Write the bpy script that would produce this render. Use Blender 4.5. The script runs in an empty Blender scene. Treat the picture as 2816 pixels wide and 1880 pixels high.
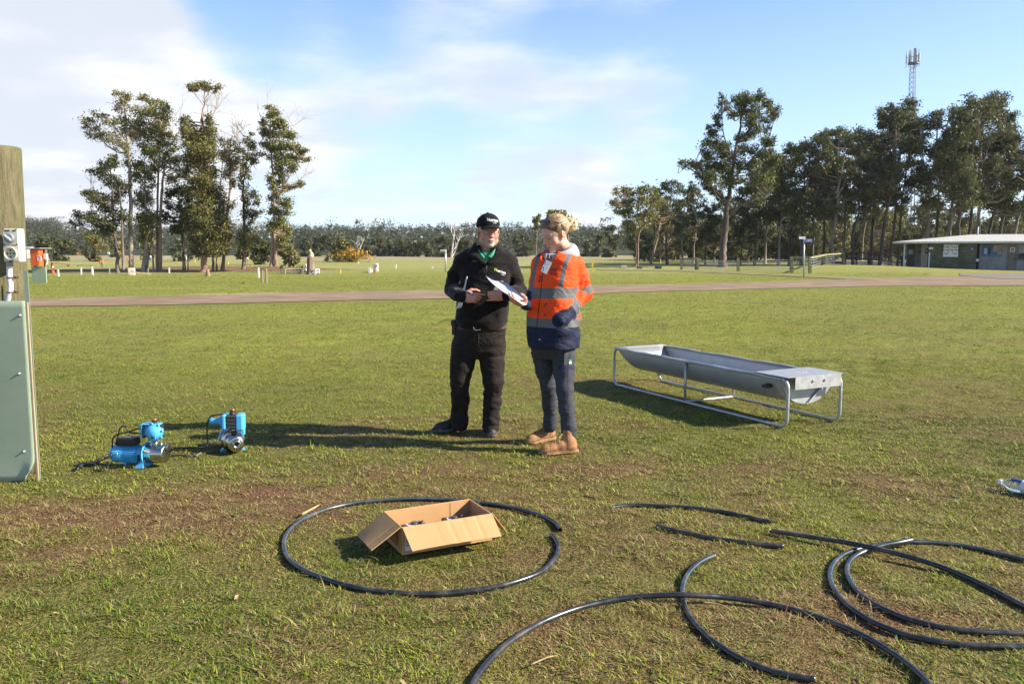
import bpy, math, random
import numpy as np
from mathutils import Vector, Matrix
from mathutils.bvhtree import BVHTree

# ------------------------------------------------------------------ camera, world, sun, exposure
sc = bpy.context.scene
COL = sc.collection
H_CAM, PITCH, FPX, CU, CV = 1.5, math.radians(6.25), 2283.0, 1408.0, 940.0
cam_data = bpy.data.cameras.new("camera")
cam_data.sensor_width = 36.0
cam_data.lens = FPX / 2816.0 * 36.0
cam_data.clip_start = 0.05
cam_data.clip_end = 6000.0
cam = bpy.data.objects.new("camera", cam_data)
cam.location = (0, 0, H_CAM)
cam.rotation_euler = (math.radians(90) - PITCH, 0, 0)
COL.objects.link(cam)
sc.camera = cam

SUN_EL, SUN_AZ = math.radians(31.0), math.radians(98.0)   # azimuth clockwise from +Y; the sun stands to the right
sun_data = bpy.data.lights.new("sun", 'SUN')
sun_data.energy = 5.0
sun_data.angle = math.radians(0.5)
sun_data.color = (1.0, 0.93, 0.80)
sun = bpy.data.objects.new("sun", sun_data)
sun_dir = Vector((math.sin(SUN_AZ) * math.cos(SUN_EL), math.cos(SUN_AZ) * math.cos(SUN_EL), math.sin(SUN_EL)))
sun.rotation_euler = sun_dir.to_track_quat('Z', 'Y').to_euler()
sun.location = sun_dir * 60
COL.objects.link(sun)

sc.view_settings.view_transform = 'Standard'
sc.view_settings.look = 'None'
sc.view_settings.gamma = 1.0
sc.view_settings.exposure = 1.1
sc.cycles.max_bounces = 6
sc.cycles.diffuse_bounces = 3
sc.cycles.glossy_bounces = 3
sc.cycles.transmission_bounces = 6
sc.cycles.transparent_max_bounces = 8
sc.cycles.use_denoising = True
sc.cycles.sample_clamp_indirect = 6.0

class NT:
    """small helper for node trees"""
    def __init__(self, tree):
        self.t = tree
        self.n, self.l = tree.nodes, tree.links
    def add(self, typ, **kw):
        nd = self.n.new(typ)
        for k, v in kw.items():
            setattr(nd, k, v)
        return nd
    def put(self, sock, val):
        if isinstance(val, bpy.types.NodeSocket):
            self.l.new(val, sock)
        elif val is not None:
            if sock.type == 'RGBA' and not hasattr(val, '__len__'):
                val = (val, val, val, 1)
            elif sock.type == 'RGBA' and len(val) == 3:
                val = (*val, 1)
            sock.default_value = val
    def math(self, op, a, b=None, c=None, clamp=False):
        nd = self.add('ShaderNodeMath', operation=op, use_clamp=clamp)
        for i, v in enumerate((a, b, c)):
            if v is not None:
                self.put(nd.inputs[i], v)
        return nd.outputs[0]
    def vmath(self, op, a, b=None):
        nd = self.add('ShaderNodeVectorMath', operation=op)
        self.put(nd.inputs[0], a)
        if b is not None:
            self.put(nd.inputs[1], b)
        return nd.outputs['Value'] if op in ('DOT_PRODUCT', 'LENGTH') else nd.outputs[0]
    def mix(self, f, a, b, mode='MIX'):
        nd = self.add('ShaderNodeMix', data_type='RGBA', blend_type=mode)
        self.put(nd.inputs['Factor'], f)
        self.put(nd.inputs[6], a)
        self.put(nd.inputs[7], b)
        return nd.outputs[2]
    def noise(self, vec, scale, detail=4, rough=0.6, dist=0.0, out=0):
        nd = self.add('ShaderNodeTexNoise')
        if vec is not None:
            self.l.new(vec, nd.inputs['Vector'])
        nd.inputs['Scale'].default_value = scale
        nd.inputs['Detail'].default_value = detail
        nd.inputs['Roughness'].default_value = rough
        nd.inputs['Distortion'].default_value = dist
        return nd.outputs[out]
    def smooth(self, v, lo, hi, a=0.0, b=1.0):
        nd = self.add('ShaderNodeMapRange', interpolation_type='SMOOTHSTEP')
        self.put(nd.inputs[0], v)
        for i, q in enumerate((lo, hi, a, b)):
            nd.inputs[i + 1].default_value = q
        return nd.outputs[0]
    def mapping(self, vec, scale=(1, 1, 1), rot=(0, 0, 0)):
        nd = self.add('ShaderNodeMapping')
        self.l.new(vec, nd.inputs[0])
        nd.inputs['Scale'].default_value = scale
        nd.inputs['Rotation'].default_value = rot
        return nd.outputs[0]
    def bump(self, h, strength=0.5, dist=0.01):
        nd = self.add('ShaderNodeBump')
        nd.inputs['Strength'].default_value = strength
        nd.inputs['Distance'].default_value = dist
        self.l.new(h, nd.inputs['Height'])
        return nd.outputs[0]

world = bpy.data.worlds.new("World")
sc.world = world
world.use_nodes = True
w = NT(world.node_tree)
w.n.clear()
sky = w.add('ShaderNodeTexSky', sky_type='NISHITA', sun_disc=False)
sky.sun_elevation = SUN_EL
sky.sun_rotation = SUN_AZ
sky.altitude = 200
sky.air_density = 1.0
sky.dust_density = 0.6
sky.ozone_density = 2.2
tc = w.add('ShaderNodeTexCoord')
vd = tc.outputs['Generated']
sep = w.add('ShaderNodeSeparateXYZ')
w.l.new(vd, sep.inputs[0])
den = w.math('ADD', w.math('MAXIMUM', sep.outputs[2], 0.0), 0.16)
comb = w.add('ShaderNodeCombineXYZ')
w.put(comb.inputs[0], w.math('DIVIDE', sep.outputs[0], den))
w.put(comb.inputs[1], w.math('DIVIDE', sep.outputs[1], den))
w.put(comb.inputs[2], 1.7)
cv = comb.outputs[0]
n1 = w.noise(cv, 1.15, 8, 0.53, 0.25)
n2 = w.noise(cv, 3.6, 6, 0.6)
nn = w.math('ADD', w.math('MULTIPLY', n1, 0.8), w.math('MULTIPLY', n2, 0.2))
def cloud_blob(u, v, r0, r1, amt):
    """a bank of cloud in the direction that the photo pixel (u, v) looks to; radii in degrees"""
    xc, yc = (u - CU) / FPX, (CV - v) / FPX
    d = Vector((xc, math.cos(PITCH) + yc * math.sin(PITCH), -math.sin(PITCH) + yc * math.cos(PITCH))).normalized()
    dp = w.vmath('DOT_PRODUCT', vd, tuple(d))
    return w.smooth(dp, math.cos(math.radians(r1)), math.cos(math.radians(r0)), 0.0, amt)
bias = None
for b in ((-200, 230, 11, 19, .50), (60, 420, 5, 14, .20), (420, 470, 2, 13, .14), (900, 90, 2, 9, .08), (1480, 110, 3, 12, .14), (1800, 120, 1, 8, .07),
          (820, 350, 2, 8, .09), (1000, 480, 1, 6, .10), (1640, 600, 1, 5, .26), (2150, 260, 1, 5, .08), (1850, 280, 1, 6, .13), (1250, 270, 2, 9, .03),
          (850, 430, 1, 4, .12), (1080, 400, 1, 4, .08), (1330, 575, 1, 4, .14), (480, 40, 1, 8, -.16), (650, 120, 1, 6, -.06), (2500, 150, 4, 16, -.16), (1950, 420, 3, 10, -.10), (1100, 330, 1, 7, -.06), (1700, 20, 1, 7, -.1), (950, 560, 1, 5, -.05)):
    q = cloud_blob(*b)
    bias = q if bias is None else w.math('ADD', bias, q)
bias = w.math('SUBTRACT', bias, w.smooth(sep.outputs[2], .42, .62, 0.0, .5))      # clear overhead
bias = w.math('SUBTRACT', bias, w.smooth(sep.outputs[1], .25, -.2, 0.0, .5))     # and behind the camera
cm = w.smooth(w.math('ADD', nn, bias), 0.52, 0.84)
n3 = w.noise(cv, 2.0, 4, 0.5)
cloud_col = w.mix(w.smooth(n3, 0.35, 0.7), (4.9, 5.1, 5.5), (7.0, 6.9, 6.8))
lift = w.mix(1.0, sky.outputs[0], (1.02, 1.17, 1.50), 'MULTIPLY')
lift = w.mix(1.0, lift, w.smooth(sep.outputs[2], .38, .85, 1.0, .55), 'MULTIPLY')
# thin high veil that pales the blue everywhere a little, stronger low in the sky
veil = w.smooth(sep.outputs[2], 0.0, 0.40, 0.48, 0.02)
lift = w.mix(veil, lift, (5.6, 6.9, 8.2))
skyc = w.mix(w.math('MULTIPLY', cm, 0.9), lift, cloud_col)
bg = w.add('ShaderNodeBackground')
w.l.new(skyc, bg.inputs[0])
bg.inputs[1].default_value = 0.078
wo = w.add('ShaderNodeOutputWorld')
w.l.new(bg.outputs[0], wo.inputs[0])

# ------------------------------------------------------------------ photo pixel -> place in the world
def ray(u, v):
    xc, yc = (u - CU) / FPX, (CV - v) / FPX
    return np.array((xc, math.cos(PITCH) + yc * math.sin(PITCH), -math.sin(PITCH) + yc * math.cos(PITCH)))
def P(u, v, y):
    """point on the line of sight through pixel (u, v) at distance y along the field"""
    d = ray(u, v)
    t = y / d[1]
    return np.array((d[0] * t, y, H_CAM + d[2] * t))
def project(p):
    p = np.asarray(p, dtype=float)
    x, y, z = p[..., 0], p[..., 1], p[..., 2] - H_CAM
    f = y * math.cos(PITCH) - z * math.sin(PITCH)
    up = y * math.sin(PITCH) + z * math.cos(PITCH)
    return CU + FPX * x / f, CV - FPX * up / f

# ------------------------------------------------------------------ noise
_rt = np.random.default_rng(5).random((64, 64, 64)).astype(np.float32)
def vnoise3(x, y, z, seed=0):
    o = seed * 7.31
    x, y, z = np.broadcast_arrays(np.asarray(x, dtype=np.float32) + o, np.asarray(y, dtype=np.float32) + o * 1.7, np.asarray(z, dtype=np.float32) + o * .6)
    xi, yi, zi = np.floor(x).astype(np.int32), np.floor(y).astype(np.int32), np.floor(z).astype(np.int32)
    fx, fy, fz = x - xi, y - yi, z - zi
    fx, fy, fz = [f * f * (3 - 2 * f) for f in (fx, fy, fz)]
    out = 0
    for a in (0, 1):
        for b in (0, 1):
            for c in (0, 1):
                wgt = (fx if a else 1 - fx) * (fy if b else 1 - fy) * (fz if c else 1 - fz)
                out = out + wgt * _rt[(xi + a) & 63, (yi + b) & 63, (zi + c) & 63]
    return out * 2 - 1
def fbm2(x, y, seed=0, oct=3):
    s, a, f = 0, 1.0, 1.0
    for i in range(oct):
        s = s + a * vnoise3(x * f, y * f, 0.37, seed + i)
        a *= .5
        f *= 2.03
    return s
def sstep(x, a, b):
    t = np.clip((np.asarray(x, dtype=float) - a) / (b - a), 0, 1)
    return t * t * (3 - 2 * t)

def ground_z(x, y):
    x, y = np.asarray(x, dtype=float), np.asarray(y, dtype=float)
    near = 1 - sstep(y, 14, 24)
    z = near * (.010 * fbm2(x * 1.3, y * 1.3, 1, 2) + .010 * vnoise3(x * 5.3, y * 5.3, .2, 3))
    mid = sstep(y, 20, 45) * (1 - sstep(y, 170, 260))
    z = z + mid * (.10 * vnoise3(x * .09, y * .12, .5, 9))
    # low grassed bank in front of the right-hand fence and under the left end of the toilet block
    z = z + .45 * np.exp(-((x - 25.5) / 7.0) ** 2 - ((y - 64) / 6.0) ** 2)
    # bank of bare soil under the left-hand trees
    z = z + .30 * np.exp(-((x + 22) / 9.0) ** 2 - ((y - 63) / 3.0) ** 2) + .45 * np.exp(-((x + 16.4) / 2.2) ** 2 - ((y - 57) / 1.3) ** 2)
    # the far forested rise
    hx = 1 - .45 * sstep(x, 120, 420)
    z = z + 11.0 * sstep(y, 300, 640) * hx + 5.0 * sstep(y, 330, 560) * np.exp(-((x + 390) / 70) ** 2)
    return z
def G(u, v):
    """where the line of sight through pixel (u, v) meets the ground"""
    d = ray(u, v)
    t = -H_CAM / d[2]
    x, y = d[0] * t, d[1] * t
    for _ in range(3):
        gz = float(ground_z(x, y))
        t = (gz - H_CAM) / d[2]
        x, y = d[0] * t, d[1] * t
    return np.array((x, y, float(ground_z(x, y))))

# ------------------------------------------------------------------ materials
def lin(h):
    h = h.lstrip('#')
    c = [int(h[i:i + 2], 16) / 255 for i in (0, 2, 4)]
    return tuple(x / 12.92 if x <= .04045 else ((x + .055) / 1.055) ** 2.4 for x in c)
MATS = {}
def mat(name, color=(.5, .5, .5), rough=.6, metal=0.0, var=.15, vscale=6.0, bump=0.0, bscale=60.0, attr=False, spec=.5,
        coat=0.0, trans=0.0, stretch=(1, 1, 1), second=None, second_amt=.5, sscale=2.0, alpha=1.0, sheen=0.0, rvar=0.0, subsurf=0.0, translucent=0.0, ior=1.45, wrinkle=0.0, wscale=9.0):
    if name in MATS:
        return MATS[name]
    m = bpy.data.materials.new(name)
    m.use_nodes = True
    g = NT(m.node_tree)
    g.n.clear()
    out = g.add('ShaderNodeOutputMaterial')
    p = g.add('ShaderNodeBsdfPrincipled')
    co = g.add('ShaderNodeTexCoord').outputs['Object']
    if stretch != (1, 1, 1):
        co = g.mapping(co, stretch)
    base = color
    if attr:
        an = g.add('ShaderNodeAttribute', attribute_name='Col')
        base = an.outputs['Color']
    if second is not None:
        base = g.mix(g.smooth(g.noise(co, sscale, 6, .65), .5 - second_amt * .3, .85 - second_amt * .3), base, second)
    if var > 0:
        f = g.smooth(g.noise(co, vscale, 5, .62), .25, .75, 1 - var, 1 + var)
        base = g.mix(1.0, base, f, 'MULTIPLY')
    g.put(p.inputs['Base Color'], base)
    if rvar > 0:
        g.put(p.inputs['Roughness'], g.smooth(g.noise(co, vscale * 1.7, 4, .6), .3, .7, max(rough - rvar, .03), min(rough + rvar, 1)))
    else:
        p.inputs['Roughness'].default_value = rough
    p.inputs['Metallic'].default_value = metal
    p.inputs['Specular IOR Level'].default_value = spec
    p.inputs['IOR'].default_value = ior
    p.inputs['Coat Weight'].default_value = coat
    p.inputs['Transmission Weight'].default_value = trans
    p.inputs['Alpha'].default_value = alpha
    p.inputs['Sheen Weight'].default_value = sheen
    if subsurf:
        p.inputs['Subsurface Weight'].default_value = subsurf
        p.inputs['Subsurface Radius'].default_value = (.012, .004, .002)
    if bump > 0:
        h = g.noise(co, bscale, 4, .6)
        nb_ = g.bump(h, bump, .5 / bscale)
        if wrinkle > 0:        # soft creases in cloth
            wv = g.math('ABSOLUTE', g.math('SUBTRACT', g.noise(g.mapping(co, (1, 1, 1.7)), wscale, 3, .55, .9), .5))
            wv = g.math('ADD', g.math('MULTIPLY', wv, -1.6), g.math('MULTIPLY', g.noise(g.mapping(co, (1, 1, 2.2), (.3, .5, 0)), wscale * 2.3, 2, .5, .6), .35))
            b2 = g.add('ShaderNodeBump')
            b2.inputs['Strength'].default_value = wrinkle
            b2.inputs['Distance'].default_value = .035
            g.l.new(wv, b2.inputs['Height'])
            g.l.new(nb_, b2.inputs['Normal'])
            nb_ = b2.outputs[0]
        g.l.new(nb_, p.inputs['Normal'])
    if translucent > 0:
        tr = g.add('ShaderNodeBsdfTranslucent')
        g.put(tr.inputs['Color'], base)
        mx = g.add('ShaderNodeMixShader')
        mx.inputs[0].default_value = translucent
        g.l.new(p.outputs[0], mx.inputs[1])
        g.l.new(tr.outputs[0], mx.inputs[2])
        g.l.new(mx.outputs[0], out.inputs[0])
    else:
        g.l.new(p.outputs[0], out.inputs[0])
    MATS[name] = m
    return m

# ------------------------------------------------------------------ objects
def tag(o, label=None, cat=None, group=None, kind=None):
    for k, v in (('label', label), ('category', cat), ('group', group), ('kind', kind)):
        if v:
            o[k] = v
    return o
def thing(name, label, cat, loc, group=None):
    o = bpy.data.objects.new(name, None)
    o.empty_display_size = .2
    o.location = tuple(float(c) for c in loc)
    COL.objects.link(o)
    return tag(o, label, cat, group)
def root_loc(o):
    v = Vector((0, 0, 0))
    while o is not None:
        v = v + o.location
        o = o.parent
    return v
def link_mesh(name, me, parent=None, loc=None, mats=()):
    o = bpy.data.objects.new(name, me)
    COL.objects.link(o)
    if parent is not None:
        o.parent = parent
    elif loc is not None:
        o.location = tuple(float(c) for c in loc)
    for m in mats:
        me.materials.append(m)
    return o
def np_mesh(name, verts, quads=None, tris=None, cols=None, smooth=False, midx=None):
    me = bpy.data.meshes.new(name)
    v = np.ascontiguousarray(verts, dtype=np.float32)
    me.vertices.add(len(v))
    me.vertices.foreach_set('co', v.ravel())
    idx, starts, pos = [], [], 0
    for f, k in ((quads, 4), (tris, 3)):
        if f is not None and len(f):
            f = np.ascontiguousarray(f, dtype=np.int32)
            idx.append(f.ravel())
            starts.append(pos + np.arange(len(f)) * k)
            pos += f.size
    idx = np.concatenate(idx)
    starts = np.concatenate(starts).astype(np.int32)
    me.loops.add(len(idx))
    me.loops.foreach_set('vertex_index', idx)
    me.polygons.add(len(starts))
    me.polygons.foreach_set('loop_start', starts)
    if midx is not None:
        me.polygons.foreach_set('material_index', np.asarray(midx, dtype=np.int32))
    me.polygons.foreach_set('use_smooth', np.full(len(starts), bool(smooth)))
    me.update(calc_edges=True)
    if cols is not None:
        ca = me.color_attributes.new('Col', 'FLOAT_COLOR', 'POINT')
        c = np.ones((len(v), 4), dtype=np.float32)
        c[:, :3] = cols
        ca.data.foreach_set('color', c.ravel())
    return me
def copy_tree(o, parent=None, loc=None):
    c = o.copy()
    COL.objects.link(c)
    if parent is not None:
        c.parent = parent
    if loc is not None:
        c.location = tuple(float(q) for q in loc)
    for ch in list(o.children):
        copy_tree(ch, c)
    return c

class MB:
    """collects hard-surface shapes, then becomes ONE mesh object"""
    def __init__(self, M=None):
        self.v, self.f, self.mi, self.sm = [], [], [], []
        self.M = M if M is not None else Matrix.Identity(4)
        self.cm = 0
    def _add(self, vs, fs, smooth=False):
        n = len(self.v)
        self.v += [self.M @ Vector([float(q) for q in p]) for p in vs]
        for f in fs:
            self.f.append([n + i for i in f])
            self.mi.append(self.cm)
            self.sm.append(smooth)
        return self
    def box(self, c, s, rot=None):
        R = rot if rot is not None else Matrix.Identity(3)
        c = Vector([float(q) for q in c])
        vs = [c + R @ Vector((sx * s[0] / 2, sy * s[1] / 2, sz * s[2] / 2)) for sx in (-1, 1) for sy in (-1, 1) for sz in (-1, 1)]
        return self._add(vs, [(0, 1, 3, 2), (4, 6, 7, 5), (0, 4, 5, 1), (2, 3, 7, 6), (0, 2, 6, 4), (1, 5, 7, 3)])
    def bar(self, a, b, wd, ht, up=(0, 0, 1)):
        a, b = Vector([float(q) for q in a]), Vector([float(q) for q in b])
        d = (b - a).normalized()
        s = d.cross(Vector(up))
        if s.length < 1e-4:
            s = d.cross(Vector((0, 1, 0)))
        s.normalize()
        u = s.cross(d)
        vs = [p + s * (i * wd / 2) + u * (j * ht / 2) for p in (a, b) for i in (-1, 1) for j in (-1, 1)]
        return self._add(vs, [(0, 1, 3, 2), (4, 6, 7, 5), (0, 4, 5, 1), (2, 3, 7, 6), (0, 2, 6, 4), (1, 5, 7, 3)])
    def tube(self, path, r, n=10, closed=False, caps=True, hollow=None):
        pts = [Vector([float(q) for q in p]) for p in path]
        m = len(pts)
        rs = r if hasattr(r, '__len__') else [r] * m
        tang = []
        for i in range(m):
            a = pts[(i - 1) % m] if (closed or i > 0) else pts[i]
            b = pts[(i + 1) % m] if (closed or i < m - 1) else pts[i]
            tang.append((b - a).normalized())
        ref = Vector((0, 0, 1)) if abs(tang[0].z) < .9 else Vector((0, 1, 0))
        nrm = tang[0].cross(ref).normalized()
        vs, ring0 = [], None
        for i in range(m):
            nrm = (nrm - tang[i] * nrm.dot(tang[i])).normalized()
            bi = tang[i].cross(nrm)
            for k in range(n):
                a = 2 * math.pi * k / n
                vs.append(pts[i] + (nrm * math.cos(a) + bi * math.sin(a)) * rs[i])
        fs = []
        for i in range(m if closed else m - 1):
            for k in range(n):
                a, b = i * n + k, i * n + (k + 1) % n
                c, d = ((i + 1) % m) * n + (k + 1) % n, ((i + 1) % m) * n + k
                fs.append((a, b, c, d))
        base = len(self.v)
        self._add(vs, fs, True)
        if caps and not closed:
            if hollow:
                for e, sg in ((0, 1), (m - 1, -1)):
                    inner, deep = [], []
                    for k in range(n):
                        p = vs[e * n + k]
                        inner.append(pts[e] + (p - pts[e]) * hollow)
                        deep.append(pts[e] + (p - pts[e]) * hollow + tang[e] * (sg * rs[e] * 3))
                    n0 = len(self.v)
                    self._add(inner + deep, [])
                    for k in range(n):
                        j = (k + 1) % n
                        for quad in ((base + e * n + k, base + e * n + j, n0 + j, n0 + k), (n0 + k, n0 + j, n0 + n + j, n0 + n + k)):
                            self.f.append(list(quad)); self.mi.append(self.cm); self.sm.append(False)
                    self.f.append([n0 + n + k for k in range(n)]); self.mi.append(self.cm); self.sm.append(False)
            else:
                for e in (0, m - 1):
                    self.f.append([base + e * n + k for k in range(n)]); self.mi.append(self.cm); self.sm.append(False)
        return self
    def cyl(self, a, b, ra, rb=None, n=20):
        return self.tube([a, b], [ra, ra if rb is None else rb], n)
    def lathe(self, prof, a, d, n=28, caps=True, smooth=True):
        """prof: (distance along the axis, radius); a: start of the axis, d: its direction"""
        a, d = Vector([float(q) for q in a]), Vector([float(q) for q in d]).normalized()
        s = d.cross(Vector((0, 0, 1)))
        if s.length < 1e-3:
            s = Vector((1, 0, 0))
        s.normalize()
        u = s.cross(d)
        vs = []
        for t, r in prof:
            for k in range(n):
                q = 2 * math.pi * k / n
                vs.append(a + d * t + (s * math.cos(q) + u * math.sin(q)) * r)
        fs = [(i * n + k, i * n + (k + 1) % n, (i + 1) * n + (k + 1) % n, (i + 1) * n + k) for i in range(len(prof) - 1) for k in range(n)]
        base = len(self.v)
        self._add(vs, fs, smooth)
        if caps:
            for e in (0, len(prof) - 1):
                if prof[e][1] > 1e-4:
                    self.f.append([base + e * n + k for k in range(n)]); self.mi.append(self.cm); self.sm.append(False)
        return self
    def prism(self, poly, off):
        """poly: 3-D outline; off: extrusion vector"""
        n = len(poly)
        off = np.asarray(off, dtype=float)
        vs = [np.asarray(p, dtype=float) for p in poly] + [np.asarray(p, dtype=float) + off for p in poly]
        fs = [tuple(range(n)), tuple(range(2 * n - 1, n - 1, -1))] + [(i, (i + 1) % n, n + (i + 1) % n, n + i) for i in range(n)]
        return self._add(vs, fs)
    def sheet(self, rows, smooth=True):
        """rows: list of equally long lists of points"""
        r, c = len(rows), len(rows[0])
        return self._add([p for row in rows for p in row], [(i * c + j, i * c + j + 1, (i + 1) * c + j + 1, (i + 1) * c + j) for i in range(r - 1) for j in range(c - 1)], smooth)
    def ball(self, c, r, n=14):
        r = r if hasattr(r, '__len__') else (r, r, r)
        rows = []
        for i in range(n + 1):
            th = math.pi * i / n
            rows.append([(c[0] + r[0] * math.sin(th) * math.cos(2 * math.pi * k / (2 * n)), c[1] + r[1] * math.sin(th) * math.sin(2 * math.pi * k / (2 * n)), c[2] + r[2] * math.cos(th)) for k in range(2 * n + 1)])
        return self.sheet(rows)
    def build(self, name, mats, parent=None, loc=None, bevel=0.0, thick=0.0, fix=True):
        mats = mats if isinstance(mats, (list, tuple)) else [mats]
        org = root_loc(parent) if parent is not None else Vector([float(q) for q in (loc if loc is not None else (0, 0, 0))])
        me = bpy.data.meshes.new(name)
        me.from_pydata([p - org for p in self.v], [], self.f)
        me.polygons.foreach_set('material_index', self.mi)
        me.polygons.foreach_set('use_smooth', self.sm)
        if fix:
            import bmesh
            bm = bmesh.new(); bm.from_mesh(me)
            bmesh.ops.recalc_face_normals(bm, faces=bm.faces)
            bm.to_mesh(me); bm.free()
        me.update()
        o = link_mesh(name, me, parent, org, mats)
        if thick:
            s = o.modifiers.new('solidify', 'SOLIDIFY'); s.thickness = thick; s.offset = 0
        if bevel:
            b = o.modifiers.new('bevel', 'BEVEL'); b.width = bevel; b.segments = 2; b.limit_method = 'ANGLE'; b.angle_limit = math.radians(40)
        return o
def frame_matrix(origin, x, y, z):
    M = Matrix.Identity(4)
    for i, a in enumerate((x, y, z)):
        for j in range(3):
            M[j][i] = float(a[j])
    for j in range(3):
        M[j][3] = float(origin[j])
    return M
def arc(c, r, a0, a1, n, ax=(1, 0, 0), ay=(0, 0, 1)):
    c, ax, ay = np.asarray(c, float), np.asarray(ax, float), np.asarray(ay, float)
    return [c + r * (math.cos(a) * ax + math.sin(a) * ay) for a in np.linspace(a0, a1, n)]
def catmull(pts, per=10, closed=False):
    p = [np.asarray(q, dtype=float) for q in pts]
    n = len(p)
    out = []
    for i in range(n if closed else n - 1):
        p0 = p[(i - 1) % n] if (closed or i > 0) else 2 * p[0] - p[1]
        p1, p2 = p[i], p[(i + 1) % n]
        p3 = p[(i + 2) % n] if (closed or i < n - 2) else 2 * p[-1] - p[-2]
        for t in np.linspace(0, 1, per, endpoint=False):
            out.append(.5 * ((2 * p1) + (-p0 + p2) * t + (2 * p0 - 5 * p1 + 4 * p2 - p3) * t * t + (-p0 + 3 * p1 - 3 * p2 + p3) * t ** 3))
    if not closed:
        out.append(p[-1])
    return out
def text_mesh(body, size, font_bold=False, shear=0.0, extrude=0.0, align='CENTER'):
    cu = bpy.data.curves.new('lettering', 'FONT')
    cu.body = body
    cu.size = size
    cu.align_x = align
    cu.align_y = 'CENTER'
    cu.shear = shear
    cu.extrude = extrude
    cu.resolution_u = 3
    if font_bold:
        cu.offset = size * .018
    ob = bpy.data.objects.new('lettering', cu)
    me = bpy.data.meshes.new_from_object(ob)
    bpy.data.objects.remove(ob)
    bpy.data.curves.remove(cu)
    me.materials.clear()
    return me
def place_text(body, size, origin, x, y, material, parent, name='lettering', bold=False, shear=0.0, align='CENTER'):
    """flat lettering laid on a plane through origin with axes x, y (world), a hair proud of it"""
    me = text_mesh(body, size, bold, shear, align=align)
    x, y = Vector([float(q) for q in x]).normalized(), Vector([float(q) for q in y]).normalized()
    z = x.cross(y)
    M = frame_matrix(origin, x, y, z)
    M = Matrix.Translation(-root_loc(parent)) @ M
    me.transform(M)
    o = link_mesh(name, me, parent, None, [material])
    return o
rng = np.random.default_rng(11)
random.seed(7)
# ------------------------------------------------------------------ ground, tracks, grass
def axis(lo, hi, step, far_lo, far_hi, g=1.13):
    a = list(np.arange(lo, hi + 1e-6, step))
    s, q, L = step, lo, []
    while q > far_lo:
        s *= g
        q -= s
        L.append(q)
    s, q, R = step, hi, []
    while q < far_hi:
        s *= g
        q += s
        R.append(q)
    return np.array(L[::-1] + a + R)
gx = axis(-9, 9, .07, -1800, 1800, 1.09)
gy = axis(2.0, 13, .07, -60, 3000, 1.035)
GX, GY = np.meshgrid(gx, gy)
GZ = ground_z(GX, GY)
nx, ny = len(gx), len(gy)
ii = np.arange(nx * ny).reshape(ny, nx)
quads = np.stack([ii[:-1, :-1], ii[:-1, 1:], ii[1:, 1:], ii[1:, :-1]], -1).reshape(-1, 4)
me = np_mesh('ground', np.stack([GX, GY, GZ], -1).reshape(-1, 3), quads, smooth=True)

def bare_field(x, y):
    """0..1: where the turf is worn to brown soil and dead stalks (same field drives the ground's colour and the grass)"""
    a = fbm2(x * .55, y * .75, 21, 3)
    b = fbm2(x * 2.2, y * 2.6, 25, 2)
    spot = (.55 + .85 * np.clip(.5 + fbm2(x * 1.7, y * 2.3, 27, 3), 0, 1.3)) * (np.exp(-((x + 2.35) / 1.35) ** 2 - ((y - 4.55) / .55) ** 2) * 1.15 + np.exp(-((x + 2.9) / .9) ** 2 - ((y - 3.75) / .3) ** 2) * .7 \
        + np.exp(-((x + .9) / 1.2) ** 2 - ((y - 4.9) / .35) ** 2) * .45 + np.exp(-((x - .2) / 1.3) ** 2 - ((y - 5.6) / .4) ** 2) * .45 + np.exp(-((x - 1.4) / .7) ** 2 - ((y - 3.3) / .35) ** 2) * .5 + np.exp(-((x + .1) / .5) ** 2 - ((y - 3.2) / .25) ** 2) * .45)
    return np.clip(.12 + .42 * a + .28 * b + .20 * vnoise3(x * 7.3, y * 7.3, .4, 29) + spot - .012 * np.maximum(y - 6, 0), 0, 1)

MG = bpy.data.materials.new('turf')
MG.use_nodes = True
g = NT(MG.node_tree)
g.n.clear()
out = g.add('ShaderNodeOutputMaterial')
p = g.add('ShaderNodeBsdfPrincipled')
geo = g.add('ShaderNodeNewGeometry')
pos = geo.outputs['Position']
sp = g.add('ShaderNodeSeparateXYZ')
g.l.new(pos, sp.inputs[0])
an = g.add('ShaderNodeAttribute', attribute_name='Col')
bare = an.outputs['Fac']
nA = g.noise(pos, .16, 5, .6)
nB = g.noise(pos, 1.3, 6, .65)
nC = g.noise(pos, 9.0, 5, .7)
nD = g.noise(pos, 55.0, 3, .7)
nE = g.noise(g.mapping(pos, (1, .45, 1)), .035, 5, .6)
green = g.mix(g.smooth(nB, .3, .7), (.190, .220, .028), (.335, .335, .050))
green = g.mix(g.smooth(nA, .35, .65, 0, .75), green, (.235, .225, .060))
green = g.mix(g.smooth(nC, .42, .72, 0, .55), green, (.100, .110, .022))
green = g.mix(g.smooth(nC, .30, .12, 0, .6), green, (.34, .29, .12))
soil = g.mix(g.smooth(nD, .35, .65), (.095, .045, .022), (.225, .125, .060))
near = g.smooth(sp.outputs[1], 5.5, 15.0)
under = g.mix(g.smooth(nD, .4, .65), (.080, .076, .016), (.215, .205, .048))  # dark thatch below the blades, with shade between tufts put into its colour
nearcol = g.mix(bare, under, soil)
midcol = g.mix(g.math('MULTIPLY', bare, .55), green, (.22, .15, .06))
midcol = g.mix(g.smooth(nD, .45, .75, 0, .35), midcol, (.08, .085, .02))
base = g.mix(near, nearcol, midcol)
far = g.smooth(sp.outputs[1], 40.0, 75.0)
farcol = g.mix(g.smooth(nE, .38, .62), (.275, .275, .070), (.335, .305, .11))
farcol = g.mix(g.smooth(nB, .4, .7, 0, .25), farcol, (.14, .15, .04))
base = g.mix(far, base, farcol)
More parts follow.
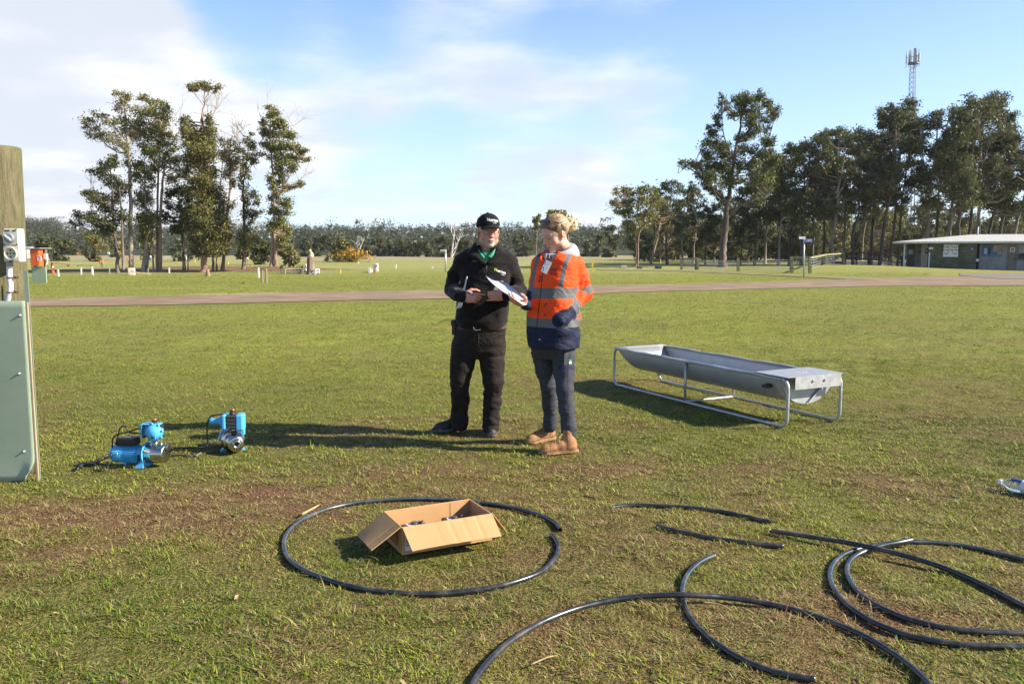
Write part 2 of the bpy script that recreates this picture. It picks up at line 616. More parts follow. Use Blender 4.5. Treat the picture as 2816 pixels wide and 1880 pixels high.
dry = g.math('MULTIPLY', g.smooth(sp.outputs[1], 105.0, 150.0), g.smooth(nE, .30, .55, .55, 1))
base = g.mix(dry, base, (.30, .255, .13))
base = g.mix(g.smooth(sp.outputs[1], 255.0, 300.0), base, (.05, .055, .022))
sp2 = g.add('ShaderNodeSeparateColor')
g.l.new(an.outputs['Color'], sp2.inputs[0])
base = g.mix(g.math('MULTIPLY', an.outputs['Alpha'], 0.0), base, (.2, .12, .06))
# bare soil bank below the left-hand trees: worn red-brown earth
def soil_spot(cx, cy, rx, ry):
    dx = g.math('POWER', g.math('DIVIDE', g.math('SUBTRACT', sp.outputs[0], cx), rx), 2)
    dy = g.math('POWER', g.math('DIVIDE', g.math('SUBTRACT', sp.outputs[1], cy), ry), 2)
    q = g.math('ADD', g.math('ADD', dx, dy), g.math('MULTIPLY', g.math('SUBTRACT', nB, .5), 2.2))
    return g.smooth(q, 1.1, .55)
earth = g.mix(g.smooth(nC, .3, .7), (.13, .072, .040), (.23, .14, .080))
for s in ((-22, 61.5, 11, 3.2), (-16.2, 57, 3.4, 1.9), (-31, 62, 7, 4), (-20.5, 57.5, 5, 1.5)):
    base = g.mix(g.math('MULTIPLY', soil_spot(*s), .9), base, earth)
sand = g.mix(g.smooth(nC, .35, .65), (.36, .29, .17), (.56, .48, .32))
for s in ((-8.2, 29.6, 1.9, .55), (-10.2, 29.2, 1.3, .35)):
    base = g.mix(g.math('MULTIPLY', soil_spot(*s), g.smooth(nC, .38, .5)), base, sand)
for s in ((-15, 27.6, 3.0, .5), (-4, 34, 4, .5), (-13, 33, 3, .6)):
    base = g.mix(g.math('MULTIPLY', soil_spot(*s), .4), base, (.33, .26, .13))
g.l.new(base, p.inputs['Base Color'])
p.inputs['Roughness'].default_value = .9
p.inputs['Specular IOR Level'].default_value = .15
hh = g.math('ADD', g.math('MULTIPLY', nD, .55), g.math('MULTIPLY', nC, .6))
hh = g.math('ADD', hh, g.math('MULTIPLY', g.noise(pos, 3.4, 5, .65), .9))
g.l.new(g.bump(hh, 1.0, .05), p.inputs['Normal'])
g.l.new(p.outputs[0], out.inputs[0])
bf = bare_field(GX, GY).reshape(-1)
ca = me.color_attributes.new('Col', 'FLOAT_COLOR', 'POINT')
cc = np.ones((len(bf), 4), dtype=np.float32)
cc[:, :3] = bf[:, None]
ca.data.foreach_set('color', cc.ravel())
ground = link_mesh('ground', me, None, (0, 0, 0), [MG])
tag(ground, kind='structure')

MROAD = mat('dirt_road', (.205, .135, .076), .95, var=.20, vscale=.9, second=(.27, .185, .112), sscale=.4, bump=.5, bscale=14)
MTRACK = mat('worn_track', (.235, .165, .090), .95, var=.2, vscale=1.0, second=(.20, .19, .06), sscale=.45, second_amt=.8, bump=.5, bscale=8)
MPAVE = mat('grey_gravel', (.19, .155, .115), .95, var=.15, vscale=1.5, bump=.4, bscale=10)
def strip(name, upper, lower, m, off, jag=.12, n=140, sx=1.0):
    """a track given by its far and near edge as (u, v) pixels on the ground"""
    def resample(pts):
        w_ = [G(u, v)[:2] for u, v in pts]
        c = catmull(w_, 24)
        c = np.array(c)
        L = np.concatenate([[0], np.cumsum(np.linalg.norm(np.diff(c, axis=0), axis=1))])
        t = np.linspace(0, L[-1], n)
        return np.stack([np.interp(t, L, c[:, k]) for k in (0, 1)], -1)
    a, b = resample(upper), resample(lower)
    for e, sd in ((a, 1), (b, 2)):
        e[:, 1] += jag * fbm2(e[:, 0] * .9 * sx, e[:, 1] * .9, 40 + sd, 3)
    rows = []
    K = 7
    for k in range(K):
        q = a + (b - a) * (k / (K - 1))
        z = ground_z(q[:, 0], q[:, 1]) + off
        rows.append([(x, y, zz) for (x, y), zz in zip(q, z)])
    o = MB().sheet(rows).build(name, m, fix=False)
    return tag(o, kind='structure')
strip('dirt_road', [(-500, 833), (100, 823), (500, 813), (900, 804), (1300, 797), (1700, 785), (2100, 776), (2450, 765), (2900, 755), (3300, 748)],
      [(-500, 856), (100, 844), (500, 838), (900, 828), (1300, 820), (1700, 806), (2100, 795), (2450, 787), (2900, 785), (3300, 782)], MROAD, .018, .22)
strip('worn_track', [(1640, 741), (1850, 743), (2100, 752), (2300, 760), (2420, 766)], [(1640, 743.5), (1850, 747), (2100, 757), (2300, 767), (2420, 773)], MTRACK, .03, .25)
strip('grey_forecourt', [(2640, 752), (2750, 752), (2900, 750)], [(2640, 758), (2750, 767), (2900, 768)], MPAVE, .03, .12)

ROAD_U = [-500, 100, 500, 900, 1300, 1700, 2100, 2450, 2900, 3300]
ROAD_A = [833, 823, 813, 804, 797, 785, 776, 765, 755, 748]
ROAD_B = [856, 844, 838, 828, 820, 806, 795, 787, 785, 782]
def make_grass():
    parts_v, parts_c, far_v, far_c = [], [], [], []
    tri_total = 0
    r = np.random.default_rng(3)
    bands = ((2.2, 3.4, 30000, 1.0), (3.4, 5.0, 24000, 1.0), (5.0, 7.5, 13000, 1.2), (7.5, 11.5, 7000, 1.5), (11.5, 18.5, 2400, 1.9), (18.5, 26, 900, 2.5), (26, 40, 330, 3.4), (40, 56, 110, 4.6))
    for y0, y1, dens, sz in bands:
        wmax = lambda y: .68 * y + .9
        area = (y1 - y0) * (wmax(y0) + wmax(y1))
        n = int(dens * area)
        y = np.sqrt(r.random(n) * (y1 ** 2 - y0 ** 2) + y0 ** 2)
        x = (r.random(n) * 2 - 1) * wmax(y)
        bf = bare_field(x, y)
        tuft = np.clip(.5 + .65 * fbm2(x * 5.5, y * 5.5, 31, 2) + .75 * vnoise3(x * 17, y * 17, .6, 35), 0, 1.5)      # tussocky growth
        keep = r.random(n) < np.clip((1.12 - .55 * bf) * (.22 + 1.05 * tuft), .04, 1)
        pu, pv = project(np.stack([x, y, np.zeros(n)], -1))
        on_road = (pv > np.interp(pu, ROAD_U, ROAD_A) - 2) & (pv < np.interp(pu, ROAD_U, ROAD_B) + 2)
        keep &= ~on_road & ~((pu > 2560) & (pv < 772) & (pv > 750))
        x, y, bf, tuft = x[keep], y[keep], bf[keep], tuft[keep]
        bx = (x + .30) * .891 + (y - 4.08) * .454
        by = -(x + .30) * .454 + (y - 4.08) * .891
        ok = ~((abs(x + .38) < .42) & (abs(y - 4.12) < .26) & (np.hypot(x + .38, y - 4.12) < .22))
        x, y, bf, tuft = x[ok], y[ok], bf[ok], tuft[ok]
        n = len(x)
        az = r.random(n) * 2 * math.pi
        lean = np.radians(38 + 48 * r.random(n) ** .7)
        kind = r.random(n)
        straw = kind < (.20 + .72 * bf + .16 * np.clip(fbm2(x * 3.1, y * 3.6, 52, 2), 0, 1) + .10 * (fbm2(x * 1.1, y * 1.1, 50, 2) > .25))
        L = sz ** .6 * (.012 + .021 * r.random(n) ** 1.3) * (.45 + .95 * tuft)
        L = np.where(straw, L * 1.45, L)
        lean = np.where(straw, np.radians(66 + 22 * r.random(n)), lean)
        long_ = r.random(n) < .012
        L = np.where(long_, L * 2.2, L)
        wd = sz * (.0013 + .0014 * r.random(n))
        z = ground_z(x, y) - .002
        dirx, diry = np.cos(az), np.sin(az)
        tx, ty, tz = np.sin(lean) * dirx * L, np.sin(lean) * diry * L, np.cos(lean) * L
        px, py = -diry * wd, dirx * wd
        b0 = np.stack([x - px, y - py, z], -1)
        b1 = np.stack([x + px, y + py, z], -1)
        m = .55
        mz = tz * m * 1.25
        m0 = np.stack([x + tx * m * .8 - px * .8, y + ty * m * .8 - py * .8, z + mz], -1)
        m1 = np.stack([x + tx * m * .8 + px * .8, y + ty * m * .8 + py * .8, z + mz], -1)
        t = np.stack([x + tx, y + ty, z + tz], -1)
        fine = y0 < 7
        (parts_v if fine else far_v).append(np.stack([b0, b1, m1, m0, t] if fine else [b0, b1, t], 1).reshape(-1, 3))
        hue = np.clip(.5 + .5 * fbm2(x * .8, y * .8, 61, 3) + .25 * r.normal(size=n), 0, 1)[:, None]
        c = np.array((.135, .185, .020)) * (1 - hue) + np.array((.375, .390, .046)) * hue
        c = np.where((r.random(n) < .22)[:, None], np.array((.120, .175, .042)), c)
        st = np.array((.46, .345, .15)) * (.5 + .6 * r.random(n)[:, None])
        rd = np.array((.215, .115, .050)) * (.6 + .8 * r.random(n)[:, None])
        st = np.where((r.random(n) < .32)[:, None], rd, st)
        c = np.where(straw[:, None], st, c)
        c = c * (.75 + .5 * r.random((n, 1)))
        (parts_c if fine else far_c).append(np.repeat(c, 5 if fine else 3, axis=0))
    v, fv = np.concatenate(parts_v), np.concatenate(far_v)
    n = len(v) // 5
    b = np.arange(n) * 5
    quads = np.stack([b, b + 1, b + 2, b + 3], -1)
    tris = np.concatenate([np.stack([b + 3, b + 2, b + 4], -1), len(v) + np.arange(len(fv)).reshape(-1, 3)])
    v = np.concatenate([v, fv])
    c = np.concatenate([np.concatenate(parts_c), np.concatenate(far_c)])
    me = np_mesh('grass', v, quads, tris, c, smooth=False)
    mg = mat('grass_blade', attr=True, rough=.55, var=0, spec=.3, translucent=.28)
    o = link_mesh('grass', me, None, (0, 0, 0), [mg])
    tag(o, 'short grazed grass with dry stalks covering the paddock', 'grass', kind='stuff')
    print('grass blades', n)
make_grass()

# dry leaves, dung crumbs and clods lying in the turf
def make_litter():
    r = np.random.default_rng(8)
    vs, qs, cs = [], [], []
    for i in range(260):
        y = 2.6 + 11 * r.random() ** 1.6
        x = (r.random() * 2 - 1) * (.66 * y + .5)
        z = float(ground_z(x, y)) + .012
        L, W = .006 + .015 * r.random(), .003 + .006 * r.random()
        a, tl = r.random() * 6.28, r.normal() * .4
        d = np.array((math.cos(a), math.sin(a), tl)) * L
        s = np.array((-math.sin(a), math.cos(a), r.normal() * .4)) * W
        c0 = np.array((x, y, z))
        n = len(vs)
        vs += [c0 - d, c0 - s * .8 + (0, 0, .006), c0 + d, c0 + s]
        qs.append((n, n + 1, n + 2, n + 3))
        col = [(.36, .24, .12), (.20, .10, .05), (.34, .27, .17), (.13, .07, .04)][r.integers(4)]
        cs += [col] * 4
    me = np_mesh('leaf_litter', vs, qs, None, np.array(cs))
    o = link_mesh('leaf_litter', me, None, (0, 0, 0), [mat('dry_leaf', attr=True, rough=.8, var=0)])
    tag(o, 'scattered dry leaf scraps lying over the grass', 'leaf litter', kind='stuff')
make_litter()
# ------------------------------------------------------------------ trees
MLEAF = mat('gum_leaf', attr=True, rough=.5, var=0, spec=.35, translucent=.30)
MBARK = mat('gum_bark', (.20, .155, .12), .85, var=.4, vscale=.9, stretch=(3, 3, .35), second=(.33, .26, .20), sscale=.8, second_amt=.4, bump=.6, bscale=8)
MBARKP = mat('pale_gum_bark', (.36, .26, .185), .8, var=.4, vscale=.8, stretch=(3, 3, .3), second=(.19, .10, .06), sscale=.6, second_amt=.55, bump=.4, bscale=8)
MBARKD = mat('dark_bark', (.085, .062, .05), .9, var=.4, vscale=1.0, stretch=(3, 3, .35), second=(.19, .14, .11), sscale=.9, second_amt=.4, bump=.7, bscale=8)
MDEAD = mat('dead_wood', (.50, .45, .40), .85, var=.25, vscale=1.0, stretch=(3, 3, .4))
OLIVE = ((0.0961, 0.1131, 0.0284), (0.168, 0.1817, 0.0426), (0.2761, 0.2422, 0.0639), (0.1441, 0.1412, 0.0598))
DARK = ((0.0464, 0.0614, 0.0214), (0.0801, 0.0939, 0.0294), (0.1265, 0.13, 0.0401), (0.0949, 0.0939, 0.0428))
GREYG = ((0.1379, 0.1345, 0.0539), (0.2131, 0.1976, 0.0748), (0.3134, 0.2628, 0.0987), (0.1755, 0.1576, 0.0748))
RUSTY = ((0.1505, 0.1185, 0.0363), (0.2508, 0.1877, 0.0489), (0.351, 0.2172, 0.0629), (0.1254, 0.1185, 0.035))

def leaf_mass(centres, radii, counts, size, pal, r, droop=.5, flat=.75):
    """leaf sprays scattered through many small clumps: returns verts, quads, colours"""
    cs = np.repeat(np.asarray(centres, float), counts, axis=0)
    rs = np.repeat(np.asarray(radii, float), counts, axis=0)
    n = len(cs)
    d = r.normal(size=(n, 3))
    d /= np.linalg.norm(d, axis=1)[:, None]
    rad = np.abs(r.normal(size=n)) * .42 + .45 * r.random(n) ** .6
    off = d * rad[:, None] * rs * 1.05
    off[:, 2] = np.where(off[:, 2] < 0, off[:, 2] * flat * 1.15, off[:, 2])
    p = cs + off
    # sprays hang outwards and down
    a = r.normal(size=(n, 3)) + d * .7
    a[:, 2] -= droop
    a /= np.linalg.norm(a, axis=1)[:, None]
    b = np.cross(a, r.normal(size=(n, 3)))
    b /= np.linalg.norm(b, axis=1)[:, None] + 1e-6
    L = size * (.6 + .8 * r.random(n))[:, None]
    W = L * (.28 + .22 * r.random(n))[:, None]
    v = np.stack([p - a * L, p + b * W - a * L * .1, p + a * L, p - b * W + a * L * .12], 1).reshape(-1, 3)
    q = np.arange(n * 4).reshape(n, 4)
    pal = np.asarray(pal)
    ccol = np.repeat(r.random(len(counts)), counts)
    k = np.clip((ccol * .6 + r.random(n) * .6) * len(pal), 0, len(pal) - 1).astype(int)
    col = pal[k] * (.75 + .5 * r.random((n, 1)))
    return v, q, np.repeat(col, 4, axis=0)

def build_tree(name, label, group, base, limbs, clumps, leaf, pal, bark, per=170, seed=0, twigs=0, twig_pts=None, cat='tree', branch_r=.045, flare=True):
    """limbs: list of (path of 3-D points, r0, r1); clumps: list of (centre, (rx, ry, rz))"""
    r = np.random.default_rng(seed)
    t = thing(name, label, cat, base, group)
    m = MB()
    spine = []
    for path, r0, r1 in limbs:
        pts = catmull(path, 5)
        n = len(pts)
        rad = [r0 + (r1 - r0) * (i / (n - 1)) ** .8 for i in range(n)]
        if flare and path is limbs[0][0]:
            rad[0] *= 1.45
            rad[1] *= 1.12
        jit = r.normal(size=(n, 3)) * r0 * .12
        jit[0] = 0
        m.tube([np.asarray(p_) + j for p_, j in zip(pts, jit)], rad, 8)
        spine += [(np.asarray(p_), q) for p_, q in zip(pts, rad)]
    sp_ = np.array([s for s, _ in spine])
    for c, rr in clumps:
        c = np.asarray(c, float)
        # the limb that feeds this clump leaves the nearest wood below it
        d = np.linalg.norm((sp_ - c) * (1, 1, .8), axis=1) + np.where(sp_[:, 2] > c[2] - rr[2] * .3, 3.0, 0) + np.where(sp_[:, 2] < base[2] + .9, 4, 0)
        k = int(np.argmin(d))
        a = sp_[k]
        L = np.linalg.norm(c - a)
        if L < .25:
            continue
        mid = a * .45 + c * .55 + r.normal(size=3) * L * .09 - np.array((0, 0, L * .08))
        pts = catmull([a, mid, c], 4)
        r0 = min(spine[k][1] * .7, branch_r * (.6 + .25 * L))
        m.tube(pts, list(np.linspace(r0, r0 * .3, len(pts))), 5)
        for _ in range(2):
            e = c + r.normal(size=3) * np.asarray(rr) * .6
            m.tube([pts[len(pts) // 2], (pts[-1] + e) / 2, e], [r0 * .45, r0 * .3, r0 * .12], 4)
    for _ in range(twigs):
        src = np.asarray(twig_pts[r.integers(len(twig_pts))], float) if twig_pts else sp_[r.integers(len(sp_) // 2, len(sp_))]
        dirv = np.array((r.normal() * .7, r.normal() * .5, .6 + r.random()))
        dirv /= np.linalg.norm(dirv)
        L = .7 + 1.0 * r.random()
        q1 = src + dirv * L * .5 + r.normal(size=3) * .12
        q2 = q1 + (dirv + r.normal(size=3) * .4) * L * .5
        m.tube([src, q1, q2], [.014, .010, .005], 4)
        for _k in range(3):
            e = q1 + (dirv + r.normal(size=3) * .7) * L * .45
            m.tube([q1, (q1 + e) / 2 + r.normal(size=3) * .05, e], [.008, .006, .004], 3)
    m.build('trunk', bark, t, fix=False)
    if clumps:
        cs = [c for c, _ in clumps]
        rs = [q for _, q in clumps]
        area = np.array([(a * b + b * c + a * c) / 3 for a, b, c in rs])
        cnt = np.maximum(12, (1.7 * per * area / (leaf * leaf * 8)).astype(int))
        v, q, col = leaf_mass(cs, rs, cnt, leaf, pal, r)
        me = np_mesh('crown', v - np.asarray(base, float), q, None, col)
        link_mesh('crown', me, t, None, [MLEAF])
    return t

def split_clumps(cl, r, n=4, spread=.62, small=.60):
    """each sketched clump becomes a few smaller ones so that outlines stay ragged"""
    o = []
    for c, rr in cl:
        rr = np.asarray(rr, float)
        for _ in range(n):
            d = r.normal(size=3)
            d /= np.linalg.norm(d)
            o.append((np.asarray(c) + d * rr * spread * (.35 + .75 * r.random()), rr * small * (.65 + .6 * r.random())))
    return o

def sketch_tree(name, label, group, view, depth, limbs, clumps, leaf=.082, pal=OLIVE, bark=None, per=20, seed=0, deep=.55, n=4, twigs=4, twig_uv=None, **kw):
    """limbs/clumps written in the coordinates of a zoomed view (scale, u0, v0) and set at their real distance"""
    s, u0, v0 = view
    r = np.random.default_rng(seed + 100)
    cv_ = lambda x, y, dd=0.0: P(u0 + x / s, v0 + y / s, depth + dd)
    mpp = depth / FPX / s * 1.01
    base = cv_(*limbs[0][0][0])
    gz = float(ground_z(base[0], base[1]))
    L = []
    for i, (path, w0, w1) in enumerate(limbs):
        dd = 0 if i == 0 else r.normal() * .35
        pts = [cv_(x, y, dd * min(1, j) + r.normal() * .06 * j) for j, (x, y) in enumerate(path)]
        if i == 0:
            pts[0] = np.array((pts[0][0], pts[0][1], gz - .15))
        L.append((pts, w0 / 2 * mpp, w1 / 2 * mpp))
    C = []
    for x, y, rx, ry in clumps:
        rr = np.array((rx * 1.26, (rx + ry) / 2 * 1.2, ry * 1.42)) * mpp
        C.append((cv_(x, y, r.normal() * deep), rr))
    C = split_clumps(C, r, n + 2, .80, .66)
    tp = [cv_(x, y, r.normal() * .4) for x, y in twig_uv] if twig_uv else None
    return build_tree(name, label, group, (base[0], base[1], gz), L, C, leaf, pal, bark or MBARK, per, seed, twigs, tp, **kw)

VL = (2.703, 180, 200)
GL = 'gum trees in the clump on the bare bank'
sketch_tree('gum_tree', 'tall grey gum with long bare trunk and a limb sweeping to the left', GL, VL, 57.0,
    [([(490, 1492), (487, 1300), (483, 1000), (478, 750), (465, 560), (450, 400), (440, 250), (430, 165)], 38, 10), ([(468, 600), (390, 590), (300, 530), (200, 420), (150, 380)], 12, 4), ([(460, 520), (380, 420), (300, 330)], 9, 4), ([(440, 300), (370, 240), (300, 220)], 5, 2)],
    [(390, 155, 40, 25), (450, 165, 45, 25), (420, 200, 40, 25), (470, 215, 40, 28), (175, 340, 50, 32), (150, 395, 32, 22), (225, 430, 60, 32), (265, 320, 55, 28), (340, 370, 60, 34), (300, 480, 60, 34), (370, 520, 50, 40), (410, 370, 60, 45), (440, 560, 55, 50), (470, 640, 55, 50), (420, 450, 50, 40), (490, 440, 45, 60), (240, 470, 50, 25), (400, 260, 40, 30)],
    pal=GREYG, seed=1, per=15, twigs=7, twig_uv=[(330, 260), (350, 230), (200, 500), (480, 330), (300, 560)])
sketch_tree('gum_tree', 'twin pale trunks with orange brown bark and a broad olive crown', GL, VL, 58.2,
    [([(705, 1495), (705, 1250), (706, 1050), (720, 850), (730, 740), (745, 640), (770, 500)], 32, 7), ([(682, 1480), (680, 1200), (684, 1000), (690, 750), (705, 550), (720, 400), (640, 250), (600, 200)], 22, 6), ([(728, 760), (780, 715), (830, 690)], 9, 4), ([(720, 480), (700, 330), (740, 260)], 9, 3)],
    [(575, 185, 42, 22), (620, 200, 45, 28), (660, 225, 50, 28), (725, 240, 36, 25), (765, 258, 18, 16), (620, 290, 85, 40), (700, 300, 70, 50), (700, 370, 65, 55), (570, 330, 45, 45), (720, 430, 45, 55), (560, 420, 55, 55), (640, 430, 80, 45), (510, 420, 45, 70), (680, 500, 65, 50), (600, 550, 60, 60), (650, 610, 60, 50), (775, 450, 42, 22), (820, 475, 32, 20), (795, 545, 55, 32), (770, 610, 60, 40), (830, 640, 60, 38), (880, 690, 50, 40), (750, 680, 45, 55), (850, 740, 45, 28)],
    pal=OLIVE, bark=MBARKP, seed=2, per=17, twigs=5, twig_uv=[(800, 400), (830, 380), (760, 480), (850, 560)])
sketch_tree('gum_tree', 'dark green gum leaning left with layered crown, lowest of the clump', GL, VL, 56.0,
    [([(392, 1458), (375, 1300), (360, 1150), (350, 900), (340, 780), (330, 700)], 30, 7), ([(430, 1462), (422, 1200), (412, 1000), (400, 850)], 24, 7), ([(360, 1160), (280, 1120), (180, 1090), (100, 1070)], 9, 4), ([(350, 950), (270, 900), (170, 900)], 8, 4)],
    [(330, 670, 60, 35), (370, 650, 40, 30), (225, 735, 52, 26), (275, 700, 52, 32), (300, 770, 50, 35), (350, 810, 55, 35), (165, 905, 52, 26), (240, 905, 70, 38), (300, 960, 75, 45), (400, 920, 60, 60), (340, 1040, 75, 45), (425, 1070, 45, 70), (110, 1060, 55, 32), (195, 1065, 65, 35), (200, 1110, 60, 35), (270, 1120, 75, 45), (350, 1150, 55, 40), (85, 1110, 45, 26), (430, 830, 45, 40), (300, 1180, 50, 40)],
    pal=DARK, bark=MBARKD, seed=3, per=22)
sketch_tree('gum_tree', 'slender gum clothed low in olive leaves between the pale trunks', GL, VL, 57.6,
    [([(575, 1480), (590, 1350), (605, 1250), (600, 1050), (590, 880), (590, 750)], 34, 7), ([(600, 1482), (620, 1350), (640, 1230), (630, 1050)], 24, 6), ([(655, 1480), (650, 1350), (648, 1250)], 18, 6)],
    [(580, 700, 60, 50), (640, 720, 50, 45), (560, 780, 50, 50), (620, 800, 50, 45), (590, 900, 50, 50), (610, 960, 50, 55), (600, 1060, 60, 55), (625, 1120, 55, 55), (600, 1190, 55, 50), (590, 1230, 36, 30), (560, 1080, 38, 60), (640, 1060, 40, 50), (540, 920, 36, 45)],
    pal=OLIVE, bark=MBARK, seed=4, per=22)
sketch_tree('gum_tree', 'small dark gum in shade with thin straight trunk and round crown', GL, VL, 59.5,
    [([(882, 1492), (872, 1200), (852, 1000), (832, 830)], 22, 6), ([(912, 1490), (910, 1350), (905, 1250)], 10, 5)],
    [(790, 805, 48, 36), (850, 870, 65, 40), (800, 910, 55, 45), (880, 930, 55, 55), (765, 990, 45, 40), (850, 1030, 55, 50), (900, 1080, 45, 60), (770, 1110, 48, 42), (820, 1150, 55, 42), (740, 1060, 40, 35), (920, 1010, 45, 60)],
    pal=DARK, bark=MBARKD, seed=5, per=18)
sketch_tree('gum_tree', 'dense leafy column of a gum with a flat tuft high above it', GL, VL, 57.2,
    [([(1030, 1495), (1028, 1370), (1015, 1000), (1005, 700), (1018, 400), (1016, 330), (1030, 240), (1040, 190)], 56, 5), ([(1030, 250), (980, 180), (935, 120)], 5, 2), ([(1035, 240), (1080, 170), (1110, 130)], 5, 2), ([(1035, 215), (1035, 150), (1000, 110)], 4, 2), ([(1040, 560), (1065, 430), (1062, 340)], 14, 6), ([(1062, 380), (1110, 290), (1150, 240)], 4, 2)],
    [(930, 105, 30, 20), (985, 95, 45, 22), (1045, 92, 50, 20), (1100, 120, 40, 22), (1030, 118, 45, 16), (965, 122, 30, 16), (905, 370, 52, 38), (870, 420, 36, 32), (955, 420, 70, 45), (960, 480, 85, 50), (920, 520, 60, 45), (1062, 360, 30, 45), (1070, 450, 55, 55), (1085, 530, 50, 60), (985, 570, 85, 55), (1040, 630, 85, 60), (935, 640, 48, 45), (990, 710, 90, 55), (1075, 740, 52, 60), (900, 740, 42, 36), (1000, 800, 85, 45), (985, 880, 85, 50), (1060, 900, 60, 60), (1000, 970, 85, 60), (1085, 970, 75, 65), (950, 1060, 55, 65), (1040, 1070, 85, 65), (1130, 1060, 65, 75), (970, 1160, 75, 65), (1080, 1170, 85, 65), (1175, 1120, 40, 55), (985, 1260, 75, 60), (1090, 1270, 85, 60), (1175, 1200, 45, 50), (1040, 1320, 75, 40), (1160, 1300, 50, 45)],
    pal=OLIVE[1:] + RUSTY[:1], bark=MBARKP, seed=6, per=26, n=5, twigs=13, twig_uv=[(1060, 320), (1100, 300), (1120, 270), (950, 300), (1090, 380), (980, 190), (1080, 190)])
sketch_tree('gum_tree', 'thin crowned pale gum with bare twigs behind the leafy column', GL, VL, 58.8,
    [([(1168, 1492), (1185, 1250), (1205, 1050), (1222, 900), (1230, 700), (1222, 560), (1240, 470)], 28, 6), ([(1125, 1485), (1128, 1300), (1150, 900), (1165, 700), (1190, 540)], 18, 5), ([(1098, 1485), (1098, 1300)], 20, 16)],
    [(1200, 590, 55, 50), (1245, 640, 55, 50), (1190, 530, 42, 40), (1240, 730, 50, 55), (1185, 710, 36, 55), (1265, 525, 45, 32), (1300, 570, 36, 34), (1150, 880, 48, 45), (1235, 820, 36, 35), (1285, 690, 36, 45), (1150, 620, 28, 45), (1170, 960, 45, 50), (1235, 980, 36, 36), (1180, 1150, 45, 60), (1200, 1260, 50, 55), (1150, 1200, 50, 60)],
    pal=GREYG, bark=MBARKP, seed=7, per=13, twigs=15, twig_uv=[(1200, 480), (1160, 500), (1240, 450), (1260, 480), (1280, 500), (1140, 560), (1210, 520), (1300, 540)])
sketch_tree('gum_tree', 'narrow gum with open tiers of leaves, second from the right of the clump', GL, VL, 58.0,
    [([(1325, 1485), (1332, 1250), (1326, 1000), (1322, 850), (1340, 700), (1372, 480)], 30, 5), ([(1330, 1080), (1380, 1000), (1420, 920)], 8, 3), ([(1345, 720), (1400, 640), (1430, 600)], 7, 3)],
    [(1380, 470, 34, 24), (1350, 520, 36, 34), (1400, 560, 38, 34), (1430, 610, 36, 26), (1340, 620, 45, 42), (1400, 670, 38, 34), (1320, 690, 45, 42), (1340, 760, 36, 42), (1320, 820, 34, 50), (1312, 890, 26, 40), (1400, 900, 46, 32), (1430, 960, 36, 26), (1350, 960, 36, 34), (1420, 1030, 36, 32), (1330, 1040, 45, 36), (1390, 1090, 45, 36), (1335, 1200, 52, 50), (1320, 1280, 52, 50), (1385, 1240, 52, 50), (1330, 1340, 40, 32)],
    pal=OLIVE, bark=MBARKD, seed=8, per=16, twigs=9, twig_uv=[(1330, 480), (1300, 520), (1420, 720), (1440, 680), (1340, 450)])
sketch_tree('gum_tree', 'tall narrow twin stemmed gum standing apart at the right end of the clump', GL, VL, 57.0,
    [([(1530, 1485), (1540, 1250), (1552, 1000), (1545, 800), (1530, 600), (1525, 400), (1525, 260)], 26, 6), ([(1562, 1482), (1556, 1300), (1553, 1150)], 32, 20), ([(1548, 880), (1640, 810), (1740, 640), (1800, 650)], 9, 3), ([(1540, 700), (1640, 580), (1740, 570)], 8, 3)],
    [(1525, 265, 36, 28), (1582, 295, 28, 17), (1530, 325, 36, 34), (1480, 375, 36, 32), (1560, 375, 65, 38), (1620, 375, 42, 32), (1490, 440, 45, 42), (1580, 460, 75, 48), (1680, 470, 48, 32), (1500, 540, 45, 45), (1590, 550, 75, 48), (1690, 560, 55, 32), (1750, 580, 48, 26), (1550, 630, 55, 52), (1640, 640, 65, 42), (1740, 640, 55, 25), (1800, 650, 26, 14), (1580, 720, 55, 52), (1660, 700, 55, 34), (1540, 790, 36, 45), (1610, 790, 55, 42), (1730, 835, 46, 20), (1690, 850, 30, 16), (1560, 870, 48, 42), (1640, 850, 28, 32), (1560, 950, 55, 42), (1635, 980, 55, 42), (1540, 1040, 36, 42), (1610, 1060, 55, 42), (1530, 1140, 55, 42), (1590, 1160, 55, 45), (1640, 1210, 36, 45), (1600, 1250, 45, 40)],
    pal=OLIVE, bark=MBARKP, seed=9, per=24, twigs=11, twig_uv=[(1450, 330), (1470, 380), (1690, 400), (1740, 800), (1780, 760), (1650, 430), (1500, 250)])

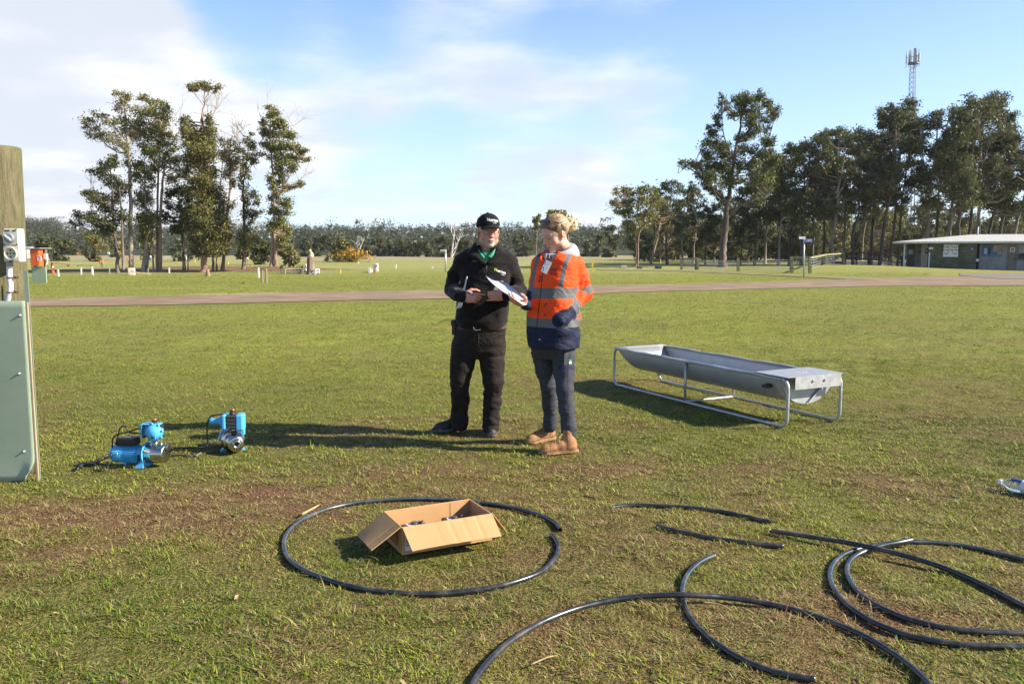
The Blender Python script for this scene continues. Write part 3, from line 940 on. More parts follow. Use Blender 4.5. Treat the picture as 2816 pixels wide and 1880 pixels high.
VR = (2.958, 1640, 230)
GR = 'gum trees standing behind the right hand fence'
sketch_tree('gum_tree', 'largest gum of the right stand, massive leaning trunk and wide tiered crown', GR, VR, 73.0,
    [([(1020, 1492), (1032, 1350), (1048, 1150), (1062, 1000), (1092, 800), (1132, 550), (1180, 300), (1200, 160)], 70, 8), ([(1060, 1020), (1000, 900), (900, 790), (780, 705), (690, 660)], 20, 5), ([(1075, 1085), (1150, 1010), (1300, 900), (1400, 700)], 24, 6), ([(1100, 780), (1240, 640), (1380, 480), (1460, 260)], 16, 4), ([(1120, 640), (1040, 430), (1015, 180)], 14, 4), ([(1150, 480), (1290, 300), (1340, 120)], 14, 4)],
    [(1010, 115, 26, 26), (1030, 175, 40, 42), (1190, 115, 55, 32), (1140, 140, 36, 42), (1250, 150, 55, 50), (1330, 100, 44, 38), (1380, 155, 36, 42), (1200, 220, 90, 50), (1300, 230, 80, 50), (1110, 240, 55, 42), (1470, 235, 36, 42), (1405, 215, 45, 42), (1380, 285, 55, 42), (990, 275, 40, 32), (1000, 330, 45, 25), (905, 352, 24, 16), (1270, 310, 70, 50), (930, 420, 45, 40), (900, 480, 36, 42), (960, 490, 55, 42), (1040, 500, 55, 42), (1180, 430, 60, 40), (1270, 420, 60, 42), (1370, 370, 42, 32), (1440, 470, 36, 34), (1370, 480, 52, 42), (900, 560, 45, 52), (980, 590, 65, 50), (1080, 580, 65, 50), (1210, 540, 52, 50), (1300, 560, 62, 50), (1390, 570, 45, 34), (700, 650, 32, 20), (760, 670, 52, 32), (830, 650, 52, 34), (900, 680, 62, 50), (1010, 660, 72, 50), (1060, 720, 72, 52), (1180, 650, 62, 50), (1280, 660, 52, 42), (850, 740, 62, 32), (960, 770, 72, 50), (1070, 820, 52, 50), (900, 830, 52, 42), (960, 880, 52, 42), (1020, 930, 45, 32), (1190, 770, 62, 50), (1290, 780, 80, 50), (1380, 770, 62, 42), (1200, 870, 72, 42), (1320, 870, 80, 50), (1420, 830, 52, 50), (1130, 940, 45, 32), (1300, 950, 62, 32), (1450, 640, 52, 52)],
    leaf=.11, pal=DARK[1:] + OLIVE[:2], bark=MBARKD, seed=21, per=24, deep=1.4, n=4)
sketch_tree('gum_tree', 'low spreading gum with two thin pale stems at the left end of the right stand', GR, VR, 80.0,
    [([(326, 1480), (325, 1300), (322, 1200), (300, 1080), (250, 950)], 13, 5), ([(338, 1480), (340, 1300), (355, 1200), (400, 1150), (430, 1050)], 13, 5), ([(325, 1180), (330, 1050), (350, 900)], 9, 4)],
    [(160, 870, 40, 28), (215, 900, 45, 40), (140, 960, 36, 26), (260, 880, 45, 34), (330, 880, 50, 34), (400, 870, 50, 34), (470, 890, 45, 32), (200, 980, 60, 42), (290, 970, 70, 50), (380, 960, 70, 50), (470, 960, 60, 48), (170, 1030, 45, 30), (260, 1060, 70, 45), (360, 1060, 70, 50), (450, 1050, 60, 50), (250, 1140, 52, 40), (330, 1140, 60, 45), (410, 1150, 55, 45), (280, 1190, 40, 30)],
    leaf=.11, pal=OLIVE, bark=MBARKP, seed=22, per=20, deep=1.0)
sketch_tree('gum_tree', 'pale crowned gum with a broken white limb behind the low spreading gum', GR, VR, 88.0,
    [([(440, 1480), (470, 1350), (500, 1250), (510, 1150), (520, 1000)], 26, 8), ([(505, 1240), (480, 1150), (500, 1050)], 12, 5)],
    [(500, 960, 55, 40), (560, 990, 55, 40), (520, 1050, 60, 40), (590, 1060, 45, 40), (480, 1110, 50, 36), (560, 1120, 55, 42), (600, 1170, 40, 40), (520, 1170, 45, 32)],
    leaf=.11, pal=GREYG, bark=MBARKP, seed=23, per=14, deep=1.0)

def stand_gum(label, u, depth, top_v, crown_px, crown_bottom, seed, pal=DARK, bark=None, group=GR, forks=2, trunk_px=8.0, leaf=.125, per=24, lean=0, name='gum_tree', dens=1.0):
    """a straight forest gum: bare lower trunk, forked top, umbrella clumps"""
    r = np.random.default_rng(seed)
    base = P(u, 0, depth)
    bx = base[0]
    gz = float(ground_z(bx, depth))
    top = P(u + lean, top_v, depth)
    Ht = top[2] - gz
    mpp = depth / FPX
    cw = crown_px * mpp / 2
    tr = trunk_px * mpp / 2
    bz = gz + Ht * crown_bottom
    wob = lambda q: r.normal() * q
    split = gz + Ht * (crown_bottom + .02 + .1 * r.random())
    limbs = [([(bx, depth, gz - .1), (bx + wob(.1), depth, gz + Ht * .25), (bx + (top[0] - bx) * .5 + wob(.2), depth + wob(.2), split), (bx + (top[0] - bx) * .8 + wob(.3), depth + wob(.3), gz + Ht * .8), (top[0], depth, gz + Ht * .97)], tr, tr * .22)]
    sp0 = np.array((bx + (top[0] - bx) * .5, depth, split))
    for k in range(forks):
        a = r.random() * 6.28
        e = np.array((top[0] + math.cos(a) * cw * .7, depth + math.sin(a) * cw * .6, gz + Ht * (.72 + .2 * r.random())))
        limbs.append(([sp0 + (0, 0, wob(.5)), (sp0 * .5 + e * .5) + np.array((math.cos(a) * cw * .1, 0, -.4)), e], tr * .55, tr * .15))
    C = []
    nC = int((15 + 9 * r.random()) * dens)
    for i in range(nC):
        f = (i + r.random()) / nC
        z = bz + (top[2] - bz) * f
        prof = (.35 + .65 * math.sin(math.pi * min(1, .18 + f * .78)) ** .8) * (1.0 if f < .8 else 1 - (f - .8) * 2.6)
        a = r.random() * 6.28
        rad = cw * prof * (.25 + .75 * r.random() ** .6)
        s = cw * (.29 + .17 * r.random())
        C.append((np.array((bx + (top[0] - bx) * f + math.cos(a) * rad, depth + math.sin(a) * rad, z - s * .4)), np.array((s * 1.1, s * 1.05, s * .85))))
    C = split_clumps(C, r, 5, .8, .55)
    return build_tree(name, label, group, (bx, depth, gz), limbs, C, leaf, pal, bark or MBARKD, per, seed, flare=True)

# the long stand of the right-hand side: every trunk a tree of its own
STAND = [  # u, distance, top v, crown width px, crown bottom, trunk px
    (1850, 92, 490, 120, .42, 8), (1893, 86, 505, 90, .40, 7), (1925, 98, 520, 110, .35, 7), (1958, 90, 560, 80, .45, 6), (2010, 100, 540, 110, .40, 7), (2058, 88, 560, 90, .40, 6),
    (2098, 84, 430, 120, .38, 8), (2128, 95, 415, 110, .42, 8), (2165, 82, 405, 120, .40, 9), (2198, 88, 398, 130, .38, 10), (2232, 80, 372, 150, .40, 12), (2262, 90, 362, 130, .45, 8),
    (2292, 84, 352, 140, .42, 10), (2318, 80, 350, 150, .38, 13), (2350, 88, 352, 140, .42, 9), (2378, 82, 360, 120, .40, 9), (2402, 92, 380, 110, .42, 7), (2428, 84, 300, 130, .42, 12),
    (2456, 80, 284, 140, .45, 14), (2482, 88, 272, 150, .42, 10), (2506, 82, 290, 130, .40, 9), (2585, 80, 300, 110, .42, 12), (2560, 96, 540, 90, .30, 6), (2612, 86, 292, 120, .45, 9),
    (2645, 80, 300, 150, .40, 13), (2672, 78, 262, 170, .42, 15), (2700, 84, 256, 170, .40, 12), (2728, 80, 275, 160, .42, 14), (2762, 86, 350, 150, .42, 12), (2795, 82, 325, 150, .40, 13),
    (2835, 80, 330, 170, .40, 14), (2540, 100, 580, 80, .30, 5), (2222, 104, 600, 130, .25, 5), (1985, 106, 600, 130, .25, 5), (2080, 108, 590, 120, .25, 5), (2450, 108, 570, 140, .22, 5), (2660, 104, 560, 150, .25, 5), (1830, 104, 600, 110, .3, 5)]
ADJ = ['slim', 'thickset', 'straight', 'forked', 'leaning', 'dense crowned', 'open crowned', 'dark trunked', 'pale stemmed', 'ragged topped']
STAND.sort()
for i, (u, d, tv, cw, cb, tp) in enumerate(STAND):
    r_ = np.random.default_rng(400 + i)
    if u < 1880: where = 'just left of the massive leaning gum'
    elif u < 2000: where = 'around the foot of the massive leaning gum'
    elif u < 2110: where = 'between the massive leaning gum and the sign post'
    elif u < 2240: where = 'behind the sign post with two plates'
    elif u < 2420: where = 'behind the sloping rail fence'
    elif u < 2530: where = 'in front of the lattice tower'
    elif u < 2650: where = 'above the left half of the toilet roof'
    else: where = 'above the right half of the toilet roof'
    small = tv > 500
    lab = f"{ADJ[i % len(ADJ)]} {'short' if small else 'tall'} dark gum {where}"
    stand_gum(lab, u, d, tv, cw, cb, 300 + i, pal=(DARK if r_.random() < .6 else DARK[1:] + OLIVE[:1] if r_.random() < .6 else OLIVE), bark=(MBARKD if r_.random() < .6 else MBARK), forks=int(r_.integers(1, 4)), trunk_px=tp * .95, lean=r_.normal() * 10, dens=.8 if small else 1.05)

for i in range(40):
    r_ = np.random.default_rng(700 + i)
    u = 1785 + i * 27 + r_.normal() * 12
    d = 112 + 34 * r_.random()
    tv = 560 + 70 * r_.random()
    lab = f"{['dull', 'dusky', 'spindly', 'bushy', 'shaded'][i % 5]} smaller gum deep in the shade {'left of the sign post' if u < 2180 else 'beyond the rail fence' if u < 2460 else 'beyond the toilet roof'}"
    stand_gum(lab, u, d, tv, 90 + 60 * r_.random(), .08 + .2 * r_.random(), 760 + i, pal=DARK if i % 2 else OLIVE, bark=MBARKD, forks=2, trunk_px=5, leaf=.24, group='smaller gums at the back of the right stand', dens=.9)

# single trees in the middle distance
GM = 'trees along the far edge of the paddock'
def blob_tree(label, u, depth, top_v, width_px, seed, pal=DARK, trunk_frac=.12, leaf=.5, group=GM, name='paddock_tree', round_=False, per=15, bark=None, base_v=None):
    r = np.random.default_rng(seed)
    b = P(u, 0, depth)
    gz = float(ground_z(b[0], depth))
    tz = P(u, top_v, depth)[2]
    Ht = tz - gz
    w2 = width_px * depth / FPX / 2
    limbs = [([(b[0], depth, gz - .2), (b[0] + r.normal() * .2, depth, gz + Ht * .4), (b[0] + r.normal() * .4, depth, gz + Ht * .85)], max(.16, w2 * .075), .05)]
    C = []
    for i in range(30 if round_ else 22):
        f = r.random()
        zc = trunk_frac + (1 - trunk_frac) * f
        prof = math.sqrt(max(0, 1 - (2 * f - 1) ** 2)) if round_ else (.45 + .55 * math.sin(math.pi * min(1, f * .85 + .12)))
        a = r.random() * 6.28
        rad = w2 * .80 * prof * math.sqrt(r.random())
        s = w2 * (.22 + .14 * r.random())
        C.append((np.array((b[0] + rad * math.cos(a), depth + rad * math.sin(a), gz + Ht * zc - s * .5)), np.array((s, s, s * .75))))
    C = split_clumps(C, r, 3, .8, .6)
    return build_tree(name, label, group, (b[0], depth, gz), limbs, C, leaf, pal, bark or MBARKD, per, seed, flare=False)
blob_tree('broad round olive tree at the left edge of the paddock', 226, 118, 630, 78, 501, RUSTY[:2] + OLIVE[1:2], .04, .30, round_=True, per=26)
blob_tree('dark bushy tree left of the round olive tree', 128, 125, 645, 92, 502, DARK, .03, .35, per=24)
blob_tree('low dark tree just behind the orange power box', 88, 150, 648, 70, 503, DARK, .03, .4, per=22)
blob_tree('dusky tree seen between the round olive tree and the gum clump', 285, 130, 640, 55, 504, GREYG, .10, .35)
blob_tree('dark shrubby tree filling the gap under the narrow gum', 690, 92, 660, 86, 505, DARK, .02, .28, per=28, round_=True)
blob_tree('grey green sapling right of the tall narrow gum', 775, 80, 662, 70, 506, GREYG, .2, .25, per=9)
blob_tree('dark tree between the trunks of the leafy column', 470, 120, 655, 80, 507, DARK, .04, .35, per=22)
blob_tree('olive bush tree behind the twin pale trunks', 375, 140, 650, 90, 508, OLIVE, .04, .4, per=20)
blob_tree('bright olive tree in the far gap left of the small dark gum', 640, 150, 672, 60, 514, OLIVE, .04, .4, per=20)
for i, (u, dd, tv, wpx) in enumerate([(820, 215, 655, 44), (850, 228, 650, 50), (885, 220, 640, 60), (912, 232, 655, 50), (1000, 236, 668, 52), (1030, 226, 652, 56), (1062, 236, 660, 50), (1090, 224, 655, 56), (1118, 232, 662, 54), (1145, 222, 660, 60), (1178, 214, 655, 60), (1215, 205, 650, 70), (1262, 198, 648, 74), (1440, 214, 640, 80), (1625, 222, 660, 70), (1655, 214, 640, 66), (1690, 190, 620, 70)]):
    where = ['left of the carved stump', 'above the carved stump', 'right of the carved stump', 'left of the gorse', 'right of the gorse', 'above the white cabinet', 'beside the far white post', 'left of the tall sign post', 'behind the tall sign post', 'behind the sign plate', 'left of the dead tree', 'around the dead tree', "behind the man's shoulder", 'between the two people', 'right of the orange jacket', 'beyond the yellow post by the jacket', 'at the dark left end of the right stand'][i]
    blob_tree(f'dark far paddock tree {where}', u, dd, tv, wpx, 520 + i, DARK if i % 3 else DARK[1:] + OLIVE[:1], .04, .55, per=24)
# the pale-topped gum rising behind the woman's head
sketch_tree('gum_tree', "round topped olive gum rising behind the woman's hair bun", None, (10.453, 1460, 570), 150.0,
    [([(1100, 1350), (1080, 900), (1000, 500), (900, 250)], 50, 16), ([(1050, 700), (1180, 500)], 25, 10)],
    [(560, 180, 120, 70), (700, 150, 140, 60), (830, 160, 120, 60), (960, 240, 130, 70), (1080, 330, 120, 80), (1180, 430, 110, 80), (1260, 530, 90, 70), (900, 330, 150, 90), (1040, 450, 140, 100), (1150, 560, 110, 80), (700, 280, 150, 90)], leaf=.38, pal=OLIVE[:3], bark=MBARKP, seed=31, per=22, deep=1.5)
sketch_tree('gum_tree', "thin sparse gum with a pale stem left of the woman's face", None, (10.453, 1460, 570), 140.0,
    [([(150, 1350), (165, 1000), (185, 700), (190, 420), (210, 260)], 26, 8)],
    [(230, 270, 60, 50), (150, 330, 60, 50), (120, 410, 60, 36), (200, 420, 60, 60), (150, 490, 50, 40), (200, 590, 60, 50), (110, 600, 50, 36), (190, 350, 55, 50)], leaf=.32, pal=GREYG, bark=MBARKP, seed=32, per=14, deep=.8)
# dead white trees
def dead_tree(label, u, depth, base_v_, arms, seed):
    r = np.random.default_rng(seed)
    b = P(u, 0, depth)
    gz = float(ground_z(b[0], depth))
    t = thing('dead_tree', label, 'tree', (b[0], depth, gz), None)
    m = MB()
    for path, w0, w1 in arms:
        pts = [P(x, y, depth + r.normal() * .4) for x, y in path]
        if path[0][1] >= base_v_:
            pts[0][2] = gz - .1
        c = catmull(pts, 5)
        m.tube(c, list(np.linspace(w0, w1, len(c)) * depth / FPX / 2), 6)
        for _ in range(5):
            a = c[r.integers(len(c) // 2, len(c))]
            e = a + np.array((r.normal() * 1.0, r.normal() * .6, .5 + r.random() * 1.6))
            m.tube([a, (a + e) / 2 + r.normal(size=3) * .12, e], [.07, .05, .02], 4)
    m.build('trunk', MDEAD, t, fix=False)
dead_tree('bleached dead tree with bare arms beside the tall sign post', 1240, 190, 700, [([(1240, 722), (1243, 690), (1248, 650), (1250, 625), (1253, 608)], 6, 2), ([(1246, 690), (1258, 668), (1264, 650)], 4, 1.5), ([(1249, 655), (1243, 640), (1240, 622)], 3, 1), ([(1242, 700), (1252, 690), (1256, 680)], 3, 1.2)], 61)
dead_tree('small bleached dead tree above the gorse bush', 985, 230, 690, [([(985, 706), (988, 690), (994, 672), (1000, 660)], 4, 1.5), ([(987, 690), (982, 676), (980, 668)], 2.5, 1)], 62)

# gorse bush and low shrubs
def shrub(name, label, c, rr, leaf, pal, seed, per=20, n=10, cat='shrub', group=None):
    r = np.random.default_rng(seed)
    t = thing(name, label, cat, c, group)
    C = []
    for i in range(n):
        d = r.normal(size=3); d /= np.linalg.norm(d)
        d[2] = abs(d[2])
        C.append((np.asarray(c) + d * np.asarray(rr) * .6 * r.random() ** .5 + (0, 0, rr[2] * .15), np.asarray(rr) * (.35 + .2 * r.random())))
    cnt = np.array([max(20, int(per * (q[0] * q[2] + q[0] * q[1]) / 2 / (leaf * leaf * 6))) for _, q in C])
    v, q, col = leaf_mass([a for a, _ in C], [b for _, b in C], cnt, leaf, pal, r, droop=-.2)
    me = np_mesh('foliage', v - np.asarray(c, float), q, None, col)
    link_mesh('foliage', me, t, None, [MLEAF])
    m = MB()
    for a, _ in C[:5]:
        m.tube([np.asarray(c) - (0, 0, .05), (np.asarray(c) + a) / 2, a], [.05, .035, .01], 4)
    m.build('stem', MBARKD, t, fix=False)
    return t
gb = G(968, 722)
shrub('gorse_bush', 'orange yellow flowering gorse bush sprawling in the dry far grass', gb, (3.4, 2.0, 2.1), .22, ((.62, .33, .02), (.48, .27, .03), (.30, .22, .05), (.10, .10, .03)), 71, per=16, n=14)
gb2 = G(940, 721)
shrub('dark_shrub', 'tall dark shrub at the left end of the flowering gorse', gb2, (2.3, 2.0, 4.6), .26, DARK[1:] + OLIVE[:1], 72, per=20, n=16)
shrub('dark_shrub', 'single small dark bush in the dry grass right of the carved stump', G(899, 719), (.6, .6, .9), .16, DARK, 73, per=12, n=5)
shrub('dark_shrub', 'rounded dark bush at the foot of the carved stump', G(822, 754), (.55, .5, .62), .07, OLIVE[:2], 74, per=14, n=7)

# far forest on the rise: one mass nobody could count
def forest():
    r = np.random.default_rng(90)
    C, R_ = [], []
    for i in range(4200):
        y = 262 + 400 * r.random() ** .85
        x = (r.random() * 2 - 1) * (.70 * y + 30)
        if x / y > .30 and y < 340:
            continue
        gz = float(ground_z(x, y))
        h = (4.8 + 6.0 * r.random() ** 1.5) * (1 + .34 * float(vnoise3(x * .016, y * .010, .3, 77)))
        w_ = h * (.20 + .14 * r.random())
        for k in range(4):
            C.append((x + r.normal() * w_ * .5, y + r.normal() * w_ * .5, gz + h * (.35 + .6 * r.random())))
            s = w_ * (.42 + .3 * r.random())
            R_.append((s, s, s * .9))
    # a clump of taller trees on the knoll at the far left
    for i in range(70):
        y = 470 + 60 * r.random()
        x = y * (-.592 + .053 * r.random())
        gz = float(ground_z(x, y))
        h = 10 + 5 * r.random()
        for k in range(6):
            C.append((x + r.normal() * 2.2, y + r.normal() * 2, gz + h * (.45 + .5 * r.random())))
            s = 1.5 + 1.3 * r.random()
            R_.append((s * 1.2, s * 1.2, s * .7))
    cnt = np.full(len(C), 34)
    v, q, col = leaf_mass(C, R_, cnt, .38, ((.050, .066, .028), (.074, .086, .036), (.102, .100, .046), (.056, .070, .038), (.088, .082, .040)), r, droop=.2)
    me = np_mesh('forest', v, q, None, col)
    o = link_mesh('forest', me, None, (0, 0, 0), [MLEAF])
    tag(o, 'dusky eucalypt forest covering the low rise along the horizon', 'forest', kind='stuff')
forest()
# ------------------------------------------------------------------ shared materials
MGALV = mat('galvanised_steel', (.42, .42, .405), .45, .4, var=.04, vscale=9, rvar=.12, second=(.38, .385, .385), sscale=20, second_amt=.2)
MGALVT = mat('galvanised_tube', (.46, .46, .44), .42, .5, var=.15, vscale=20, rvar=.1)
MGREEN = mat('green_sheet_metal', (.275, .335, .225), .55, var=.10, vscale=2.2, rvar=.12, second=(.33, .37, .27), sscale=.9, second_amt=.4)
MPOST = mat('weathered_pine_post', (.175, .135, .075), .9, var=.35, vscale=9, stretch=(7, 7, .9), second=(.12, .115, .045), sscale=2.6, second_amt=.6, bump=.8, bscale=40)
MPLANK = mat('bare_timber', (.33, .255, .155), .85, var=.25, vscale=6, stretch=(6, 6, .6), bump=.3, bscale=40)
MRAIL = mat('treated_rail', (.27, .23, .13), .9, var=.25, vscale=3, second=(.16, .17, .07), sscale=1.5, bump=.3, bscale=25)
MIVORY = mat('ivory_plastic', (.62, .58, .46), .45, var=.05, vscale=8)
MPVC = mat('white_conduit', (.70, .69, .70), .4, var=.04)
MBLACK = mat('black_plastic', (.018, .018, .020), .42, var=.1)
MDKGREY = mat('dark_grey_plastic', (.05, .05, .055), .5, var=.1)
MRUST = mat('rusty_steel', (.16, .075, .045), .8, var=.3, vscale=30)
MSTEELB = mat('zinc_bolt', (.55, .55, .55), .35, .8, var=.1)
MWHITE = mat('white_paint', (.74, .73, .70), .55, var=.08, vscale=4)
MYELLOW = mat('yellow_paint', (.70, .50, .06), .6, var=.12, vscale=4)
MORANGE = mat('orange_steel', (.72, .115, .020), .45, var=.08, vscale=3)
MPALE = mat('pale_grey_paint', (.55, .56, .53), .55, var=.1, vscale=2)
MBLUEP = mat('pump_blue_paint', (.080, .41, .70), .36, var=.06, vscale=10)
MINOX = mat('polished_stainless', (.50, .46, .41), .24, 1.0, var=.08, vscale=12, rvar=.06)
MCOPPER = mat('brass_fitting', (.50, .22, .07), .35, .8, var=.15)
MPIPE = mat('black_poly_pipe', (.018, .021, .023), .30, var=.25, vscale=10, spec=.7, rvar=.10, second=(.12, .095, .07), sscale=12, second_amt=.25)
MPIPEB = mat('pipe_stripe_sheen', (.07, .12, .14), .35, var=.15)
MCARD = mat('cardboard', (.50, .285, .125), .85, var=.07, vscale=4, second=(.43, .24, .10), sscale=3, bump=.12, bscale=120)
MCARDE = mat('cardboard_edge', (.40, .22, .09), .9, var=.15, vscale=50)
MPAPER = mat('white_paper', (.62, .62, .65), .7, var=.03, translucent=.15)
MINK = mat('black_ink', (.015, .015, .016), .7, var=0)
MCONC = mat('concrete', (.44, .40, .34), .9, var=.2, vscale=4, bump=.3, bscale=30)
MSTONEB = mat('pale_stone', (.55, .45, .33), .9, var=.25, vscale=6, bump=.4, bscale=14)

# ------------------------------------------------------------------ near post with green guard sheets
def near_post():
    y0 = 5.45
    base = P(20, 1312, y0)
    gz = float(ground_z(base[0], y0))
    X = lambda u, v, yy=y0: P(u, v, yy)
    t = thing('power_post', 'thick weathered timber post with ivory power outlet and green guard sheets', 'post', (base[0], y0, gz))
    zt = X(0, 400)[2]
    cx = X(0, 900)[0] + .008
    rad = .162
    m = MB()
    prof = [(0, rad * 1.02)] + [(h, rad * (1.0 + .012 * math.sin(h * 5))) for h in np.linspace(.1, zt - gz - .012, 14)] + [(zt - gz, rad * .955)]
    m.lathe(prof, (cx - .052, y0 + .05, gz), (.022, 0, 1), 36)
    m.build('pole', MPOST, t)
    # green sheet screwed to a timber packer on the camera side
    yf = y0 - .125
    zl = lambda v: X(0, v, yf)[2]
    xr = X(80, 1000, yf)[0]
    xr0 = X(76, 840, yf)[0]
    top = zl(827)
    sh = MB()
    rows = []
    nz, nxx = 26, 22
    xl = cx - .30
    for i in range(nz + 1):
        z = gz + .0 + (top - gz) * i / nz
        row = []
        for j in range(nxx + 1):
            x = xl + (xr - xl) * j / nxx
            # the lower right corner has been kicked out and curls towards the camera
            a = max(0.0, 1 - (z - gz) / .15) * max(0.0, (x - (xr - .085)) / .085)
            row.append((x - .045 * a ** 1.3, yf - .004 - .060 * a ** 1.1 * math.cos(a * .9), z + .05 * a * a))
        rows.append(row)
    sh.sheet(rows)
    o = sh.build('guard_sheet', MGREEN, t, thick=.0022)
    for u, v in ((54, 867), (52, 1027), (65, 1241)):
        c = X(u, v, yf - .006)
        MB().lathe([(0, .011), (.002, .011), (.002, .0065), (.008, .006), (.010, .003)], c + (0, .002, 0), (0, -1, 0), 12).build('bolt', MSTEELB, t)
    pk = MB()
    pk.box(((xr + .004), yf + .010, gz + (top - gz) / 2 - .005), (.015, .016, top - gz - .01))
    pk.build('timber_packer', MPLANK, t, bevel=.002)
    s2 = MB()
    zt2 = zl(745)
    s2.box((xr + .002, yf + .021, gz + (zt2 - gz) / 2), (.030, .003, zt2 - gz))
    s2.build('side_sheet', MGREEN, t)
    # switched outlet
    yb = y0 + .05 - rad - .03
    A, B = X(9, 629, yb), X(58, 720, yb)
    w_, h_ = B[0] - A[0], A[2] - B[2]
    cx_, cz_ = (A[0] + B[0]) / 2, (A[2] + B[2]) / 2
    ob = MB()
    ob.box((cx_, yb + .025, cz_), (w_, .07, h_))
    out = ob.build('power_outlet', MIVORY, t, bevel=.006)
    f = MB()
    yy = yb - .010 - .001
    f.box((cx_, yy - .002, cz_ + h_ * .255), (w_ * .94, .006, h_ * .47))
    f.box((cx_, yy - .002, cz_ - h_ * .255), (w_ * .98, .006, h_ * .46))
    f.build('face_plate', mat('ivory_face', (.66, .62, .48), .4, var=.04), out, bevel=.002)
    kc = (cx_, yy - .006, cz_ + h_ * .22)
    MB().lathe([(0, w_ * .31), (.012, w_ * .30), (.022, w_ * .27)], kc, (0, -1, 0), 28).build('switch_dial', mat('clear_grey_dial', (.22, .24, .25), .25, var=.1), out)
    hb = MB()
    R = Matrix.Rotation(math.radians(40), 3, 'Y')
    hb.box((cx_, yy - .034, kc[2]), (w_ * .52, .014, .012), R)
    hb.build('switch_handle', mat('pale_grey_plastic', (.45, .46, .46), .4, var=.05), out, bevel=.002)
    sc_ = (cx_, yy - .005, cz_ - h_ * .25)
    MB().lathe([(0, w_ * .42), (.012, w_ * .42), (.014, w_ * .36), (.006, w_ * .34), (.006, .0005)], sc_, (0, -1, 0), 28).build('socket', mat('cream_socket', (.66, .60, .40), .45, var=.04), out)
    pn = MB()
    for a in range(5):
        q = a * 2 * math.pi / 4
        rr = w_ * .2 if a < 4 else 0
        pn.cyl((sc_[0] + rr * math.cos(q), sc_[1] - .0055, sc_[2] + rr * math.sin(q)), (sc_[0] + rr * math.cos(q), sc_[1] - .0075, sc_[2] + rr * math.sin(q)), .0055, n=10)
    pn.build('socket_holes', MBLACK, out)
    for sx in (-1, 1):
        for sz in (.03, .475):
            MB().cyl((cx_ + sx * w_ * .41, yy - .004, cz_ + h_ * sz), (cx_ + sx * w_ * .41, yy - .0075, cz_ + h_ * sz), .0045, n=10).build('screw', MDKGREY, out)
    MB().box((cx_, yy - .012, cz_ - h_ * .475), (w_ * .22, .012, .008)).build('cover_latch', MDKGREY, out)
    ink = MB()
    for k in range(3):
        ink.box((cx_ - w_ * .27 + k * .011, yy - .0058, cz_ + h_ * .44), (.007, .001, .010))
    ink.box((cx_ + w_ * .27, yy - .0058, cz_ + h_ * .44), (.018, .001, .008))
    ink.build('dial_markings', MINK, out)
    # conduit with saddles
    cpath = catmull([X(26, 722, yb + .02), X(26, 760, yb + .02), X(29, 785, yb + .02), X(27, 805, yb + .02), X(20, 828, yb + .03), X(14, 850, yb + .06)], 8)
    MB().tube(cpath, .0165, 14).build('conduit', MPVC, t)
    MB().lathe([(0, .021), (.03, .021)], X(26, 719, yb + .02), (0, 0, -1), 16).build('conduit_gland', mat('grey_gland', (.40, .36, .33), .6), t)
    for v in (763, 803):
        c = X(28, v, yb + .02)
        b = MB()
        b.tube([c + np.array((.0185 * math.cos(a), -.0185 * math.sin(a), 0)) for a in np.linspace(-.3, math.pi + .3, 12)], .0045, 6)
        b.box((c[0] + .034, c[1] + .005, c[2]), (.034, .004, .016))
        b.cyl((c[0] + .040, c[1], c[2]), (c[0] + .040, c[1] - .010, c[2]), .007, n=8)
        b.build('pipe_saddle', MRUST, t)
near_post()

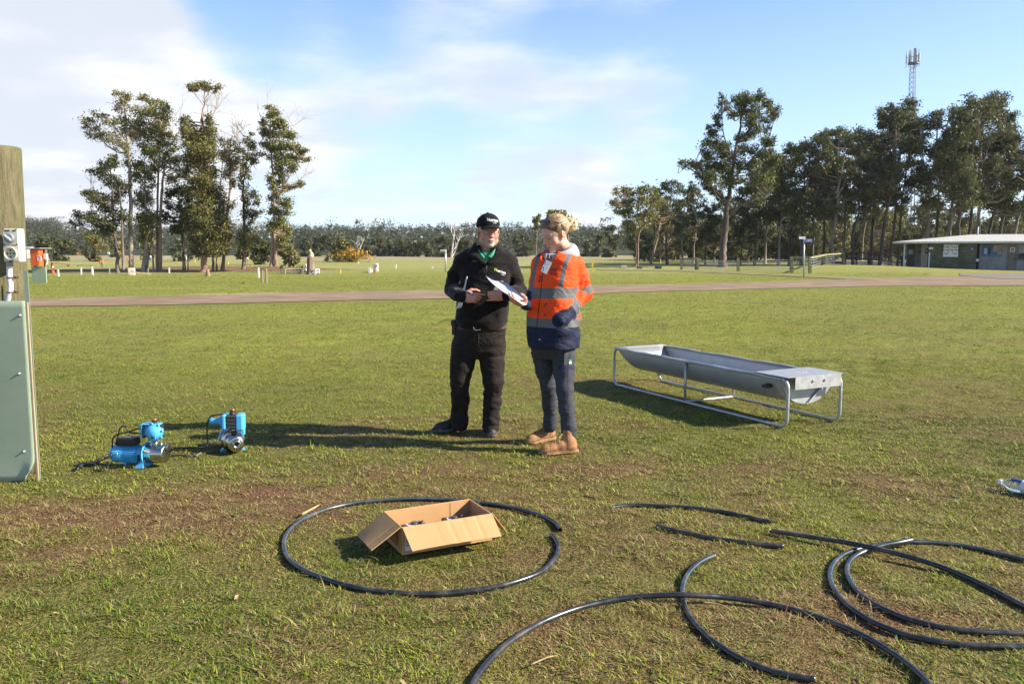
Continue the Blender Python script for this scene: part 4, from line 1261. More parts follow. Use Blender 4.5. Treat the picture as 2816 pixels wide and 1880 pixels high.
# ------------------------------------------------------------------ water trough on its tube frame
def trough():
    o = np.array((1.733, 8.05, 0.0))
    L, W, Hh, dep = 2.60, .62, .425, .245
    ax = np.array((.452, -.892, 0.0)); ax /= np.linalg.norm(ax)      # towards the camera and to the right
    wx = np.array((.892, .452, 0.0)); wx /= np.linalg.norm(wx)      # across, away from the camera
    z0 = float(ground_z(o[0], o[1]))
    org = o + (0, 0, z0)
    pt = lambda l, w_, z: org + ax * l + wx * w_ + np.array((0, 0, z))
    t = thing('water_trough', 'galvanised half round steel water trough on a bent tube frame', 'trough', pt(0, W / 2, 0))
    rt = .0145
    # side frames: a rail on the ground with an upright bent up at each end
    for w_ in (0.0, W):
        l0, l1 = -L / 2, L / 2
        rc = .075
        path = [pt(l0 + .07, w_, Hh - .006)] + [pt(l0 + rc - rc * math.sin(a), w_, Hh - rc + rc * math.cos(a) - .006) for a in np.linspace(.2, math.pi / 2, 6)]
        path += [pt(l0 + rc - rc * math.cos(a), w_, rt + rc - rc * math.sin(a)) for a in np.linspace(0, math.pi / 2, 7)]
        path += [pt(l, w_, rt) for l in np.linspace(l0 + .3, l1 - .3, 5)]
        path += [pt(l1 - rc + rc * math.sin(a), w_, rt + rc - rc * math.cos(a)) for a in np.linspace(0, math.pi / 2, 7)]
        path += [pt(l1 - rc + rc * math.cos(a), w_, Hh - rc + rc * math.sin(a) - .006) for a in np.linspace(0, math.pi / 2 - .2, 6)] + [pt(l1 - .07, w_, Hh - .006)]
        f = MB().tube(path, rt, 12).build('side_frame', MGALVT, t)
    for w_ in (.0, W):
        MB().cyl(pt(-.05, w_, rt), pt(-.05, w_, Hh - .02), .013, n=10).build('upright', MGALVT, t)
    MB().cyl(pt(-.05, 0, rt + .004), pt(-.05, W, rt + .004), .013, n=10).build('cross_brace', MGALVT, t)
    # basin: half-round trough, left end curved up like a boat, right end closed by a flat plate
    Lb0, Lb1 = -L / 2 + .04, L / 2 - .09
    def section(l, k=1.0, inner=0.0):
        a = W / 2 - inner - .012
        d = (dep - inner) * k
        return [pt(l, W / 2 - a * math.cos(q), Hh - d * math.sin(q) ** .85) for q in np.linspace(0, math.pi, 25)]
    m = MB()
    rows = []
    for i in range(9):
        q = i / 8
        rows.append(section(Lb0 + .20 * q ** 1.0, max(.02, math.sqrt(1 - (1 - q) ** 2))))
    rows += [section(l) for l in np.linspace(Lb0 + .26, Lb1, 22)]
    m.sheet(rows)
    m.build('basin', mat('galvanised_sheet', (.36, .365, .36), .5, .3, var=.04, vscale=6, rvar=.06, second=(.33, .34, .34), sscale=14, second_amt=.2), t, thick=.003)
    # rolled rim, slightly wavy along both long sides
    for w_, s_ in ((0.0, -1), (W, 1)):
        r_ = MB()
        rows = []
        for l in np.linspace(Lb0 - .02, Lb1 + .02, 40):
            wv = .0035 * math.sin(l * 9 + w_ * 5) + .0015 * math.sin(l * 23)
            rows.append([pt(l, w_ - s_ * .030, Hh + .001 + wv * .4), pt(l, w_ - s_ * .002, Hh + .006 + wv), pt(l, w_ + s_ * .016, Hh + .004 + wv), pt(l, w_ + s_ * .018, Hh - .016 + wv)])
        r_.sheet(rows)
        r_.build('rim', MGALV, t, thick=.0025)
    e = MB()
    e.sheet([[pt(Lb0 - .03, q, Hh + .008) for q in np.linspace(-.012, W + .012, 6)], [pt(Lb0 + .07, q, Hh + .005) for q in np.linspace(-.012, W + .012, 6)]])
    e.build('end_lip', MGALV, t, thick=.003)
    # sloping tin panel lining the far left end
    en = MB()
    en.sheet([[pt(Lb0 + .065, q, Hh + .003) for q in np.linspace(.03, W - .03, 8)], [pt(Lb0 + .20, q, Hh - .10) for q in np.linspace(.08, W - .08, 8)]])
    en.build('end_liner', MGALV, t, thick=.003)
    # right end plate, with a diagonal crease
    ep = MB()
    sec = section(Lb1 + .004, 1.0, .002)
    ep.prism(sec, ax * .004)
    ep.build('end_plate', MGALV, t)
    st = MB()
    st.bar(pt(Lb1 + .016, W * .80, Hh - .075), pt(Lb1 + .016, W * .50, Hh - dep + .015), .012, .030, up=ax)
    st.build('plate_stiffener', MGALV, t)
    # float-valve cover at the right end with a folded front apron
    cv_ = MB()
    cv_.box(pt(Lb1 - .10, W / 2, Hh + .016), (.40, W + .03, .004), Matrix((tuple(ax), tuple(wx), (0, 0, 1))).transposed())
    cover = cv_.build('valve_cover', MGALV, t)
    ap = MB()
    ap.box(pt(Lb1 + .098, W / 2 + .03, Hh - .040), (.004, W - .08, .108), Matrix((tuple(ax), tuple(wx), (0, 0, 1))).transposed())
    ap.build('front_apron', MGALV, cover)
    for q in (.44, .66):
        MB().lathe([(0, .013), (.004, .013), (.006, .010), (.012, .009)], pt(Lb1 + .100, W * q, Hh - .030), ax, 10).build('bolt', MSTEELB, cover)
    ic = MB()
    for k in range(7):
        ic.box(pt(Lb1 - .08 + .018 * (k % 2), W * (.42 + .032 * k), Hh + .0188), (.012, .012, .0006), Matrix((tuple(ax), tuple(wx), (0, 0, 1))).transposed())
    ic.build('stamped_marking', mat('faint_stamp', (.66, .66, .66), .6), cover)
    MB().lathe([(0, .030), (.045, .030), (.05, .022)], pt(-L / 2 + .42, W / 2, Hh - dep + .012), (0, 0, -1), 16).build('drain_outlet', MPALE, t)
    vb = MB()
    vb.cyl(pt(Lb1 - .14, .045, Hh - .085), pt(Lb1 - .14, -.03, Hh - .085), .020, n=14)
    vb.cyl(pt(Lb1 - .11, .01, Hh - .080), pt(Lb1 - .20, -.012, Hh - .095), .013, n=10)
    vb.build('inlet_fitting', MBLACK, t)
trough()

# ------------------------------------------------------------------ cardboard box
def carton():
    z0 = float(ground_z(-.38, 4.1)) + .014
    A = np.array((-.537, 3.922, z0))                       # near left corner on the ground
    B = np.array((-.103, 4.14, z0))
    ax = (B - A); L = np.linalg.norm(ax); ax /= L
    wx = np.array((-ax[1], ax[0], 0.0)); W = .275
    Hb = .140
    t = thing('cardboard_box', 'open cardboard box with four spread flaps standing inside the pipe ring', 'box', A + ax * L / 2 + wx * W / 2)
    pt = lambda l, w_, z: A + ax * l + wx * w_ + np.array((0, 0, z))
    th = .005
    def wall(name, p0, p1, inward):
        m = MB()
        up = np.array((0, 0, Hb))
        m.prism([p0, p1, p1 + up, p0 + up], inward * th)
        return m.build(name, MCARD, t)
    wall('front_panel', pt(0, 0, 0), pt(L, 0, 0), wx)
    wall('back_panel', pt(0, W, 0), pt(L, W, 0), -wx)
    wall('side_panel', pt(0, th, 0), pt(0, W - th, 0), ax)
    wall('side_panel', pt(L, th, 0), pt(L, W - th, 0), -ax)
    MB().prism([pt(th, th, .002), pt(L - th, th, .002), pt(L - th, W - th, .002), pt(th, W - th, .002)], (0, 0, .005)).build('base_panel', MCARD, t)
    def flap(name, p0, p1, outd, ang, w_, skew=0.0, creases=(), curl=0.0):
        """a flap hinged on p0-p1 that leans outwards; ang below the horizontal"""
        d = outd * math.cos(ang) + np.array((0, 0, -math.sin(ang)))
        e = (p1 - p0)
        rows = []
        N, K = 26, 5
        nrm = np.cross(e / np.linalg.norm(e), d)
        if nrm[2] < 0: nrm = -nrm
        for k in range(K):
            row = []
            for i in range(N + 1):
                q = i / N
                off = curl * (k / (K - 1)) ** 2 * math.sin(q * math.pi * 1.3 + .4)
                for c in creases:
                    off -= .0032 * math.exp(-((q - c) / .012) ** 2)
                row.append(p0 + e * (q * (1 - .02 * k / K) + .01 * k / K) + d * (w_ + skew * q) * k / (K - 1) + nrm * off)
            rows.append(row)
        m = MB().sheet(rows, smooth=False)
        return m.build(name, [MCARD], t, thick=.0042)
    flap('flap', pt(.002, -.004, Hb), pt(L - .002, -.004, Hb), -wx, math.radians(32), .150, -.006, (.36, .49, .665, .80), .006)
    flap('flap', pt(-.004, .006, Hb), pt(-.004, W - .006, Hb), -ax, math.radians(33), .175, .0, (.22,), .006)
    flap('flap', pt(L + .004, W - .006, Hb), pt(L + .004, .006, Hb), ax, math.radians(52), .150, 0, (), .004)
    flap('flap', pt(L - .002, W + .004, Hb), pt(.002, W + .004, Hb), wx, math.radians(58), .140, 0, (), .004)
    # inside joint crease and label
    MB().box(pt(L * .755, W - th - .0012, Hb / 2), (.0025, .0015, Hb * .96), Matrix((tuple(ax), tuple(wx), (0, 0, 1))).transposed()).build('joint_crease', MCARDE, t)
    lb = MB().box(pt(.058, -.0012, .062), (.085, .0015, .085), Matrix((tuple(ax), tuple(wx), (0, 0, 1))).transposed()).build('shipping_label', MPAPER, t)
    ln = MB()
    for k in range(5):
        ln.box(pt(.046 + .004 * (k % 2), -.0026, .094 - k * .012), (.05, .0006, .0035), Matrix((tuple(ax), tuple(wx), (0, 0, 1))).transposed())
    ln.build('label_lines', MINK, lb)
    ml = MB()
    for a, b in (((.07, .03), (.20, .03)), ((.20, .03), (.20, .115)), ((.07, .03), (.07, .115)), ((.07, .115), (.20, .115))):
        pa, pb = pt(-.0014, a[0], a[1]), pt(-.0014, b[0], b[1])
        ml.bar(pa, pb, .0030, .0012, up=ax)
    ml.build('printed_frame', mat('brown_print', (.10, .055, .03), .8), t)
    # contents: wrapped fittings
    r = np.random.default_rng(2)
    Rm = Matrix((tuple(ax), tuple(wx), (0, 0, 1))).transposed()
    spots = [(.10, .09), (.25, .10), (.40, .11), (.14, .21), (.36, .20)]
    def bag(name, lab, k, l, w_, material, hx):
        m = MB()
        Rz = Rm @ Matrix.Rotation(r.normal() * .25, 3, 'Z')
        c = pt(l, w_, .007 + hx / 2)
        m.box(c, (.125, .085, hx), Rz)
        o_ = thing(name, lab, 'fitting', pt(l, w_, .007))
        m.build('casing', material, o_, bevel=.008)
        mm = MB()
        mm.cyl(c + np.array((0, 0, hx / 2)), c + np.array((0, 0, hx / 2 + .012)), .018, n=12)
        mm.cyl(c + ax * .03 + np.array((0, 0, hx / 2 - .004)), c + ax * .052 + np.array((0, 0, hx / 2 + .006)), .012, n=10)
        mm.build('connector', MDKGREY, o_)
        lb = MB().box(c - ax * .018 + np.array((0, 0, hx / 2 + .0012)), (.042, .05, .0015), Rz)
        lb.build('paper_tag', MPAPER, o_)
        return o_
    cols = [MBLACK, MDKGREY]
    names = ['nearest the left flap', 'in the middle near the front flap', 'by the right front corner', 'by the back left corner', 'by the back right corner']
    for k, (l, w_) in enumerate(spots):
        bag('pipe_fitting', f'black plastic pipe fitting inside the box {names[k]}', k, l, w_, cols[k % 2], .062 + .014 * r.random())['group'] = 'black fittings inside the cardboard box'
carton()

# ------------------------------------------------------------------ black poly pipes
PR = .0122
def pipe(label, pix, lift=None, closed=False, r=PR, raise_=0.0):
    """pix: (u, v) photo pixels of the pipe's centre line where it lies on the turf; lift: extra height along it"""
    pts = []
    for i, q in enumerate(pix):
        u, v = q[0], q[1]
        h = r + .002 + (q[2] if len(q) > 2 else 0.0)
        d = ray(u, v)
        t_ = (h + 0.0 - H_CAM) / d[2]
        x, y = d[0] * t_, d[1] * t_
        for _ in range(2):
            t_ = (h + float(ground_z(x, y)) * .6 - H_CAM) / d[2]
            x, y = d[0] * t_, d[1] * t_
        pts.append(np.array((x, y, H_CAM + d[2] * t_)))
    c = catmull(pts, 12)
    org = c[0]
    n = 20
    m = MB().tube(c, r, n, hollow=.80)
    # thin blue identification stripes, their colour lightened to stand in for sky sheen
    nb = (len(c) - 1) * n
    for i in range(nb):
        if i % n in (2, 12):
            m.mi[i] = 1
    o = m.build('poly_pipe', [MPIPE, MPIPEB], None, org, fix=False)
    return tag(o, label, 'pipe', 'black poly pipe lengths lying on the grass')
S = 1.19881
d2 = lambda L_: [(a * S, b * S, *rest) for a, b, *rest in L_]
ringpts = [(1285, 1215), (1272, 1198), (1235, 1180), (1180, 1165), (1110, 1153), (1030, 1146), (950, 1144), (870, 1148), (800, 1156), (740, 1171), (690, 1194), (660, 1222), (651, 1250), (660, 1278), (690, 1303), (740, 1325), (800, 1343), (870, 1355), (950, 1361), (1030, 1359), (1110, 1350), (1180, 1334), (1240, 1311), (1272, 1282), (1281, 1255), (1275, 1238), (1265, 1226)]
pipe('long length of black poly pipe laid in a near full ring around the box', d2(ringpts))
pipe('short curved black pipe offcut pointing from the ring towards the bottle', d2([(1404, 1163), (1450, 1158), (1510, 1160), (1580, 1164), (1650, 1172), (1710, 1184), (1768, 1197)]))
pipe('short nearly straight black pipe offcut below the curved offcut', d2([(1507, 1205), (1560, 1219), (1630, 1233), (1700, 1243), (1750, 1248), (1797, 1252)]))
pipe('black pipe bent like a hook with its pale upper end free', d2([(1639, 1273), (1608, 1288), (1583, 1310), (1568, 1338), (1566, 1366), (1574, 1398), (1598, 1434), (1640, 1473), (1700, 1510), (1760, 1535), (1815, 1549), (1870, 1557)]))
pipe('long black pipe arching up from the bottom edge over the hooked pipe', d2([(1076, 1590), (1092, 1555), (1125, 1512), (1175, 1467), (1250, 1423), (1340, 1390), (1440, 1370, .006), (1540, 1364, .026), (1600, 1365, .026), (1680, 1371, .012), (1780, 1388), (1880, 1416), (1980, 1457), (2070, 1513), (2125, 1562), (2150, 1595)]))
pipe('straight black pipe running under the loops from the offcuts to the right edge', d2([(1767, 1216, .012), (1850, 1229, .014), (1920, 1240, .020), (1975, 1250, .030), (2050, 1267, .026), (2140, 1293, .012), (2220, 1324), (2290, 1358), (2350, 1390), (2420, 1430), (2500, 1486), (2560, 1540)]))
pipe('outer black pipe loop sweeping around to the bottom right corner', d2([(2640, 1440), (2665, 1405), (2625, 1368), (2540, 1332), (2440, 1306), (2350, 1284), (2270, 1264), (2190, 1249), (2110, 1243), (2040, 1246, .004), (1980, 1256, .0), (1935, 1272), (1910, 1296), (1904, 1322), (1915, 1354), (1945, 1388), (1990, 1419), (2050, 1446), (2120, 1465), (2200, 1477), (2280, 1481), (2360, 1482), (2450, 1478), (2540, 1466), (2600, 1452)]))
pipe('inner black pipe loop nested inside the outer loop with its end showing above', d2([(2093, 1237, .030), (2060, 1244, .032), (2020, 1252, .026), (1978, 1266, .010), (1952, 1284), (1943, 1306), (1950, 1332), (1975, 1364), (2020, 1393), (2080, 1418), (2150, 1436), (2230, 1447), (2300, 1451), (2380, 1452), (2460, 1448), (2540, 1434), (2600, 1408)]))

# ------------------------------------------------------------------ sticks on the turf
def stick(label, a, b, r0, bend=.01):
    p0, p1 = G(*a), G(*b)
    p0 = p0 + (0, 0, r0 + .016); p1 = p1 + (0, 0, r0 + .016)
    mid = (p0 + p1) / 2 + np.array((.012, bend, .004))
    o = MB().tube(catmull([p0, mid, p1], 6), [r0 * (1 - .04 * i) for i in range(13)], 7).build('stick', mat('dry_stick', (.42, .27, .13), .85, var=.3, vscale=30), None, p0)
    tag(o, label, 'stick')
stick('short pale brown stick lying just outside the pipe ring at upper left', (829, 1425), (878, 1398), .007)
stick('thin straw coloured twig in front of the pipe arch', (1932, 1668), (2010, 1690), .0045)
stick('thin dry twig lying on the turf near the bottom centre', (1460, 1840), (1530, 1815), .0035)

# ------------------------------------------------------------------ plastic bottle at the right edge
def bottle():
    a = G(2746, 1345); b = G(2866, 1372)
    d = b - a; d[2] = 0; d /= np.linalg.norm(d)
    r_ = .042
    z = float(ground_z(*(a[:2]))) + r_ + .012
    a = np.array((a[0], a[1] + .0, z - .004))
    t = thing('plastic_bottle', 'clear plastic drink bottle lying on its side by the right edge', 'bottle', a)
    mp = mat('clear_plastic', (.86, .90, .94), .08, var=0, trans=.85, spec=.5, ior=1.2)
    prof = [(.018, .0135), (.03, .014), (.038, .017), (.055, .030), (.075, .039), (.10, r_), (.135, r_ * .97), (.14, r_), (.24, r_), (.245, r_ * .96), (.28, r_), (.30, r_ * .93), (.305, r_ * .6)]
    MB().lathe(prof, a, d, 28).build('bottle_body', mp, t)
    MB().lathe([(0, .014), (.002, .0165), (.022, .0165), (.023, .014)], a - d * .003, d, 24).build('cap', mat('white_cap', (.78, .80, .80), .35, var=.02), t)
    MB().lathe([(.142, r_ + .0012), (.238, r_ + .0012)], a, d, 28, caps=False).build('paper_band', mat('pale_wrapper', (.62, .66, .68), .5, var=.08, vscale=30), t)
    up = np.array((0, 0, 1.0)); sd = np.cross(d, up)
    pn = MB()
    rows = []
    for q in np.linspace(.078, .138, 8):
        rad = np.interp(q, [k[0] for k in prof], [k[1] for k in prof]) + .0012
        rows.append([a + d * q + (up * math.sin(t_) + sd * math.cos(t_)) * rad for t_ in np.linspace(.75, 1.75, 8)])
    pn.sheet(rows).build('blue_panel', mat('navy_wrapper', (.03, .05, .20), .35, var=.05), t)
bottle()
# ------------------------------------------------------------------ two jet pumps
def cable(m, pts, r=.0055):
    m.tube(catmull(pts, 9), r, 8)
def pump_one():
    g0 = G(392, 1288)
    yaw = math.radians(-6)
    ax = np.array((math.cos(yaw), math.sin(yaw), 0.0))           # motor -> wet end, image right
    fw = np.array((ax[1], -ax[0], 0.0))                             # towards the camera
    up = np.array((0, 0, 1.0))
    S_ = 2.53e-3                                                  # metres per photo pixel here
    t = thing('jet_pump', 'blue jet pump lying side on with long stainless barrel and black capacitor box', 'pump', g0, 'blue water pumps on the grass')
    org = g0 + fw * -.07
    pt = lambda l, f, z: org + ax * l + fw * f + up * z
    # l measured from the flange (u = 413); z from the ground
    l_of = lambda u: (u - 413) * S_
    zc, R = .086, .062
    # motor shell with cooling fins
    m = MB()
    m.lathe([(0, R * .80), (.012, R * .94), (.030, R), (.098, R), (.102, R * .95)], pt(l_of(313), 0, zc), ax, 36)
    shell = m.build('motor_end_cover', MBLUEP, t)
    m = MB()
    m.lathe([(0, R * .88), (.120, R * .88)], pt(l_of(343), 0, zc), ax, 36, caps=False)
    for k in range(30):
        a = 2 * math.pi * k / 30
        c0 = pt(l_of(344), 0, zc); c1 = pt(l_of(390), 0, zc)
        rad = fw * math.cos(a) + up * math.sin(a)
        m.bar(c0 + rad * R * .93, c1 + rad * R * .93, R * .20, .0042, up=np.cross(ax, rad))
    m.build('finned_motor', MBLUEP, t)
    # bracket cone to the flange
    m = MB()
    m.lathe([(0, R * .90), (.022, R * .92), (.040, R * 1.05), (.052, R * 1.22)], pt(l_of(388), 0, zc), ax, 36)
    m.build('motor_bracket', MBLUEP, t)
    m = MB()
    m.lathe([(0, R * 1.28), (.008, R * 1.30), (.010, R * 1.30)], pt(l_of(410), 0, zc + .004), ax, 40)
    fl = m.build('flange', MBLUEP, t)
    for a in (.5, 2.6, 3.7, 5.7):
        MB().cyl(pt(l_of(416), R * 1.12 * math.cos(a), zc + .004 + R * 1.12 * math.sin(a)), pt(l_of(419), R * 1.12 * math.cos(a), zc + .004 + R * 1.12 * math.sin(a)), .006, n=8).build('bolt', MSTEELB, fl)
    for s in (-1, 1):
        m = MB()
        m.box(pt(l_of(404), R * .93 * s * 1.0 + .012, zc - .01), (.022, .006, .040), Matrix((tuple(ax), tuple(fw), tuple(up))).transposed())
        m.build('vent_slot', MBLACK, t)
    # foot
    m = MB()
    q = [pt(l_of(386), .075, .002), pt(l_of(414), .075, .002), pt(l_of(414), .060, .055), pt(l_of(408), .055, .055)]
    m.prism(q, -fw * .015)
    q = [pt(l_of(386), -.055, .002), pt(l_of(414), -.055, .002), pt(l_of(414), -.040, .055), pt(l_of(408), -.04, .055)]
    m.prism(q, -fw * .015)
    m.box(pt(l_of(403), .005, .004), (.060, .15, .006), Matrix((tuple(ax), tuple(fw), tuple(up))).transposed())
    m.build('foot', MBLUEP, t)
    MB().box(pt(l_of(357), .02, .018), (.014, .05, .034), Matrix((tuple(ax), tuple(fw), tuple(up))).transposed()).build('motor_foot', MBLUEP, t)
    # stainless barrel
    Rb = .0655
    m = MB()
    m.lathe([(0, Rb), (.045, Rb), (.047, Rb * 1.03), (.052, Rb * 1.03), (.054, Rb), (.118, Rb), (.127, Rb * .96), (.131, Rb * .88), (.132, .02)], pt(l_of(416), 0, zc + .006), ax, 44)
    br = m.build('pump_barrel', MINOX, t)
    m = MB()
    m.cyl(pt(l_of(462), 0, zc + .052), pt(l_of(476), 0, zc + .052), .021, n=20)
    m.cyl(pt(l_of(474), 0, zc + .052), pt(l_of(476.5), 0, zc + .052), .0235, n=20)
    m.build('inlet_nozzle', MINOX, br)
    MB().cyl(pt(l_of(476.6), 0, zc + .052), pt(l_of(476.9), 0, zc + .052), .016, n=18).build('inlet_bore', MBLACK, br)
    MB().lathe([(0, .014), (.012, .014), (.014, .009), (.02, .009)], pt(l_of(453), .0, zc + Rb + .002), up, 12).build('filler_plug', MINOX, br)
    # capacitor box
    m = MB()
    R3 = Matrix((tuple(ax), tuple(fw), tuple(up))).transposed()
    m.box(pt(l_of(364), .012, zc + R + .030), (.132, .085, .058), R3)
    cb = m.build('capacitor_box', MBLACK, t, bevel=.012)
    MB().box(pt(l_of(364), .012, zc + R + .0605), (.062, .030, .0012), R3).build('rating_plate', mat('rating_plate_grey', (.30, .34, .40), .5), cb)
    MB().cyl(pt(l_of(338), .012, zc + R + .020), pt(l_of(326), .012, zc + R + .010), .013, n=12).build('cable_gland', MBLACK, cb)
    # name plate and screw on the end cover
    MB().ball(pt(l_of(339), R * .97, zc + .012), .006, 6).build('cover_screw', MSTEELB, shell)
    # riser and pressure controller
    MB().lathe([(0, .021), (.018, .021), (.02, .017), (.05, .017)], pt(l_of(437), 0, zc + Rb), up, 18).build('outlet_riser', MINOX, t)
    zk = P(438, 1187, org[1])[2] - org[2]
    kc = pt(l_of(438), 0, zk)
    ctr = MB()
    ctr.lathe([(-.030, .050), (.0, .052), (.012, .060), (.020, .061), (.024, .056), (.046, .044), (.058, .028), (.062, .010)], kc, fw, 32)
    for k in range(8):
        a = 2 * math.pi * k / 8 + .2
        c = kc + (ax * math.cos(a) + up * math.sin(a)) * .060
        ctr.cyl(c + fw * .006, c + fw * .026, .009, n=10)
    con = ctr.build('pressure_controller', MBLUEP, t)
    sb = MB()
    for k in range(8):
        a = 2 * math.pi * k / 8 + .2
        c = kc + (ax * math.cos(a) + up * math.sin(a)) * .060
        sb.cyl(c + fw * .0262, c + fw * .0275, .0045, n=8)
    c = kc + ax * .014 - up * .026
    sb.cyl(c + fw * .046, c + fw * .062, .0085, n=12)
    sb.build('dark_screws', MBLACK, con)
    MB().cyl(c + fw * .02, c + fw * .056, .0185, n=18).build('dome_boss', MBLUEP, con)
    bb = MB()
    bb.box(kc - ax * .050 - fw * .018 + up * .006, (.070, .075, .088), R3)
    bb.box(kc - fw * .028, (.085, .05, .098), R3)
    bk = bb.build('switch_housing', MBLACK, con, bevel=.010)
    lid = MB()
    lid.box(kc - ax * .035 - fw * .020 + up * .053, (.125, .078, .010), R3)
    lid.box(kc - ax * .088 - fw * .018 + up * .004, (.010, .078, .098), R3)
    for k in range(5):
        lid.box(kc - ax * .062 + fw * .021 + up * (.030 - k * .012), (.026, .004, .005), R3)
    lid.build('switch_lid', MBLUEP, con, bevel=.003)
    for dz in (.022, -.016):
        MB().cyl(kc - ax * .092 - fw * .012 + up * dz, kc - ax * .118 - fw * .012 + up * dz, .0125, .0105, 14).build('cable_gland', MBLUEP, con)
    tp = kc - fw * .018 - ax * .012
    MB().lathe([(.045, .019), (.062, .019), (.063, .016), (.078, .016)], tp, up, 16).build('outlet_union', MBLACK, con)
    MB().lathe([(.078, .0175), (.092, .0175), (.092, .013), (.080, .012)], tp, up, 16).build('outlet_thread', MCOPPER, con)
    # cables
    g1 = kc - ax * .118 - fw * .012 + up * .022
    g2 = kc - ax * .118 - fw * .012 - up * .016
    w3 = lambda u, v, f=0.0: P(u, v, org[1] - f)
    cb1 = MB(); cable(cb1, [g1, w3(366, 1182), w3(350, 1188), w3(326, 1193), w3(312, 1203), w3(309, 1222), w3(310, 1240, .02), w3(303, 1253, .05), w3(285, 1262, .06), w3(262, 1272, .06), G(240, 1277) + (0, 0, .01), G(228, 1284) + (0, 0, .01), G(218, 1293) + (0, 0, .012)])
    cb1.build('supply_cable', MBLACK, t)
    cb2 = MB(); cable(cb2, [g2, w3(372, 1190), w3(356, 1187), w3(346, 1174), w3(338, 1171), w3(330, 1178), w3(325, 1196), w3(321, 1213), w3(326, 1222), pt(l_of(327), .012, zc + R + .012)])
    cb2.build('motor_lead', MBLACK, t)
    cb3 = MB(); cable(cb3, [G(314, 1262) + (0, .06, .035), G(295, 1262) + (0, 0, .04), G(277, 1268) + (0, 0, .02), G(262, 1280) + (0, 0, .01), G(282, 1288) + (0, 0, .01), G(310, 1290) + (0, 0, .01), G(322, 1291) + (0, 0, .01)], .0055)
    cable(cb3, [G(258, 1288) + (0, 0, .01), G(262, 1296) + (0, 0, .01), G(285, 1294) + (0, 0, .01), G(306, 1280) + (0, 0, .02), G(312, 1273) + (0, .03, .04)], .0055)
    cb3.build('coiled_cable', MBLACK, t)
    pl = MB()
    a, b = G(226, 1286) + (0, 0, .02), G(217, 1294) + (0, 0, .02)
    pl.tube([a, (a + b) / 2, b], [.011, .017, .019], 12)
    pg = pl.build('plug', MBLACK, t)
    MB().bar(b, b + (b - a) * .4, .003, .010).build('plug_pin', MSTEELB, pg)
pump_one()

